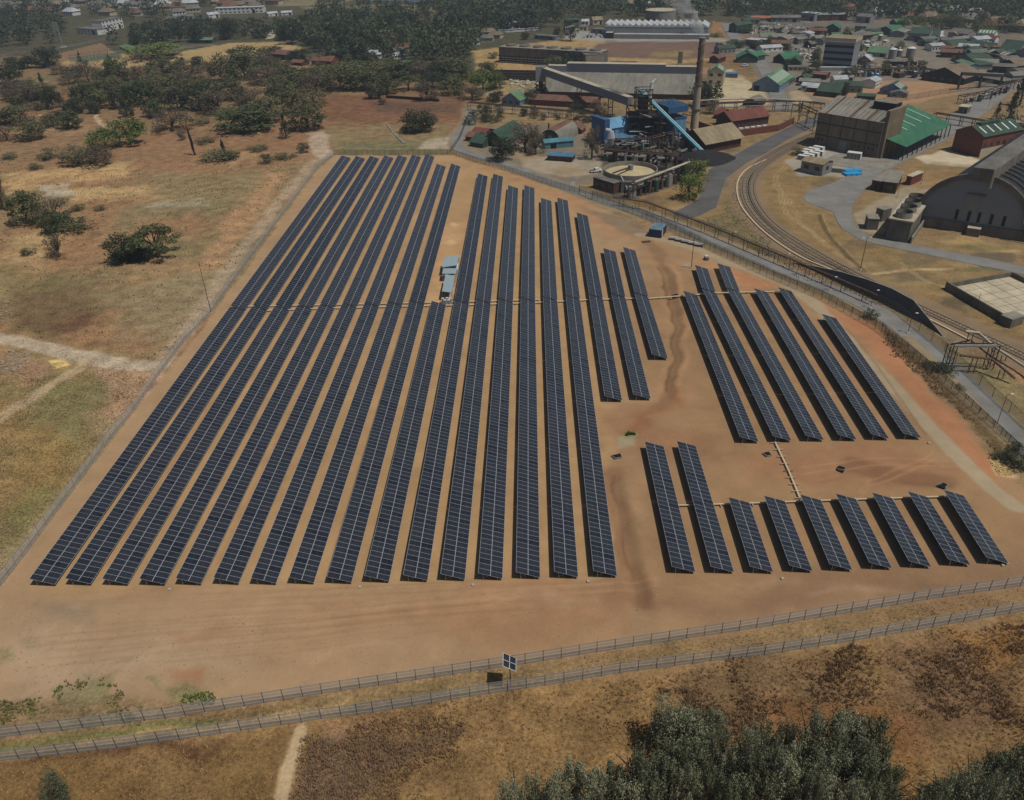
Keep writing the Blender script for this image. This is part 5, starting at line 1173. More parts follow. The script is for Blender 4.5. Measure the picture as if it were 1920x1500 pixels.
# --- huge barrel vaulted warehouse (its axis runs away to the right)
A_, B_ = at(1712, 421), at(1918, 452.5); d = B_ - A_; Wd = d.length; rz = math.atan2(d.y, d.x); root = thing('barrel_warehouse', 'huge grey barrel-vaulted warehouse with exposed roof ribs and slotted end wall', 'warehouse', A_, rz)
Hb = height(1815, 436.7, 334); Dp = 95; K = 24
ax = at(1920, 253, Hb + 3) - at(1836, 309, Hb + 3); ax.z = 0; ax.normalize(); ax.rotate(Euler((0, 0, -rz))); AXX = ax.x / ax.y
SH = Matrix(((1, AXX, 0, 0), (0, 1, 0, 0), (0, 0, 1, 0), (0, 0, 0, 1)))
def arch(t, s=1.0): return Wd / 2 - (Wd / 2) * s * math.cos(math.pi * t), Hb * s * math.sin(math.pi * t) ** 0.86
def sk(x, y, z): return (x + AXX * y, y, z)
pts = [arch(k / K) for k in range(K + 1)]
MB().poly([sk(x, 0.15, z) for x, z in pts], 'gable_grey').build('end_wall', root)
mb = MB()
for k in range(K):
    (x0, z0), (x1, z1) = pts[k], pts[k + 1]; mb.poly([sk(x0, 0.2, z0), sk(x1, 0.2, z1), sk(x1, Dp, z1), sk(x0, Dp, z0)], 'barrel_roof')
ro = mb.build('roof', root)
for y in range(22):
    mb = MB(); yy = 3.0 + y * 4.2
    for k in range(K // 2, K):
        (x0, z0), (x1, z1) = arch(k / K, 1.02), arch((k + 1) / K, 1.02); mb.beam(sk(x0, yy, z0), sk(x1, yy, z1), .3, .5, 'grey_roof')
    mb.build('rib', ro)
mb = MB()
for k in range(K):
    (x0, z0), (x1, z1) = arch(k / K, 1.03), arch((k + 1) / K, 1.03); mb.beam(sk(x0, -.3, z0), sk(x1, -.3, z1), .9, 1.6, 'concrete_dark')
mb.build('arch_rim', root)
MB().box(Wd / 2 - 3.0, Wd / 2 + 3.6, -1.2, Dp, Hb - .8, Hb + 3.4, 'concrete_dark', top='grey_roof', M4=SH).build('monitor', root)
MB().box(Wd / 2 + 3.1, Wd / 2 + 3.65, -1.3, -.9, Hb - 2.8, Hb + 3.3, 'concrete_pale', M4=SH).build('monitor_edge', root)
MB().box(0.5, Wd - 0.5, -.45, -.02, 0, 3.4, 'concrete_dark').build('base_wall', root)
for f in (.37, .48, .57, .68, .79): MB().box(Wd * f - .45, Wd * f + .45, -.1, .13, 4.0, 7.4, 'opening').build('slot_window', root)
MB().box(Wd * .42, Wd * .58, -.4, .1, 13.0, 13.5, 'concrete_dark').build('ledge', root); MB().box(Wd * .40, Wd * .55, .0, .13, 8, 12.9, 'grey_wall').build('hatch', root)
MB().box(Wd * .5, Wd * .62, -3.2, -.46, 0, 2.8, 'concrete_dark', top='concrete_pale').build('porch', root)
MB().beam((Wd + 1, -2, 0), (Wd + 1.5, -2, 3), .5, .5, 'concrete_pale').beam((Wd + 1.5, -2, 3), (Wd - 1.5, -1.2, 7), .5, .5, 'concrete_pale').beam((Wd - 1.5, -1.2, 7), (Wd - .6, -1.2, 12), .5, .5, 'concrete_pale').build('duct', root)
# --- fan cooling tower
A_, B_, C_ = at(1660, 449), at(1701, 456), at(1755, 417); d = B_ - A_; e = C_ - B_; rz = math.atan2(d.y, d.x); Lx, Ly = d.length, e.length
root = thing('cooling_tower', 'concrete cooling tower block with four round fan stacks on top', 'cooling tower', A_, rz); Hc = height(1660, 449, 411)
MB().prism([(0, 0), (Lx, 0), (Lx, Ly), (0, Ly)], 0, Hc, 'concrete_dark').build('casing', root)
MB().box(-.5, Lx + .5, -.5, Ly + .5, Hc + .003, Hc + .5, 'concrete_pale').build('deck', root)
for k in range(4):
    y = Ly * (k + .5) / 4; mb = MB(); R_ = min(Lx * .40, Ly / 8 * .94); nn = 20
    for j in range(nn):
        a0, a1 = 6.2832 * j / nn, 6.2832 * (j + 1) / nn
        for r0, r1, z0, z1, fl in ((R_, R_ * .94, Hc + .5, Hc + 2.4, 0),):
            mb.poly([(Lx / 2 + R_ * math.cos(a0), y + R_ * math.sin(a0), z0), (Lx / 2 + R_ * math.cos(a1), y + R_ * math.sin(a1), z0), (Lx / 2 + r1 * math.cos(a1), y + r1 * math.sin(a1), z1), (Lx / 2 + r1 * math.cos(a0), y + r1 * math.sin(a0), z1)], 'concrete')
            mb.poly([(Lx / 2 + r1 * math.cos(a0), y + r1 * math.sin(a0), z1), (Lx / 2 + r1 * math.cos(a1), y + r1 * math.sin(a1), z1), (Lx / 2 + r1 * .9 * math.cos(a1), y + r1 * .9 * math.sin(a1), z0), (Lx / 2 + r1 * .9 * math.cos(a0), y + r1 * .9 * math.sin(a0), z0)], 'concrete_dark')
    fs = mb.build('fan_stack', root)
    mb = MB()
    for j in range(6): a0 = j * 1.047; mb.beam((Lx / 2, y, Hc + 1.2), (Lx / 2 + R_ * .82 * math.cos(a0), y + R_ * .82 * math.sin(a0), Hc + 1.2), .35, .06, 'dark_steel')
    mb.build('fan', fs)
    MB().tube((Lx / 2, y, Hc + .52), (Lx / 2, y, Hc + .56), R_ * .9, R_ * .9, 16, 'black').build('throat', fs)
MB().box(Lx + .8, Lx + 1.2, 0, Ly, 0, 2.4, 'concrete').build('basin_wall', root)
B((1624, 431), (1645, 432), 5, 411, 0, 'concrete_dark', 'concrete', 'small dark concrete block left of the fan cooling tower', flat=True, name='pump_house', cat='building', over=.1)
B((1652, 416), (1668, 412), 3, 395, 0, 'concrete_dark', 'concrete', 'low dark concrete wall block behind the fan cooling tower', flat=True, name='pump_house', cat='building', over=.05)
# --- small sheds of the yard
B((1500, 322), (1540, 330.5), 8, 301, 1.0, 'grey_wall', 'tan_roof', 'small grey shed with cream roof in front of the white containers', win=2, side=1, mono=0)
B((1632, 356), (1648, 359), 15, 338, 0, 'brick_dark', 'concrete', 'flat-roofed dark brick substation, left block', name='substation', cat='building', flat=True, door=.5, over=.3)
B((1653, 361), (1678, 364), 17, 341, 0, 'brick_dark', 'concrete', 'flat-roofed dark brick substation, larger right block', name='substation', cat='building', flat=True, win=1, over=.3)
B((1697, 346), (1706, 348), 9, 330, 0, 'brick', 'concrete_pale', 'small brick hut with pale flat roof beside the substation', name='hut', cat='building', flat=True, over=.3)
for k in range(8):
    x, y = 1494 + (k % 4) * 9.5, 299 - (k % 4) * 3.0 - (k // 4) * 8
    o_, L_, rz = frame2((x, y), (x + 22, y + 4)); tag(MB().box(0, L_ * .85, 0, 2.4, 0, 2.0, 'white_paint').box(0.1, L_ * .85 - .1, -.02, 0, .2, 1.8, 'grey_wall').build('container', None, o_, rz), 'white storage container in the packed rows behind the grey shed', 'container', 'white containers in rows')
o_, L_, rz = frame2((1586, 298), (1612, 301)); root = thing('container', 'single white container on the concrete apron in front of the brown building', 'container', o_, rz); MB().box(0, L_, 0, 3.2, .2, 2.9, 'white_paint').build('body', root)
for k in range(4): MB().box(L_ * k / 4 + .1, L_ * (k + 1) / 4 - .1, -.04, 0, .4, 2.7, 'grey_wall').build('panel', root)
o_, L_, rz = frame2((1508, 287), (1520, 289)); tag(MB().box(0, L_, 0, 2, 0, 1.6, 'yellow_paint').build('container', None, o_, rz), 'yellow-topped container at the back of the white rows', 'container')
for k in range(6):
    x, y = 1588 + (k % 3) * 9.5, 331 - (k // 3) * 6 - (k % 3) * .6
    o_, L_, rz = frame2((x, y), (x + 9, y - 1)); tag(MB().box(0, L_, 0, 3.6, 0, .9, 'cyan_tarp').build('pallet_stack', None, o_, rz), 'bright blue pallet stack on the road edge below the apron', 'pallet stack', 'blue covered pallet stacks')
for k in range(7):
    p = at(1560 + k * 3, 322.5 + k * .3); tag(MB().tube((0, 0, 0), (0, 0, 1.7), .45, .45, 8, 'concrete').build('drum', None, p), 'grey upright drum in the line beside the small grey shed', 'drum', 'grey drums in a line')
# --- walled slab on the right
cs = [at(1772, 542), at(1895, 519.5), at(2010, 575), at(1880, 605)]; o = cs[0].copy(); root = thing('slab', 'pale jointed concrete floor slab inside low dark walls, right of the railway', 'slab', o); Q = [c - o for c in cs]
nx, ny = 6, 5
for i in range(nx):
    for j in range(ny):
        f = lambda a, b_: Q[0] + (Q[3] - Q[0]) * a + (Q[1] - Q[0]) * b_
        g = .004; a0, a1, b0, b1 = i / nx + g, (i + 1) / nx - g, j / ny + g, (j + 1) / ny - g
        MB().prism([(f(a, b_).x, f(a, b_).y) for a, b_ in ((a0, b0), (a1, b0), (a1, b1), (a0, b1))], 0, .3 + random.uniform(0, .03), 'slab_white').build('paving_slab', root)
for a, b_, h in ((Q[0], Q[3], 2.4), (Q[0], Q[1], 1.7), (Q[1], Q[2], 1.7)): MB().beam((a.x, a.y, h / 2), (b_.x, b_.y, h / 2), .5, h, 'concrete_dark').build('low_wall', root)
B((1872, 607), (1893, 616), 5, 592, 0, 'concrete_dark', 'concrete', 'small open concrete sump at the foot of the walled slab', name='sump', cat='building', flat=True, over=.05)
# --- dark retaining wall along the road
wp = [(1490, 494), (1530, 509), (1572, 528), (1620, 550), (1665, 570), (1705, 591), (1735, 608), (1766, 630)]; hs = [.3, 1.6, 3.2, 4.4, 4.8, 4.6, 2.2, .3]
P = [at(*q) for q in wp]; o = P[0].copy(); root = thing('retaining_wall', 'long dark retaining wall rising between the grey road and the railway', 'wall', o)
m = MB()
for k in range(len(P) - 1):
    a, b_ = P[k] - o, P[k + 1] - o; dd = Vector((.25, .45, 0))
    ht, hu = hs[k], hs[k + 1]; v = [(a.x, a.y, -.1), (b_.x, b_.y, -.1), (b_.x, b_.y, hu), (a.x, a.y, ht)]; w_ = [(x + dd.x, y + dd.y, z) for x, y, z in v]
    m.poly(v, 'shade_wall'); m.poly(w_[::-1], 'shade_wall'); m.poly([v[3], v[2], w_[2], w_[3]], 'concrete'); m.poly([v[1], w_[1], w_[2], v[2]], 'shade_wall'); m.poly([v[0], v[3], w_[3], w_[0]], 'shade_wall')
m.build('wall_face', root)
# --- blue container by the fence, culverts, bits
o_, L_, rz = frame2((1216, 444), (1239, 447)); root = thing('shipping_container', 'dark blue shipping container with pale top beside the security fence', 'container', o_, rz); Dc = (at(1251, 435) - at(1239, 447)).length
MB().box(0, L_, 0, Dc, .1, 2.9, 'container_blue', top='container_top').build('body', root)
for k in range(2): MB().box(L_ * (.06 + .47 * k), L_ * (.47 + .47 * k), -.06, 0, .2, 2.8, 'container_blue').build('door', root)
MB().box(L_ + .0, L_ + .07, Dc * .15, Dc * .28, .3, 2.7, 'white_paint').build('marking', root)
for k in range(5):
    p = at(1262 + k * 12, 449 + k * 3.0); tag(MB().box(-1.4, 1.4, -.9, .9, 0, .7, 'dark_steel', top='steel').box(-1.3, 1.3, -.2, .2, .7, 1.0, 'white_paint').build('pallet', None, p, -.4), 'pallet of grey frames in the line beside the blue container', 'pallet', 'pallets beside the blue container')
def culvert(px, py, label, w=3.2, rz=0.3, m='concrete'):
    w *= .62
    p = at(px, py); root = thing('culvert', label, 'culvert', p, rz)
    MB().box(-w / 2, w / 2, -.15, 0, 0, .35, m).build('headwall', root); MB().beam((w / 2, -.1, .3), (w * .75, 1.3, .15), .15, .3, m).build('wing_wall', root); MB().beam((-w / 2, -.1, .3), (-w * .7, 1.2, .15), .15, .3, m).build('wing_wall', root)
    MB().prism([(-w / 2, .02), (w / 2, .02), (w * .7, 1.5), (-w * .65, 1.4)], -.1, .12, 'black').build('pit', root)
culvert(1159, 860, 'small concrete culvert with dark pit beside the storm ditch', 2.4); culvert(1441, 856, 'small concrete culvert below the upper right block, near the ladder tray', 1.8)
culvert(1583, 882, 'small three-sided concrete culvert left end of the shallow swale', 1.6, 0.9); culvert(1772, 909, 'small three-sided concrete culvert right end of the shallow swale', 1.6, 2.2)
culvert(1268, 556, 'culvert head under the cable tray crossing the ditch', 2.2); culvert(1213, 455, 'dark culvert mouth where the pale track crosses the ditch', 3.6, 0.2, 'concrete_dark')
for k, (x, y) in enumerate([(319, 1106), (675, 1102), (887, 1098), (1103, 1091), (1467, 1086), (1888, 1058), (1880, 1061), (1742, 832)]):
    tag(MB().box(-.25, .25, -.25, .25, 0, .3, 'concrete_pale').build('marker_block', None, at(x, y)), 'tiny pale marker block on the bare soil near the tables', 'marker block', 'pale marker blocks')
root = thing('steel_stack', 'pile of pale steel channels beside the rusty mast', 'steel', at(1287, 499))
for k in range(6): MB().beam((-1.6 + k * .45, -.8, .12), (-.4 + k * .45, 1.5, .12 + .1 * (k % 2)), .22, .2, 'concrete_pale').build('channel', root)
root = thing('spool', 'small brown spool with pale top beside the steel channels', 'spool', at(1324, 487)); MB().tube((0, 0, 0), (0, 0, .9), 1.0, .8, 9, 'rusty').build('drum', root); MB().box(-.5, .5, -.4, .4, .9, 1.5, 'white_paint').build('block', root)

# --- railway: ballast, sleepers and rails
def railway(px, label, z=.1):
    C_ = [at(*q) for q in px]; r = ribbon(C_, 3.4, 10); mb = MB(); o = C_[0].copy()
    root = thing('railway_track', label, 'railway', o)
    for i in range(len(r) - 1):
        a, b_, c, d = [r[i][0], r[i][1], r[i + 1][1], r[i + 1][0]]; ov = Vector((o.x, o.y, 0)); q = [(p - ov) for p in (a, b_, c, d)]
        mb.poly([(p.x, p.y, z + .08) for p in q], 'ballast')
    mb.build('ballast', root)
    for sg in (-.72, .72):
        mr = MB()
        for i in range(len(r) - 1):
            a = r[i][2] + r[i][3] * sg - Vector((o.x, o.y, 0)); b_ = r[i + 1][2] + r[i + 1][3] * sg - Vector((o.x, o.y, 0)); mr.beam((a.x, a.y, z + .3), (b_.x, b_.y, z + .3), .12, .16, 'rail_steel')
        mr.build('rail', root)
    ms = MB(); acc = 0
    for i in range(len(r) - 1):
        a, b_ = r[i][2], r[i + 1][2]; L_ = (b_ - a).length; t = -acc
        while t < L_:
            if t >= 0:
                c = a + (b_ - a) * (t / L_) - Vector((o.x, o.y, 0)); nn = r[i][3] * 1.25; ms.beam((c.x - nn.x, c.y - nn.y, z + .14), (c.x + nn.x, c.y + nn.y, z + .14), .3, .14, 'sleeper')
            t += 1.0
        acc = (L_ - (t - 1.0)) % 1.0 if L_ > 0 else 0; acc = (1.0 - acc) % 1.0
    tag(ms.build('sleeper', root), kind='stuff')
R1 = [(1560, 236), (1500, 262), (1452, 285), (1415, 312), (1398, 338), (1397, 366), (1410, 395), (1440, 428), (1500, 470), (1600, 522), (1700, 566), (1800, 612), (1920, 668), (2040, 730)]
R2 = [(1560, 244), (1505, 268), (1462, 290), (1427, 316), (1411, 341), (1411, 366), (1424, 393), (1452, 424), (1505, 460), (1600, 513), (1700, 560)]
railway(R1, 'curved railway track running past the retaining wall to the right edge'); railway(R2, 'second railway track, inner line of the curve')
mb = MB(); r = ribbon([at(*q) for q in [(1436, 300), (1400, 318), (1383, 342), (1384, 372), (1400, 402), (1440, 442), (1500, 482), (1570, 512), (1700, 578), (1820, 640)]], 1.0, 8)
for i in range(len(r) - 1): mb.beam((r[i][2].x, r[i][2].y, .2), (r[i + 1][2].x, r[i + 1][2].y, .2), .5, .3, 'tray_beige')
tag(mb.build('cable_trough'), 'pale concrete cable trough following the railway curve', 'cable trough')
# --- steel pipe bridge over the road on the right
P1, P2 = at(1774, 690), at(1852, 690); H1 = height(1774, 690, 646); root = thing('pipe_bridge', 'rusty steel pipe gantry bridging the grey road on the right', 'gantry', P1); d = P2 - P1
for f in (0, 1):
    c = d * f; mb = MB()
    for sx, sy in ((-.8, -.8), (.8, -.8), (.8, .8), (-.8, .8)): mb.beam((c.x + sx, c.y + sy, 0), (c.x + sx, c.y + sy, H1), .18, .18, 'dark_steel')
    for z in range(4):
        z0, z1 = H1 * z / 4, H1 * (z + 1) / 4; mb.beam((c.x - .8, c.y - .8, z0), (c.x + .8, c.y - .8, z1), .1, .1, 'dark_steel'); mb.beam((c.x - .8, c.y + .8, z1), (c.x - .8, c.y - .8, z0), .1, .1, 'dark_steel'); mb.beam((c.x - .8, c.y - .8, z1), (c.x + .8, c.y - .8, z1), .1, .1, 'dark_steel')
    mb.build('tower', root)
mb = MB(); mb.beam((0, -.7, H1), (d.x, d.y - .7, H1), .5, .5, 'steel'); mb.beam((0, .7, H1 - .1), (d.x, d.y + .7, H1 - .1), .25, .25, 'dark_steel'); mb.build('girder', root)
pipeline([(1800, 650), (1830, 640), (1860, 665), (1900, 690), (1960, 730)], [4.5, 2.5, 2.2, 2.0, 2.0], .35, 'concrete_pale', 'pipeline', 'pale pipe dropping from the gantry and running off to the right', sup=8)
pipeline([(1790, 700), (1850, 700), (1900, 720)], [5, 4, 1.5], .3, 'rusty', 'pipeline', 'rusty pipe beneath the gantry', sup=8)
pipeline([(1640, 300), (1560, 330)], 0.5, .1, 'rusty', 'pipeline', 'thin rusty pipe crossing the bare yard', sup=40) if False else None
# ---------------------------------------------------------------- the acid plant and its neighbours
def lattice(mb, x0, x1, y0, y1, z0, z1, n, m, w=.22):
    for (x, y) in ((x0, y0), (x1, y0), (x1, y1), (x0, y1)): mb.beam((x, y, z0), (x, y, z1), w, w, m)
    for k in range(n + 1):
        z = z0 + (z1 - z0) * k / n
        for a, b_ in (((x0, y0), (x1, y0)), ((x1, y0), (x1, y1)), ((x1, y1), (x0, y1)), ((x0, y1), (x0, y0))):
            mb.beam((*a, z), (*b_, z), w, w, m)
            if k < n: mb.beam((*a, z), (*b_, z + (z1 - z0) / n), w * .6, w * .6, m)
# chimney
p = at(1301, 246); Hc = height(1301, 246, 72); root = thing('chimney', 'tall tapering concrete chimney with rust-wound upper half', 'chimney', p)
MB().tube((0, 0, 0), (0, 0, Hc * .52), 2.1, 1.65, 20, 'chimney_c').build('stack', root); MB().tube((0, 0, Hc * .52 + .01), (0, 0, Hc), 1.62, 1.4, 20, 'chimney_rust').build('upper_stack', root)
for f in (.25, .52): MB().tube((0, 0, Hc * f), (0, 0, Hc * f + .35), 2.7 - f, 2.7 - f, 20, 'concrete_dark').build('gallery', root)
mb = MB()
for k in range(46):
    a, b_ = k * .42, (k + 1) * .42; z0, z1 = Hc * (.52 + .47 * k / 46), Hc * (.52 + .47 * (k + 1) / 46); mb.beam((1.6 * math.cos(a), 1.6 * math.sin(a), z0), (1.6 * math.cos(b_), 1.6 * math.sin(b_), z1), .3, .5, 'concrete')
mb.build('spiral_strake', root); MB().tube((0, 0, Hc), (0, 0, Hc + .4), 1.5, 1.5, 20, 'concrete').build('cap', root)
# smoke drifting from it
sm = bpy.data.materials.new('smoke'); sm.use_nodes = True; n_ = sm.node_tree.nodes; n_.remove(n_['Principled BSDF']); pv = n_.new('ShaderNodeVolumePrincipled'); sm.node_tree.links.new(pv.outputs[0], n_['Material Output'].inputs['Volume'])
pv.inputs['Color'].default_value = (.92, .94, .96, 1); tcn = n_.new('ShaderNodeTexCoord'); ns = n_.new('ShaderNodeTexNoise'); ns.inputs['Scale'].default_value = .12; ns.inputs['Detail'].default_value = 3
sm.node_tree.links.new(tcn.outputs['Object'], ns.inputs[0]); mr = n_.new('ShaderNodeMapRange'); mr.inputs[1].default_value = .36; mr.inputs[2].default_value = .75; mr.inputs[3].default_value = 0; mr.inputs[4].default_value = .6
sm.node_tree.links.new(ns.outputs['Fac'], mr.inputs[0]); sm.node_tree.links.new(mr.outputs[0], pv.inputs['Density']); MATS['smoke'] = sm
mb = MB(); rings = []
for k in range(9):
    t = k / 8; c = Vector((-t * 17 - 4 * t * t, t * 26, Hc + 1 + 26 * t - 3 * t * t)); R_ = 1.6 + 7.5 * t ** .8; rings.append((c, R_))
kk = 12
for c, R_ in rings:
    for j in range(kk): a = 6.2832 * j / kk; mb.v.append((c.x + R_ * math.cos(a), c.y + R_ * .8 * math.sin(a), c.z + R_ * .25 * math.sin(a * 2 + c.z)))
for i in range(8):
    for j in range(kk): mb.f.append((i * kk + j, i * kk + (j + 1) % kk, (i + 1) * kk + (j + 1) % kk, (i + 1) * kk + j)); mb.m.append(mb.mi('smoke'))
mb.f.append(tuple(range(kk))[::-1]); mb.m.append(0); mb.f.append(tuple(8 * kk + j for j in range(kk))); mb.m.append(0)
tag(mb.build('smoke', None, p), 'thin white smoke drifting up from the chimney top', 'smoke', None, 'stuff')
# round clarifier
p = at(1184, 352); k_ = scale_at(1184, 352); R_ = 52 / k_ * .98; p.y += R_ * .55; root = thing('clarifier_tank', 'round concrete clarifier tank filled with pale yellow crust', 'tank', p)
Hk = 6.2; mb = MB(); nn = 40
for j in range(nn):
    a0, a1 = 6.28319 * j / nn, 6.28319 * (j + 1) / nn; c0, s0, c1, s1 = math.cos(a0), math.sin(a0), math.cos(a1), math.sin(a1)
    for r0, r1, z0, z1 in ((R_, R_, 0, Hk), (R_, R_ - .4, Hk, Hk), (R_ - .4, R_ - .4, Hk, Hk - 2.2)):
        mb.poly([(r0 * c0, r0 * s0, z0), (r0 * c1, r0 * s1, z0), (r1 * c1, r1 * s1, z1), (r1 * c0, r1 * s0, z1)], 'concrete')
mb.build('tank_wall', root)
mb = MB()
for j in range(24):
    a0, a1 = 6.28319 * j / 24, 6.28319 * (j + 1) / 24; R2 = R_ - .5; z = Hk - 1.6 + (.25 if j % 5 == 0 else 0)
    mb.poly([(0, 0, Hk - .5), (R2 * math.cos(a0), R2 * math.sin(a0), Hk - 1.7), (R2 * math.cos(a1), R2 * math.sin(a1), Hk - 1.7)], 'sulphur')
mb.build('crust', root); MB().tube((0, 0, Hk - 1.4), (0, 0, Hk + 1.4), 1.1, 1.1, 10, 'grey_wall').build('centre_drum', root)
MB().beam((0, 0, Hk + .6), (-R_ * .72, -R_ * .72, Hk + .5), .9, .25, 'dark_steel').build('rake_arm', root)
MB().box(-R_ * .45, -.5, -R_ - 1.5, -R_ * .85, 0, 4.4, 'concrete_dark').build('pier', root); MB().beam((-2, -R_ - 2.5, 1), (-5, -R_ + .5, Hk), .7, .2, 'steel').build('stair', root)
# brick hut and pickup beside it
B((1112, 352), (1150, 364), 7, 333, 0, 'brick_dark', 'concrete_dark', 'dark brick pump house with flat grey roofs in front of the round tank', name='pump_house', cat='building', flat=True, win=3, over=.2)
def car_mesh(c, truck=False):
    mb = MB(); L_, W_ = 4.5, 1.8
    if truck:
        mb.box(-2.4, 2.4, -.9, .9, .45, 1.0, c).box(-.4, 1.2, -.82, .82, 1.0, 1.75, 'window_glass', top=c).box(-2.35, -.45, -.9, -.82, 1.0, 1.2, c).box(-2.35, -.45, .82, .9, 1.0, 1.2, c)
    else:
        mb.box(-2.2, 2.2, -.88, .88, .4, .95, c).box(-1.3, 1.0, -.78, .78, .95, 1.45, 'window_glass', top=c)
    for x in (-1.4, 1.4):
        for y in (-.8, .8): mb.tube((x, y - .1, .33), (x, y + .1, .33), .33, .33, 8, 'tyre')
    return mb.mesh('car')
p = at(1117, 323); root = thing('pickup_truck', 'white pickup truck parked on the road beside the round tank', 'pickup truck', p, .35)
MB().box(-2.6, 2.6, -.95, .95, .5, 1.1, 'white_paint').build('body', root); cb = MB().box(-.5, 1.3, -.86, .86, 1.1, 1.9, 'white_paint').build('cab', root); MB().box(-.56, 1.36, -.8, .8, 1.3, 1.75, 'window_glass').build('window', cb)
MB().box(-2.5, -.6, -.8, .8, 1.1, 1.12, 'dark_steel').build('load_bed', root)
wm = MB().tube((0, -.12, 0), (0, .12, 0), .4, .4, 10, 'tyre').mesh('wheel')
for x in (-1.6, 1.6):
    for y in (-.88, .88): inst('wheel', wm, root, (x, y, .4))
# blue bucket building, left
r_, Lx = B((1142, 272), (1184, 265), 12, 241, 3.2, 'blue_pale', 'blue_pale', 'blue clad process building with stepped pale roof left of the black tower', name='process_building', cat='building', win=3, floors=2, gable_m='blue_wall', winm='blue_wall')
MB().box(-2.8, -.02, 0, 11.8, 0, 12.0, 'blue_wall').build('side_block', r_); MB().box(-.15, -.005, -.02, 12.02, 0, 9.0, 'blue_wall').build('side_wall', r_)
cs = [(Lx * .2, -8, 2.6), (Lx + 1, -8, 2.6), (Lx + 1, -.3, 4.6), (Lx * .1, -.3, 4.6)]; MB().poly(cs, 'blue_roof').poly([(x, y, z - .15) for x, y, z in cs][::-1], 'blue_wall').build('lean_to_roof', r_)
for x in (Lx * .2, Lx + .9): MB().box(x - .12, x + .12, -7.9, -7.6, 0, 2.5, 'blue_wall').build('column', r_)
r_, Lx = B((1262, 262), (1284, 259), 14, 223, 0, 'blue_pale', 'blue_wall', 'blue clad building with ribbed deep blue top right of the black tower', name='process_building', cat='building', flat=True, over=.3)
MB().box(-4, Lx + .4, -.3, 14.4, 12.6, 15.5, 'blue_wall').build('upper_block', r_)
for k in range(6): MB().beam((-3.6 + k * (Lx + 3.6) / 5, -.2, 15.6), (-3.6 + k * (Lx + 3.6) / 5, 14, 16.2), .3, .3, 'blue_roof').build('roof_rib', r_)
# black lattice tower with vessels
p = at(1205, 268); root = thing('process_tower', 'tall soot-black lattice process tower packed with vessels and pipes', 'process tower', p); Ht = height(1205, 268, 170)
mb = MB(); lattice(mb, -7, 8, 0, 13, 0, Ht * .62, 5, 'soot', .4); mb.build('lower_frame', root)
mb = MB(); lattice(mb, -4, 3.5, 2, 9, Ht * .62, Ht, 4, 'dark_steel', .3); mb.build('upper_frame', root)
rs = random.Random(4)
for k in range(4): z = Ht * .62 * (k + 1) / 5; MB().box(-7, 8, 0, 13, z, z + .25, 'soot').build('platform', root)
for k in range(10): x, y, z = rs.uniform(-5, 6), rs.uniform(1, 10), rs.uniform(0, Ht * .45); MB().tube((x, y, z), (x, y, z + rs.uniform(4, 8)), rs.uniform(.9, 1.8), 1.2, 10, rs.choice(['soot', 'dark_steel', 'black'])).build('vessel', root)
for k in range(10): x, z = rs.uniform(-7, 5), rs.uniform(2, Ht * .6); MB().tube((x, -.5, z), (x + rs.uniform(3, 8), rs.uniform(-1.5, 1), z + rs.uniform(-2, 2)), .35, .35, 8, rs.choice(['rusty', 'dark_steel', 'steel'])).build('pipe', root)
MB().box(-4, 8, 1, 12, .1, Ht * .5, 'black').build('core', root); MB().box(-2.5, 2, 3, 8, Ht * .62, Ht * .86, 'soot').build('core', root)
MB().tube((2.6, 4, Ht - 4), (3.4, 4, Ht + 2.6), 1.1, .7, 10, 'white_paint').tube((3.4, 4, Ht + 2.6), (5, 4, Ht + 4.4), .8, .5, 8, 'white_paint').build('cyclone', root)
# cyan conveyor tube
Pa = at(1199, 236, 0); z1 = height(1199, 262, 172); a = at(1198, 168, z1); b_ = at(1320, 288, 2.0); root = thing('conveyor', 'long cyan tube conveyor slanting from the black tower to the coal heap', 'conveyor', (b_.x, b_.y, 0)); o = Vector((b_.x, b_.y, 0))
MB().beam(a - o, b_ - o, 1.1, .9, 'cyan_steel').build('tube', root)
MB().beam(a - o + Vector((.75, 0, .5)), b_ - o + Vector((.75, 0, .5)), .35, .25, 'skylight').beam(a - o + Vector((-.75, 0, .5)), b_ - o + Vector((-.75, 0, .5)), .3, .3, 'teal_roof').build('handrail', root)
for f in (.35, .6, .82):
    c = a + (b_ - a) * f - o; mb = MB(); lattice(mb, c.x - 1, c.x + 1, c.y - .8, c.y + .8, 0, max(c.z - .6, 1), 3, 'dark_steel', .16); mb.build('trestle', root)
# coal heap and its tan roofed shed
p = at(1322, 300); mb = MB(); nn = 18
for ring in range(4):
    for j in range(nn): a0 = 6.2832 * j / nn; R2 = (12, 8.5, 4.5, .1)[ring] * (1 + .15 * math.sin(a0 * 3 + ring)); mb.v.append((R2 * math.cos(a0) * 1.15, R2 * math.sin(a0) * .8, (0, 2.0, 3.6, 4.4)[ring]))
for ring in range(3):
    for j in range(nn): mb.f.append((ring * nn + j, ring * nn + (j + 1) % nn, (ring + 1) * nn + (j + 1) % nn, (ring + 1) * nn + j)); mb.m.append(mb.mi('coal'))
tag(mb.build('coal_heap', None, p), 'black coal heap at the foot of the cyan conveyor', 'coal heap')
B((1322, 288), (1388, 275), 17, 268, 4.5, 'brick_dark', 'tan_roof', 'low brick shed with broad plain tan roof beside the chimney', gable_m='brick_dark', over=1.2)
B((1371, 242), (1440, 232), 13, 226, 3.2, 'brick_dark', 'red_roof', 'dark brick hall with faded red gabled roof', name='brick_hall', cat='building', win=10, gable_m='brick_dark', over=.7)
B((1338, 222), (1352, 224), 10, 214, 2.2, 'brick_dark', 'red_roof', 'small red-roofed annex at the left end of the brick hall')
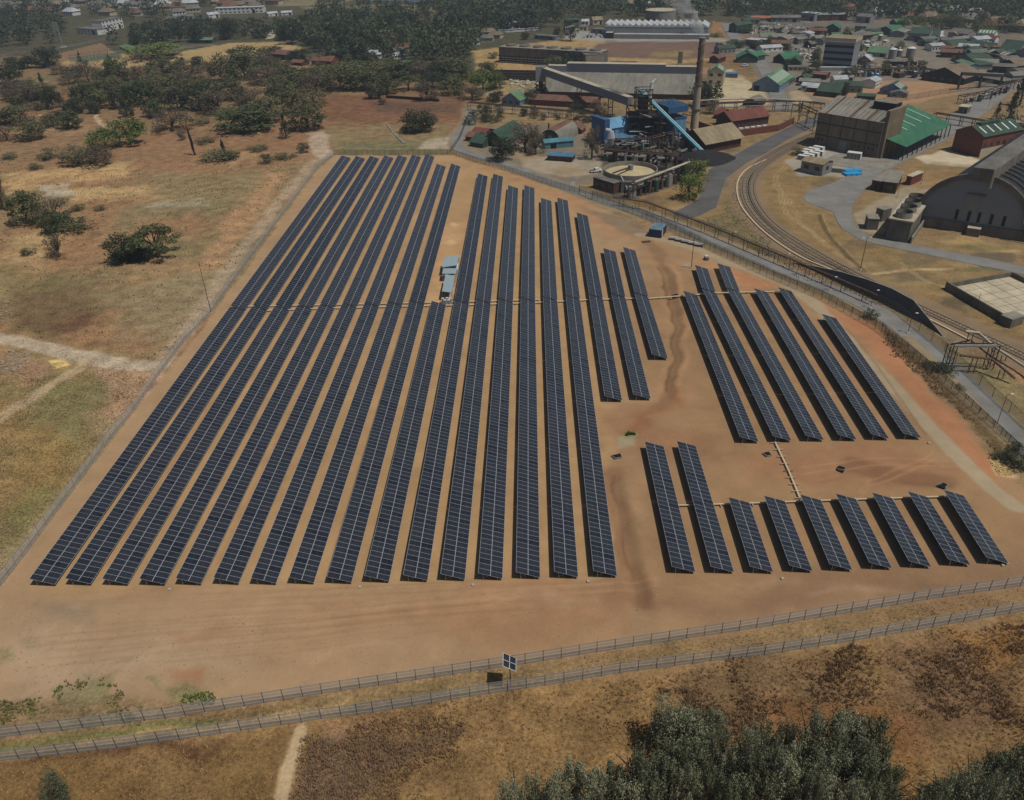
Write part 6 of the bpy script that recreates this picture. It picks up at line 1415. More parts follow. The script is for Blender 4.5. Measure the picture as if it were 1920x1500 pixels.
for A_, B_, lb in (((1372, 258), (1460, 246), 'low red brick wall along the front of the brick hall'), ((1460, 246), (1488, 232), 'low red brick wall turning uphill beside the far road'), ((1300, 236), (1352, 256), 'long dark brick wall between chimney and brick hall')):
    o_, L_, rz = frame2(A_, B_); tag(MB().box(0, L_, 0, .4, 0, 3.2, 'brick').build('brick_wall', None, o_, rz), lb, 'wall')
for k in range(6):
    p = at(1378 + k * 11, 245.5 - k * 1.3); tag(MB().box(-1, 1, -.8, .8, 0, 1.2, 'white_paint').build('crate', None, p), 'white topped crate in the row before the brick hall', 'crate', 'crates before the brick hall')
B((1392, 199), (1421, 202), 12, 190, 2.0, 'dark_steel', 'grey_roof', 'open-fronted dark shed with pale gabled roof above the brick hall', ridge='y', door=.5)
# workshops at the left of the plant
B((881, 274), (905, 278), 12, 266, 3.0, 'green_dark', 'green_dark', 'green roofed workshop nearest the pale lane', ridge='x', win=2)
B((904, 273), (946, 277), 24, 262, 4.6, 'green_dark', 'green_dark', 'larger dark green gabled workshop beside the thorn trees', ridge='y', win=4, door=.3)
B((873, 264), (892, 266), 9, 256, 1.5, 'brick_dark', 'rust_roof', 'small brown roofed workshop by the lane')
B((884, 256), (910, 259), 9, 249, 1.5, 'brick_dark', 'red_roof', 'small dull red roofed workshop behind the green ones')
B((1022, 280), (1075, 275), 6, 268, 1.0, 'teal_roof', 'teal_roof', 'long low teal roofed store left of the blue building', win=0, door=.3)
B((1027, 301), (1072, 304), 6, 294, 0, 'brick_dark', 'blue_roof', 'low brick hut with bright blue flat roof above the round paving', flat=True, win=3, name='hut', cat='building', over=.5)
B((1058, 250), (1090, 252), 8, 243, 2.8, 'brick_dark', 'rust_roof', 'small house with pale rusty gabled roof beside the barrel shed', ridge='y', name='house', cat='house')
B((1040, 215), (1115, 205), 9, 190, 0, 'rust_roof', 'rust_roof', 'long low rust-brown roofed store in front of the long grey shed', flat=True) if False else None
r_, _ = B((995, 197), (1116, 204), 11, 186, 2.0, 'brick', 'rust_roof', 'long rust-brown roofed store in front of the long grey shed', win=0)
# old barrel shed
A_, B_ = at(1012, 268), at(1050, 272); d = B_ - A_; Wd = d.length; rz = math.atan2(d.y, d.x); root = thing('barrel_shed', 'old small barrel roofed shed with rust stained pale roof', 'shed', A_, rz); mb = MB(); mg = MB(); K = 14; Hs = Wd * .62; pts = [(Wd / 2 - Wd / 2 * math.cos(math.pi * k / K), Hs * math.sin(math.pi * k / K) ** .8) for k in range(K + 1)]
for k in range(K):
    (x0, z0), (x1, z1) = pts[k], pts[k + 1]; mb.poly([(x0, 0, z0), (x1, 0, z1), (x1, 22, z1), (x0, 22, z0)], 'rust_roof' if 5 <= k <= 8 else 'shed_roof')
mb.build('roof', root); mg.poly([(x, .05, z) for x, z in pts], 'green_dark').build('end_wall', root); MB().box(Wd * .4, Wd * .6, -.1, .0, 0, 4, 'grey_wall').build('door', root); MB().tube((2, 6, 5), (2, 6, Hs + 1.5), .4, .4, 8, 'dark_steel').build('flue', root)
# green and white houses with gables
B((941, 196), (975, 199), 10, 186, 4.0, 'blue_grey', 'green_pale', 'pale blue-walled house with green gabled roof left of the store', ridge='y', name='house', cat='house', win=3)
# pipe racks
def rack(px, z, label, w=4.0, n_pipes=4, m='dark_steel', clutter=0):
    P = [at(*q) for q in px]; o = P[0].copy(); root = thing('pipe_rack', label, 'pipe rack', o); fr = MB()
    for a, b_ in zip(P, P[1:]):
        a, b_ = a - o, b_ - o; d = (b_ - a).normalized(); nn = Vector((-d.y, d.x, 0)); L_ = (b_ - a).length; k_ = max(2, int(L_ / 6))
        for k in range(k_ + 1):
            c = a + d * (L_ * k / k_)
            for s in (-w / 2, w / 2): q = c + nn * s; fr.beam((q.x, q.y, 0), (q.x, q.y, z + .5), .25, .25, m)
            for zz_ in (z, z * .55): q0, q1 = c - nn * w / 2, c + nn * w / 2; fr.beam((q0.x, q0.y, zz_), (q1.x, q1.y, zz_), .22, .22, m)
        for k in range(n_pipes):
            s = -w / 2 + w * (k + .5) / n_pipes; zz_ = z + .3 if k % 2 == 0 else z * .55 + .3; q0, q1 = a + nn * s, b_ + nn * s
            MB().tube((q0.x, q0.y, zz_), (q1.x, q1.y, zz_), .28, .28, 8, ['rusty', 'steel', 'dark_steel', 'concrete_pale'][k % 4]).build('pipe', root)
        for k in range(clutter):
            c = a + d * (L_ * random.uniform(.03, .97)) + nn * random.uniform(-w / 2, w / 2); h = random.uniform(1.5, z); r = random.uniform(.4, 1.1)
            MB().tube((c.x, c.y, 0), (c.x, c.y, h), r, r, 8, random.choice(['dark_steel', 'rusty', 'soot', 'steel', 'green_dark'])).build('vessel', root)
    tag(fr.build('frame', root), kind='stuff'); return root
rack([(1178, 372), (1250, 348), (1290, 328)], 5.5, 'long pipe rack running up beside the round tank', 4, 4, clutter=26)
rack([(1130, 300), (1190, 306), (1260, 312)], 5, 'rusty pipe rack behind the round tank', 4, 4, 'rusty', clutter=16)
rack([(1148, 285), (1215, 282), (1270, 268)], 5.5, 'dark pipe rack in front of the blue buildings', 5, 4, clutter=26)
rack([(1200, 262), (1240, 256), (1286, 246)], 8, 'sooty pipe rack at the foot of the black tower', 6, 4, 'soot', clutter=18)
rack([(880, 206), (940, 212), (1010, 218), (1095, 226), (1150, 232)], 4, 'long rusty pipe rack crossing behind the workshops', 3, 3, 'rusty')
rack([(1310, 214), (1400, 210), (1500, 208), (1540, 214)], 5, 'pipe rack between the brick hall and the far sheds', 4, 3, 'rusty')
rack([(1490, 226), (1532, 246)], 8, 'tall pipe rack meeting the brown building', 5, 3)
rack([(1750, 228), (1800, 236), (1846, 244)], 4, 'rusty pipe rack above the far road bend', 3, 3, 'rusty')
rack([(1870, 250), (1900, 262), (1960, 290)], 4, 'rusty pipe rack behind the red brick building', 5, 3, 'rusty', clutter=12)
rack([(1800, 195), (1850, 186), (1900, 165)], 4, 'brown pipe rack beside the upper far road', 4, 3, 'rusty', clutter=5)
rack([(1580, 145), (1650, 142), (1720, 140), (1790, 152)], 4, 'cluttered pipe rack among the tanks of the far plant', 5, 3, clutter=24)
pipeline([(1188, 376), (1240, 356), (1290, 336)], 7.2, .45, 'concrete_pale', 'pipeline', 'pale pipe on top of the rack beside the round tank', sup=14)
pipeline([(1290, 212), (1340, 208), (1420, 206), (1520, 212)], 6, .35, 'concrete_pale', 'pipeline', 'pale insulated pipe behind the brick hall', sup=14)
pipeline([(1330, 196), (1300, 214)], 5, .35, 'concrete_pale', 'pipeline', 'short pale pipe behind the chimney', sup=12)
# white cyclone and tank in the plant
p = at(1144, 296); root = thing('cyclone', 'white bulbous cyclone on a dark frame in front of the blue building', 'cyclone', p); mb = MB(); lattice(mb, -2, 2, -1.5, 1.5, 0, 6, 2, 'dark_steel', .25); mb.build('frame', root); MB().tube((0, 0, 6), (0, 0, 9), 1.1, 2.0, 12, 'white_roof').tube((0, 0, 9), (0, 0, 12), 1.9, 1.2, 12, 'white_roof').tube((0, 0, 12), (-2.5, 0, 12.6), .9, .8, 8, 'white_roof').build('body', root)
# the long grey shed with conveyor gallery
r_, Lx = building((1022, 181), (1305, 188), 30, 3.2, 10.5, 'brick_dark', 'shed_roof', 'very long grey storage shed with steep weathered roof and concrete ridge parapet', name='storage_shed', cat='shed', ridge='x', over=.4)
rr_ = [c for c in r_.children if c.name.startswith('roof')][0]
MB().box(-1, Lx * .12, 12.5, 17.5, 11, 15.5, 'gable_grey', top='concrete_pale').box(Lx * .12 + .01, Lx * .78, 12.5, 18.5, 11, 17, 'gallery_grey', top='concrete_pale').box(Lx * .78 + .01, Lx * 1.0, 12.5, 18, 11, 16, 'gallery_grey', top='concrete_pale').build('ridge_gallery', rr_)
for k in range(7): MB().box(Lx * (.35 + k * .018), Lx * (.365 + k * .018), -.45, -.3, .2, 2.8, 'black').build('opening', r_)
a = at(1014, 178, 0); zt = height(1014, 178, 128); root = thing('conveyor_gallery', 'long grey enclosed conveyor gallery sloping down to the black tower', 'conveyor', a)
bq = at(1182, 190, 10.5); b_ = bq - a; top = Vector((1.5, 0, zt - 1.5)); MB().beam(top, b_, 3.4, 4.0, 'gable_grey').build('gallery', root); MB().beam(top + Vector((0, 0, 2.1)), b_ + Vector((0, 0, 2.1)), 3.7, .25, 'concrete_pale').build('roof', root)
MB().box(-3, 3, -2.5, 3, zt - 7, zt + 1.2, 'gable_grey', top='concrete').build('head_house', root); mb = MB(); lattice(mb, -2.8, 2.8, -2, 2.6, 0, zt - 7, 3, 'dark_steel', .4); mb.build('leg_frame', root); MB().box(-1.2, 1.2, -1, 1.5, 0, zt - 7, 'soot').build('chute', root)
for f in (.45, .8): c = top + (b_ - top) * f; mb = MB(); lattice(mb, c.x - 1.2, c.x + 1.2, c.y - 1, c.y + 1, 0, max(c.z - 2, 2), 2, 'dark_steel', .25); mb.build('trestle', root)
# long cooling tower of the far works
r_, Lx = B((936, 117), (1124, 130), 14, 88, 0, 'concrete_dark', 'concrete', 'long dark concrete cooling tower bank with open louvred base', name='cooling_tower', cat='cooling tower', flat=True, over=.3)
Hh = 9
for k in range(3): MB().box(-.1, Lx + .1, -.5, -.06, .6 + k * 1.5, 1.0 + k * 1.5, 'steel').build('rail', r_)
MB().box(0, Lx, -.05, -.01, .1, 5, 'black').build('louvre', r_)
zt = max(c.dimensions.z for c in r_.children)
for k in range(7):
    x = Lx * (k + .6) / 7.2; MB().tube((x, 7, zt - .1), (x, 7, zt + 1.3), 4.2, 3.9, 12, 'concrete_dark').build('fan_stack', r_)
for k in range(26): MB().box(Lx * k / 26, Lx * k / 26 + .4, -.3, -.02, 0, 5.4, 'concrete_dark').build('pillar', r_)
B((1098, 133), (1132, 131), 12, 104, 0, 'concrete', 'concrete_dark', 'square grey concrete block at the end of the cooling tower bank', name='concrete_building', cat='building', flat=True, over=.1)
for k in range(4): o_, L_, rz = frame2((916, 150 - k * 5), (1004, 152 - k * 5)); tag(MB().box(0, L_, 0, 1.2, 0, 1.6, 'dark_steel').build('low_wall', None, o_, rz), 'low dark wall in the stepped basin below the cooling towers', 'wall', 'channel walls of the stepped basin')
B((1149, 130), (1194, 129), 6, 119, 0, 'soot', 'rusty', 'row of black open bays on the tan yard', flat=True, name='bays', cat='building', over=.1)
B((1191, 135), (1217, 134), 6, 126, 0, 'soot', 'rusty', 'smaller black open bays nearest the ruined frame', flat=True, name='bays', cat='building', over=.1)
# ruined frame and slabs
p = at(1258, 142); root = thing('ruin', 'roofless concrete frame building with a stub chimney', 'ruin', p)
for k in range(5): MB().box(-13 + k * 5.2, -12.4 + k * 5.2, -4, 4, 0, 4.5, 'rusty').build('frame', root)
MB().box(-14, 12, -5, -4.4, 0, 4.2, 'concrete_pale').build('wall', root); MB().box(-14, 12, 4.4, 5, 0, 4.6, 'concrete_pale').build('wall', root); MB().box(4, 9, -2, 3, 0, 7, 'brown_clad').build('block', root); MB().box(5, 7.5, 4, 7, 0, 14, 'brown_clad').build('stub_chimney', root)
# green sheds near the chimney
B((1324, 160), (1355, 161), 12, 134, 3.0, 'cream_wall', 'green_pale', 'tall cream building with green gabled roof just right of the chimney', ridge='y', sky=4, name='building', cat='building', win=2, floors=2)
B((1355, 145), (1382, 146), 5, 138, 0, 'blue_grey', 'blue_roof', 'low blue flat roofed hut right of the cream building', flat=True, name='hut', cat='building')
B((1409, 170), (1460, 174), 30, 156, 4.6, 'blue_grey', 'green_pale', 'large pale green roofed hall with blue end wall and striped skylights', ridge='y', sky=12, name='hall', cat='building', door=.18, over=.5)
B((1382, 118), (1420, 118), 13, 108, 3.4, 'green_dark', 'green_roof', 'bright green roofed shed with raised ridge beyond the large hall', ridge='y', over=.5, vent=True)
B((1410, 116), (1434, 112), 8, 106, 2.4, 'green_dark', 'green_roof', 'smaller green roofed wing joined to the raised ridge shed', ridge='x')
B((1449, 117), (1470, 120), 18, 108, 3.2, 'soot', 'green_roof', 'dark-fronted green roofed shed right of the car park lane', ridge='y')
B((1476, 125), (1500, 126), 11, 116, 2.8, 'green_dark', 'green_dark', 'squat green roofed shed behind the dark-fronted one', ridge='y')
B((1478, 134), (1512, 134), 6, 126, 0, 'cream_wall', 'grey_roof', 'cream flat-roofed office at the foot of the squat green shed', flat=True, name='office', cat='building', win=4)
r_, Lx = B((1540, 127), (1594, 131), 16, 78, 0, 'gable_grey', 'cream_wall', 'grey multi-storey factory block with dark floor bands', name='factory_block', cat='building', flat=True, over=.3)
zt = max(c.dimensions.z for c in r_.children if c.name.startswith('wall'))
for k in range(4): MB().box(-.05, Lx + .05, -.12, -.01, zt * (.08 + k * .24), zt * (.18 + k * .24), 'opening').build('window_band', r_)
MB().box(-.4, Lx + .4, 0, 17, zt + .3, zt + 2.6, 'cream_wall', top='tan_roof').build('roof_box', r_)
B((1538, 134), (1596, 134), 3, 127, 0, 'white_paint', 'white_roof', 'long low white canopy at the foot of the grey factory block', flat=True, name='lean_to', cat='shed')
# white sawtooth factory
r_, Lx = B((1134, 70), (1326, 72), 26, 50, 0, 'grey_wall', 'white_roof', 'long white sawtooth roofed factory', name='factory', cat='building', flat=True, over=.2)
zt = max(c.dimensions.z for c in r_.children if c.name.startswith('wall')); ro = [c for c in r_.children if c.name.startswith('roof')][0]
for k in range(17):
    x0, x1 = Lx * k / 17, Lx * (k + 1) / 17 - .1; mb = MB(); z0, z1 = zt + .32, zt + 3.0
    mb.poly([(x0, 0, z0), (x1, 0, z0), (x0, 0, z1)], 'white_roof').poly([(x0, 26, z0), (x0, 26, z1), (x1, 26, z0)], 'white_roof').poly([(x0, 0, z1), (x1, 0, z0), (x1, 26, z0), (x0, 26, z1)], 'white_roof').poly([(x0, 0, z0), (x0, 0, z1), (x0, 26, z1), (x0, 26, z0)], 'grey_wall'); mb.build('sawtooth', ro)
MB().box(Lx * .1, Lx * 1.02, -7, -.02, 0, 3.6, 'grey_wall', top='white_roof').build('front_canopy', r_)
MB().box(Lx * .02, Lx * .09, -7, -.02, 0, 4.6, 'opening', top='white_roof').build('porch', r_)
# tanks behind
for (x, y, w, t, lb) in ((1238, 39, 56, 19, 'large round pale tank behind the white factory'), (1296, 34, 24, 23, 'smaller round tank with white rim behind the smoke')):
    p = at(x, y); R2 = w / 2 / scale_at(x, y); root = thing('tank', lb, 'tank', p); hh = height(x, y, t); MB().tube((0, 0, 0), (0, 0, hh), R2, R2, 26, 'concrete').build('shell', root); MB().tube((0, 0, hh + .01), (0, 0, hh + .6), R2 * 1.02, R2 * 1.02, 26, 'concrete_pale').build('rim', root)
# ---------------------------------------------------------------- town buildings
TOWN = [ # A, B, depth, top, rh, wall, roof, ridge, label
((951,56),(975,55),8,46,2,'white_paint','white_roof','x','small white house at the edge of the wood left of the white factory'),
((935,62),(1010,57),1,57,0,'white_paint','white_paint','x','long low white wall left of the small white house'),
((1002,73),(1040,76),7,66,0,'blue_grey','grey_roof','x','flat blue-grey shed just above the cooling tower bank'),
((1090,48),(1103,48),8,40,1.5,'white_paint','white_roof','x','white gabled hut left of the white factory, upper one'),
((1112,47),(1130,46),9,38,2.5,'cream_wall','tan_roof','x','cream pyramid roofed hut beside the white factory'),
((1086,58),(1100,58),7,50,1,'cream_wall','grey_roof','x','pale low hut above the car rows'),
((1108,62),(1130,64),8,54,0,'blue_grey','grey_roof','x','grey flat roofed annex touching the left end of the white factory'),
((1060,44),(1085,43),8,38,1.5,'green_dark','green_dark','x','long dark green roofed hut by the wood'),
((1394,45),(1425,44),9,38,1.5,'grey_wall','green_dark','x','grey-green roofed house behind the car park'),
((1408,39),(1448,39),9,34,1.5,'cream_wall','orange_roof','x','orange roofed long house at the back of the car park'),
((1446,42),(1500,42),12,33,1.5,'grey_wall','grey_roof','x','wide grey roofed hall beside the orange roofed house'),
((1380,62),(1410,58),9,48,2,'green_dark','green_dark','x','dull green roofed block at the car park edge'),
((1396,86),(1418,88),9,74,0,'grey_wall','white_roof','x','white flat roofed office above the green sheds'),
((1418,84),(1436,85),7,74,0,'cream_wall','white_roof','x','small white roofed annex right of the white office'),
((1424,75),(1452,75),8,66,1.5,'grey_wall','green_pale','x','pale green roofed shed behind the white offices'),
((1500,38),(1526,40),10,24,0,'gable_grey','white_roof','x','dark grey warehouse end left of the brick warehouse'),
((1527,39),(1588,38),12,28,0,'brick','white_roof','x','long low red brick warehouse at the back of the town'),
((1545,63),(1572,64),12,52,3,'green_dark','green_roof','y','bright green gabled shed behind the grey factory block'),
((1562,76),(1600,74),9,69,2.5,'green_dark','green_roof','x','bright green roof showing just above the grey factory block'),
((1604,42),(1630,44),9,30,2,'grey_wall','grey_roof','x','grey upright house right of the brick warehouse'),
((1637,62),(1680,68),16,58,4,'green_dark','green_roof','y','dark green gabled hall with open front, upper right'),
((1628,71),(1655,70),6,64,1,'cream_wall','green_pale','x','small pale green roofed hut below the dark green hall'),
((1680,49),(1706,47),9,43,2.5,'brick_dark','green_roof','x','small bright green hip roofed house among trees'),
((1703,76),(1740,78),16,62,3.5,'grey_wall','green_dark','x','grey-green gabled hall along the diagonal railway'),
((1727,75),(1760,76),14,66,3,'white_paint','green_dark','x','white walled green roofed hall with round windows'),
((1750,88),(1790,98),14,80,3.5,'cream_wall','green_dark','y','pair of joined green gabled halls, upper member'),
((1775,98),(1815,110),14,92,3.5,'grey_wall','green_dark','y','pair of joined green gabled halls, lower member'),
((1783,112),(1832,130),14,104,3.5,'grey_wall','green_dark','y','long dull green hall beside the far diagonal road'),
((1790,124),(1815,133),7,114,1.0,'blue_grey','green_pale','x','blue-grey lean-to hall in front of the long dull green hall'),
((1727,150),(1805,160),24,138,5,'opening','brown_clad','y','long low brown roofed shed with pale front panels'),
((1806,94),(1848,100),16,88,4,'grey_wall','green_dark','x','dark green hall right of the far diagonal road'),
((1830,72),(1862,74),12,62,2,'white_paint','green_pale','x','striped pale green roofed shed among parked vehicles'),
((1840,80),(1864,82),8,72,2,'white_paint','red_roof','x','small red roofed store between green halls'),
((1872,100),(1908,104),14,90,5,'grey_wall','green_dark','x','large dull green dome-like hall at the right edge'),
((1896,112),(1930,116),14,100,4,'grey_wall','grey_roof','y','grey arched store at the right edge below the dome-like hall'),
((1845,108),(1880,116),12,98,2,'brick_dark','grey_roof','x','brown fronted grey store beside the striped canopy'),
((1870,128),(1905,134),12,118,3,'brick_dark','brown_clad','y','brown gabled store near the right edge'),
((1776,72),(1812,76),12,60,2.5,'grey_wall','grey_roof','x','grey terraced store in front of the far trees'),
((1800,78),(1822,80),9,70,1,'grey_wall','grey_roof','x','small grey store right of the terraced one'),
((1624,105),(1660,108),12,97,3.2,'grey_wall','green_pale','x','pale green gabled shed among the chemical tanks'),
((1604,120),(1632,122),8,112,3,'grey_wall','white_roof','y','grey gabled shed with white roof flash by the tanks'),
((1670,124),(1718,124),8,116,0,'soot','grey_roof','x','long grey flat roofed shed beside the brown shed'),
((1648,176),(1690,180),11,166,3.2,'blue_grey','green_dark','y','blue walled green roofed workshop in the orange yard'),
((1668,182),(1700,184),7,176,1.5,'blue_grey','grey_roof','y','grey lean-to of the blue walled workshop'),
((1605,187),(1640,189),8,182,0.8,'dark_steel','green_dark','x','long dark green low roof above the brown building'),
((1530,180),(1572,184),14,170,3.6,'dark_steel','green_dark','x','dark green roofed shed left of the orange yard'),
((1512,172),(1532,174),6,164,0,'soot','white_roof','x','small black shed with white roof bands'),
((1572,146),(1598,147),8,142,1.8,'steel','white_roof','y','open white gabled shelter near the small round tree'),
((1795,212),(1812,214),6,200,0,'concrete_dark','concrete_pale','x','small grey concrete block house beside the far pipe rack'),
((1855,238),(1880,244),12,229,0,'concrete_dark','concrete','x','dark concrete cooler with round fan top at the far road'),
((1824,150),(1880,160),12,150,0,'dark_steel','grey_roof','x','low grey covered bay under the far conveyor'),
((500,110),(541,113),12,100,2.4,'brick_dark','rust_roof','x','long brown roofed house at the edge of the playing field'),
((545,122),(566,124),8,118,1.4,'brick_dark','rust_roof','x','small brown outhouse beside the long brown house'),
((585,122),(622,124),11,113,2.8,'brick','rust_roof','x','red-brown tile roofed house among the scrub trees'),
((668,128),(700,130),10,119,2.6,'green_dark','green_dark','x','dull green roofed house hidden among the trees'),
((752,124),(782,126),9,118,1.2,'brick','green_pale','x','house with bright red wall and pale green roof'),
((772,134),(798,136),7,130,.8,'white_paint','grey_roof','x','low pale roofed house below the red walled house'),
((353,81),(398,81),9,75,1.5,'green_dark','green_pale','x','long green roofed pavilion beside the playing field'),
((146,63),(184,66),12,53,0,'white_paint','grey_roof','x','white office block with dark window bands, left one'),
((195,60),(233,52),12,40,0,'white_paint','grey_roof','x','larger white curved office block with dark window bands'),
((225,92),(245,100),10,88,1,'grey_wall','green_pale','x','pale green roofed hut beside the bright green tree'),
((312,40),(336,40),10,35,2,'white_paint','grey_roof','x','pale roofed building left of the white college'),
((336,38),(364,36),10,32,2,'white_paint','grey_roof','x','pale twin roofed building left of the white college'),
((392,35),(412,33),10,28,2,'white_paint','white_roof','x','pale building in front of the white college'),
((504,31),(522,29),8,26,1.5,'white_paint','white_roof','x','white roofed building right of the white college, first'),
((528,29),(548,28),8,24,1.5,'white_paint','white_roof','x','white roofed building right of the white college, second'),
((404,27),(494,24),14,16,0,'white_paint','white_roof','x','long white college building with dark window strips'),
((762,53),(800,47),12,46,1.0,'brick','orange_roof','x','bright orange roofed villa in the wood'),
((815,52),(838,53),9,46,1.5,'cream_wall','grey_roof','x','pale house half hidden at the wood edge'),
((1060,58),(1078,57),7,52,1,'grey_wall','white_roof','x','white roofed vehicle shelter left of the factory'),
]
for (A_, B_, D_, tp, rh, wl, rf, rg, lb) in TOWN:
    Lm = (at(*B_) - at(*A_)).length
    far_ = A_[1] < 70
    B(A_, B_, D_, tp, rh, wl, rf, lb, ridge=rg, flat=(rh == 0), name='building' if D_ > 1.5 else 'boundary_wall', cat='building' if D_ > 1.5 else 'wall', win=(max(2, int(Lm / 5)) if D_ > 1.5 else 0), floors=(3 if 'office block' in lb else (2 if 'college' in lb else 1)), sky=(5 if 'striped' in lb or 'blue walled green' in lb else 0), over=.35, door=(.8 if D_ > 1.5 and wl != 'opening' else None))
# conveyor at far right, tanks of the far plant
a = at(1803, 138, 9); b_ = at(1880, 142, 6); root = thing('conveyor', 'far dark conveyor bridge over the low covered bay', 'conveyor', (a.x, a.y, 0)); o = Vector((a.x, a.y, 0)); MB().beam(a - o, b_ - o, 1.6, 1.6, 'dark_steel').build('gallery', root)
for f in (0, .5, 1): c = a + (b_ - a) * f - o; MB().box(c.x - .5, c.x + .5, c.y - .5, c.y + .5, 0, c.z - .8, 'dark_steel').build('trestle', root)
for (x, y, w, t, m, lb) in ((1672, 110, 14, 92, 'grey_wall', 'squat pale green tank with white domed lid'), (1686, 106, 10, 94, 'concrete', 'small ribbed tank between the two larger far tanks'), (1706, 108, 16, 90, 'concrete', 'ribbed pale tank nearest the diagonal railway'), (1650, 76, 9, 66, 'concrete', 'small upright tank below the dark green hall'), (1635, 144, 6, 137, 'cyan_tarp', 'turquoise plastic tank, first of the pair'), (1644, 145, 6, 138, 'cyan_tarp', 'turquoise plastic tank, second of the pair'), (1714, 146, 8, 134, 'grey_wall', 'small grey tank beside the brown shed'), (1590, 88, 8, 78, 'concrete', 'small tank at the corner of the grey factory block')):
    p = at(x, y); R2 = w / 2 / scale_at(x, y); hh = height(x, y, t); root = thing('tank', lb, 'tank', p); MB().tube((0, 0, 0), (0, 0, hh), R2, R2, 16, m).build('shell', root); MB().tube((0, 0, hh + .01), (0, 0, hh + R2 * .3), R2 * 1.02, R2 * .3, 16, 'white_paint').build('lid', root)
rs = random.Random(9)
def junk(px, n, label, group, ms, hr=(1, 5)):
    made = defaultdict(list)
    for x, y in scatter(px, n, 2.2):
        h = rs.uniform(*hr); k = rs.random(); m = rs.choice(ms)
        mb = MB()
        if k < .4: mb.tube((0, 0, 0), (0, 0, h), rs.uniform(.5, 1.3), .6, 8, m)
        elif k < .75: w, d = rs.uniform(1, 3.5), rs.uniform(1, 2.5); mb.box(-w, w, -d, d, 0, h * .7, m, top=rs.choice(ms))
        else: mb.beam((-3, -1, h), (3, 1, h), .5, .5, m).beam((-2.6, -1, 0), (-2.6, -1, h), .3, .3, 'dark_steel').beam((2.6, 1, 0), (2.6, 1, h), .3, .3, 'dark_steel')
        nm_ = {'steel': 'grey', 'concrete_pale': 'pale', 'dark_steel': 'dark', 'rusty': 'rusty', 'grey_wall': 'mid grey', 'white_paint': 'white', 'green_dark': 'green', 'soot': 'sooty', 'black': 'black', 'concrete_dark': 'dull grey', 'concrete': 'grey concrete', 'brick': 'brick red'}[m]; sh_ = 'drum' if k < .4 else ('box' if k < .75 else 'pipe stand')
        ob = tag(mb.build('plant_equipment', None, (x, y, 0), rs.uniform(0, 1.5)), label, 'equipment', group); made[f'{nm_} {sh_}'].append(ob)
    for kk_, L_ in made.items(): number(L_, f'{kk_} {label}')
junk([(1600, 125), (1740, 128), (1740, 145), (1590, 146)], 55, 'in the far chemical plant', 'equipment of the far chemical plant', ['steel', 'concrete_pale', 'dark_steel', 'rusty', 'grey_wall'])
junk([(1600, 80), (1665, 74), (1700, 104), (1600, 112)], 40, 'among the far tanks', 'equipment among the far tanks', ['steel', 'white_paint', 'grey_wall', 'concrete_pale'])
junk([(1490, 92), (1535, 90), (1535, 112), (1495, 112)], 45, 'in the yard left of the grey factory block', 'scrap in the storage yard', ['white_paint', 'concrete_pale', 'steel', 'rusty'], (.8, 2))
junk([(1400, 45), (1480, 45), (1520, 62), (1400, 64)], 34, 'behind the crowded car park', 'items behind the car park', ['white_paint', 'concrete_pale', 'steel', 'green_dark'], (.8, 2.5))
junk([(1100, 262), (1300, 250), (1320, 275), (1270, 330), (1140, 300)], 85, 'in the yard below the black tower', 'yard equipment below the black tower', ['dark_steel', 'rusty', 'soot', 'steel', 'black', 'concrete_dark'], (1, 4.5))
junk([(1850, 232), (1920, 226), (1930, 262), (1880, 262)], 22, 'behind the red brick building', 'equipment behind the red brick building', ['dark_steel', 'rusty', 'concrete', 'brick'], (1, 4))
junk([(1850, 78), (1920, 78), (1925, 96), (1860, 96)], 26, 'on the cluttered far right lot', 'items on the far right lot', ['white_paint', 'concrete_pale', 'steel'], (.8, 2))
# parked cars
CARM = [car_mesh(c) for c in ('white_paint', 'white_paint', 'grey_wall', 'container_blue', 'red_roof', 'dark_steel', 'white_roof')]
_cars = defaultdict(list)
def cars(px, n, cols, label, group, rz0, sp=5.6, rowgap=9):
    a, b_ = at(*px[0]), at(*px[1]); d = (b_ - a).normalized(); nn = Vector((-d.y, d.x, 0)); k = 0
    for r_i in range(cols):
        for i in range(n):
            if rs.random() < .15: continue
            p = a + d * (i * sp * .55 * 1.0 + 0) * 1.0 + nn * (r_i * rowgap)
            o = inst('parked_car', rs.choice(CARM), None, p, (0, 0, math.atan2(d.y, d.x) + math.pi / 2 + rz0)); tag(o, label, 'car', group); _cars[(label, r_i)].append(o)
cars(((1095, 70), (1130, 70)), 12, 2, 'car parked left of the white factory', 'cars parked left of the white factory', .1)
cars(((1345, 84), (1385, 86)), 14, 1, 'car parked on the forecourt right of the white factory', 'cars on the factory forecourt', 0)
cars(((1425, 58), (1480, 58)), 17, 2, 'car in the crowded car park behind the green sheds', 'cars in the crowded car park', 0)
cars(((1400, 46), (1440, 46)), 12, 1, 'car in the back row of the crowded car park', 'cars in the crowded car park', 0)
for (x, y, r, lb) in ((1396, 125, .3, 'white van standing left of the large pale green hall'), (1440, 104, 1.4, 'white van in the lane between the green sheds'), (1843, 180, .6, 'white car on the far yard by the pipe racks'), (1512, 45, .2, 'white car near the brick warehouse'), (120, 90, .4, 'white car on the suburb road upper left')):
    tag(inst('parked_car', CARM[0], None, at(x, y), (0, 0, r), (1.1, 1.1, 1.25)), lb, 'car')
for (lb_, r_i), L_ in _cars.items(): number(L_, lb_ + ('', ', farther row', ', farthest row')[r_i])
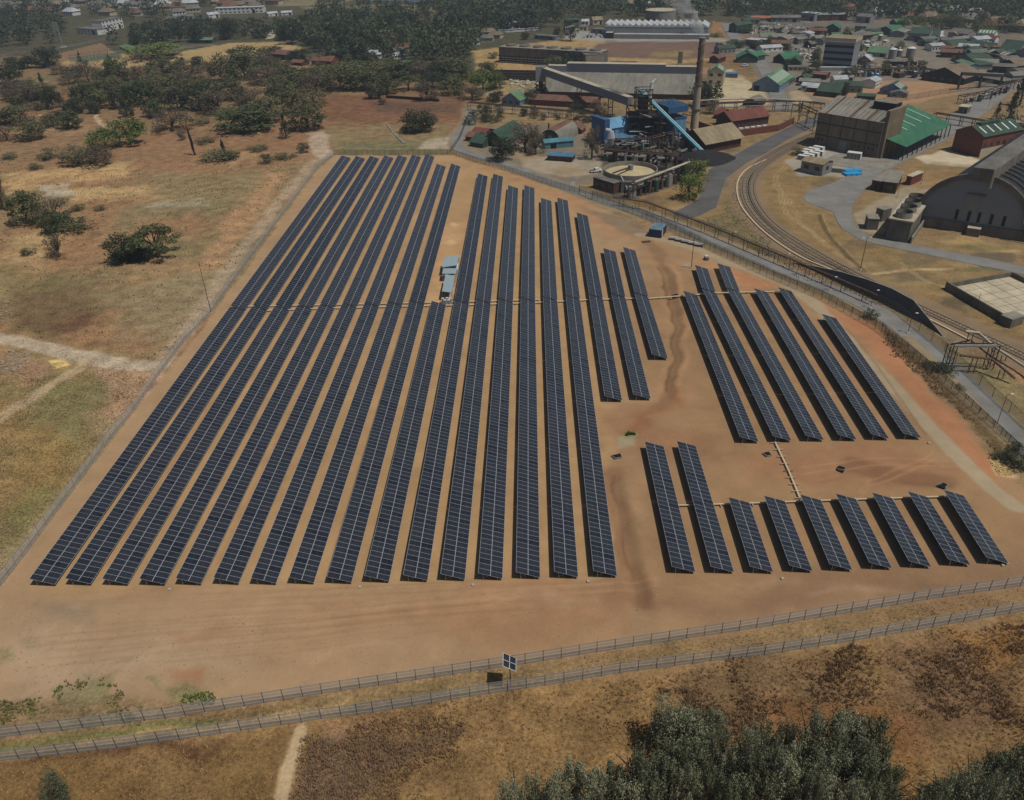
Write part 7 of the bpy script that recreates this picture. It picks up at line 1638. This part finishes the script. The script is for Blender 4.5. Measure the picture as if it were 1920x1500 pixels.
# small suburban houses, far upper left and top
HM = []
for wl, rf in (('cream_wall', 'rust_roof'), ('white_paint', 'grey_roof'), ('cream_wall', 'brown_clad'), ('white_paint', 'white_roof'), ('cream_wall', 'grey_roof'), ('cream_wall', 'tan_roof')):
    mb = MB(); mb.box(-6, 6, -4, 4, 0, 3, wl); mb.poly([(-6.5, -4.6, 2.8), (6.5, -4.6, 2.8), (4, 0, 5.2), (-4, 0, 5.2)], rf).poly([(6.5, 4.6, 2.8), (-6.5, 4.6, 2.8), (-4, 0, 5.2), (4, 0, 5.2)], rf).poly([(6.5, -4.6, 2.8), (6.5, 4.6, 2.8), (4, 0, 5.2)], rf).poly([(-6.5, 4.6, 2.8), (-6.5, -4.6, 2.8), (-4, 0, 5.2)], rf).poly([(-6.5, -4.6, 2.79), (-6.5, 4.6, 2.79), (6.5, 4.6, 2.79), (6.5, -4.6, 2.79)], wl)
    for x in (-4, -1.3, 1.3, 4): mb.box(x - .5, x + .5, -4.06, -4.0, 1, 2.2, 'window_glass')
    HM.append(mb.mesh('house'))
HN = ['rusty roofed', 'grey roofed', 'brown roofed', 'white roofed', 'cream walled grey roofed', 'tan roofed']
def suburb(px, n, label, group, s=(1, 1.5)):
    made = defaultdict(list)
    for x, y in scatter(px, n, 17):
        hi_ = rs.randrange(len(HM)); k = rs.uniform(*s); ob = tag(inst('house', HM[hi_], None, (x, y, 0), (0, 0, rs.uniform(-.5, .5)), (k, k, k * 1.15)), label, 'house', group); made[hi_].append(ob)
    for hi_, L_ in made.items(): number(L_, f'{HN[hi_]} {label}')
suburb([(-60, -6), (540, -6), (540, 14), (400, 20), (300, 34), (100, 28), (-60, 22)], 90, 'house in the far upper left suburb', 'houses of the far upper left suburb', (1.1, 1.7))
suburb([(1540, 14), (1700, 18), (1920, 46), (1960, 60), (1860, 60), (1700, 36), (1560, 28)], 30, 'house behind the town trees', 'houses behind the town trees', (1, 1.6))
suburb([(1160, 2), (1360, 2), (1400, 16), (1180, 18)], 14, 'house behind the round tanks', 'houses behind the round tanks', (1, 1.4))
suburb([(640, 90), (760, 90), (760, 112), (620, 112)], 10, 'house glimpsed through the dense wood', 'houses in the dense wood', (.8, 1.1))
suburb([(860, 60), (930, 62), (930, 80), (880, 84)], 7, 'house at the wood edge by the tan field', 'houses by the tan field', (.8, 1.1))
# small sheds that fill the town
def filler(px, n, group, zone, sp=13):
    made = defaultdict(list)
    for x, y in scatter(px, n, sp):
        wl, rf, nm = rs.choice([('grey_wall', 'grey_roof', 'grey roofed shed'), ('grey_wall', 'green_dark', 'dull green roofed shed'), ('grey_wall', 'shed_roof', 'pale grey roofed shed'), ('brick_dark', 'rust_roof', 'rusty roofed shed'), ('dark_steel', 'grey_roof', 'dark low shed'), ('white_paint', 'white_roof', 'white roofed shed'), ('brick_dark', 'green_dark', 'dark green roofed store')])
        w, d, h, r_ = rs.uniform(4, 8.5), rs.uniform(3, 5.5), rs.uniform(2.6, 4.5), rs.uniform(.8, 2)
        mb = MB(); mb.box(-w, w, -d, d, 0, h, wl); e = .4; s_ = r_ / d
        for sg in (-1, 1): mb.poly([(-w - e, sg * (d + e), h - e * s_ + .05), (w + e, sg * (d + e), h - e * s_ + .05), (w + e, 0, h + r_), (-w - e, 0, h + r_)][::-sg], rf)
        for sg in (-1, 1): mb.poly([(sg * w, -d, h), (sg * w, d, h), (sg * w, 0, h + r_ - .02)], wl)
        for k in range(4): x_ = -w + 2 * w * (k + .5) / 4; mb.box(x_ - .6, x_ + .6, -d - .05, -d, 1, 2.2, 'opening')
        made[nm].append(tag(mb.build('store_shed', None, (x, y, 0), rs.choice([-.5, -.35, .2, .9]) + rs.uniform(-.1, .1)), nm, 'shed', group))
    for nm, L_ in made.items(): number(L_, f'{nm} {zone}')
filler([(1440, 66), (1540, 66), (1540, 90), (1440, 96)], 14, 'small sheds beside the car park', 'beside the crowded car park')
filler([(1600, 50), (1700, 56), (1740, 70), (1640, 80), (1600, 72)], 9, 'small sheds on the upper yard', 'on the upper dusty yard')
filler([(1760, 100), (1850, 130), (1920, 160), (1920, 120), (1840, 80), (1700, 60)], 34, 'small sheds along the diagonal road', 'along the far diagonal road', 14)
filler([(1470, 150), (1520, 140), (1600, 152), (1640, 160), (1600, 175), (1480, 165)], 9, 'small sheds above the brown building', 'above the brown building')
filler([(1340, 90), (1375, 90), (1380, 130), (1345, 128)], 2, 'small sheds by the forecourt', 'by the factory forecourt')
# power pylon far left
p = at(113, 80); root = thing('pylon', 'slim pale lattice pylon rising from the suburb trees', 'pylon', p); mb = MB(); lattice(mb, -1.5, 1.5, -1.5, 1.5, 0, height(113, 80, 42), 7, 'steel', .3); mb.build('lattice_mast', root)
# sports nets
fence([(130, 117), (230, 105)], 'pale sports court netting beside the brown field', 4, 5, 'wire_mesh_green', False, postm='white_paint', name='court_fence'); fence([(128, 112), (205, 100)], 'pale sports court netting on the far side of the court', 4, 5, 'wire_mesh_green', False, postm='white_paint', name='court_fence')
fence([(545, 82), (590, 90)], 'low brown fence on the far side of the playing field', 1.5, 4, 'wire_mesh_green', False); fence([(1590, 204), (1700, 188), (1800, 172), (1860, 158)], 'tall thin wire fence around the orange yard', 3, 8, 'wire_mesh_green', False)
# long low bunker wall and rubble in the scrub
o_, L_, rz = frame2((724, 184), (822, 191)); tag(MB().box(0, L_, 0, 1.2, 0, 1.6, 'soot').box(0, L_, 1.25, 3, 0, 1.3, 'brown_clad').build('low_wall', None, o_, rz), 'long low black wall across the brown scrub', 'wall')
mb = MB(); r = ribbon([at(727, 234), at(738, 250), at(759, 270)], 2.0, 6)
for i in range(len(r) - 1): mb.beam((r[i][2].x, r[i][2].y, .2), (r[i + 1][2].x, r[i + 1][2].y, .2), 1.2, .35, 'concrete')
tag(mb.build('drain_channel'), 'grey concrete drain channel slanting across the scrub field', 'drain')
def rubble(px, n, label, m='rubble', hr=(.15, .5)):
    mb = MB(); P = W2(px); o = Vector((P[:, 0].mean(), P[:, 1].mean(), 0))
    for x, y in scatter(px, n, .35):
        s = rs.uniform(*hr); a = rs.uniform(0, 3); M4 = Matrix.Translation((x - o.x, y - o.y, 0)) @ Matrix.Rotation(a, 4, 'Z') @ Matrix.Rotation(rs.uniform(-.4, .4), 4, 'X'); mb.box(-s, s, -s * .7, s * .7, -s * .3, s * .6, m, M4=M4)
    tag(mb.build('rubble', None, o), label, 'rubble', None, 'stuff')
rubble([(20, 655), (60, 660), (50, 690), (5, 705), (0, 680)], 130, 'heap of broken stone beside the left track')
rubble([(0, 555), (24, 560), (22, 600), (0, 610)], 40, 'scattered pale stones at the left edge')
rubble([(170, 690), (290, 690), (260, 740), (200, 760)], 120, 'scattered stones near the left fence corner', hr=(.08, .25))
rubble([(20, 1150), (560, 1150), (560, 1270), (20, 1300)], 330, 'small pale stones strewn over the bare soil', hr=(.05, .14))
rubble([(560, 1110), (1200, 1110), (1200, 1190), (560, 1260)], 160, 'small pale stones along the front of the site', hr=(.04, .12))
rubble([(955, 150), (1010, 152), (1010, 168), (960, 170)], 60, 'pale broken slabs left of the long grey shed', 'concrete_pale', (.4, 1.4))
rubble([(1855, 862), (1885, 870), (1900, 892), (1872, 890)], 110, 'pale sandy rubble at the right end of the red bank', 'sand_yellow', (.1, .35))
p = at(111, 683); mb = MB()
for j in range(14):
    a0, a1 = 6.2832 * j / 14, 6.2832 * (j + 1) / 14; mb.poly([(0, 0, .8), (1.9 * math.cos(a0), 1.3 * math.sin(a0), 0), (1.9 * math.cos(a1), 1.3 * math.sin(a1), 0)], 'sand_yellow')
tag(mb.build('sand_heap', None, p), 'small yellow sand heap beside the left track', 'sand heap')
# things that still share a label are told apart by their place in their line
_same = defaultdict(list)
for o in bpy.data.objects:
    if o.parent is None and o.get('label'): _same[o['label']].append(o)
for lb_, L_ in _same.items():
    if len(L_) > 1 and len(lb_.split()) <= 13: number(L_, lb_)
# ---------------------------------------------------------------- haze
hz = bpy.data.materials.new('haze'); hz.use_nodes = True; hn = hz.node_tree.nodes; hn.remove(hn['Principled BSDF']); pv = hn.new('ShaderNodeVolumePrincipled'); hz.node_tree.links.new(pv.outputs[0], hn['Material Output'].inputs['Volume'])
pv.inputs['Color'].default_value = (.72, .84, 1.0, 1); pv.inputs['Density'].default_value = 0.00017; pv.inputs['Anisotropy'].default_value = 0.2; MATS['haze'] = hz
tag(MB().box(-10500, 10500, -900, 14000, -2, 108, 'haze').build('haze'), kind='stuff')
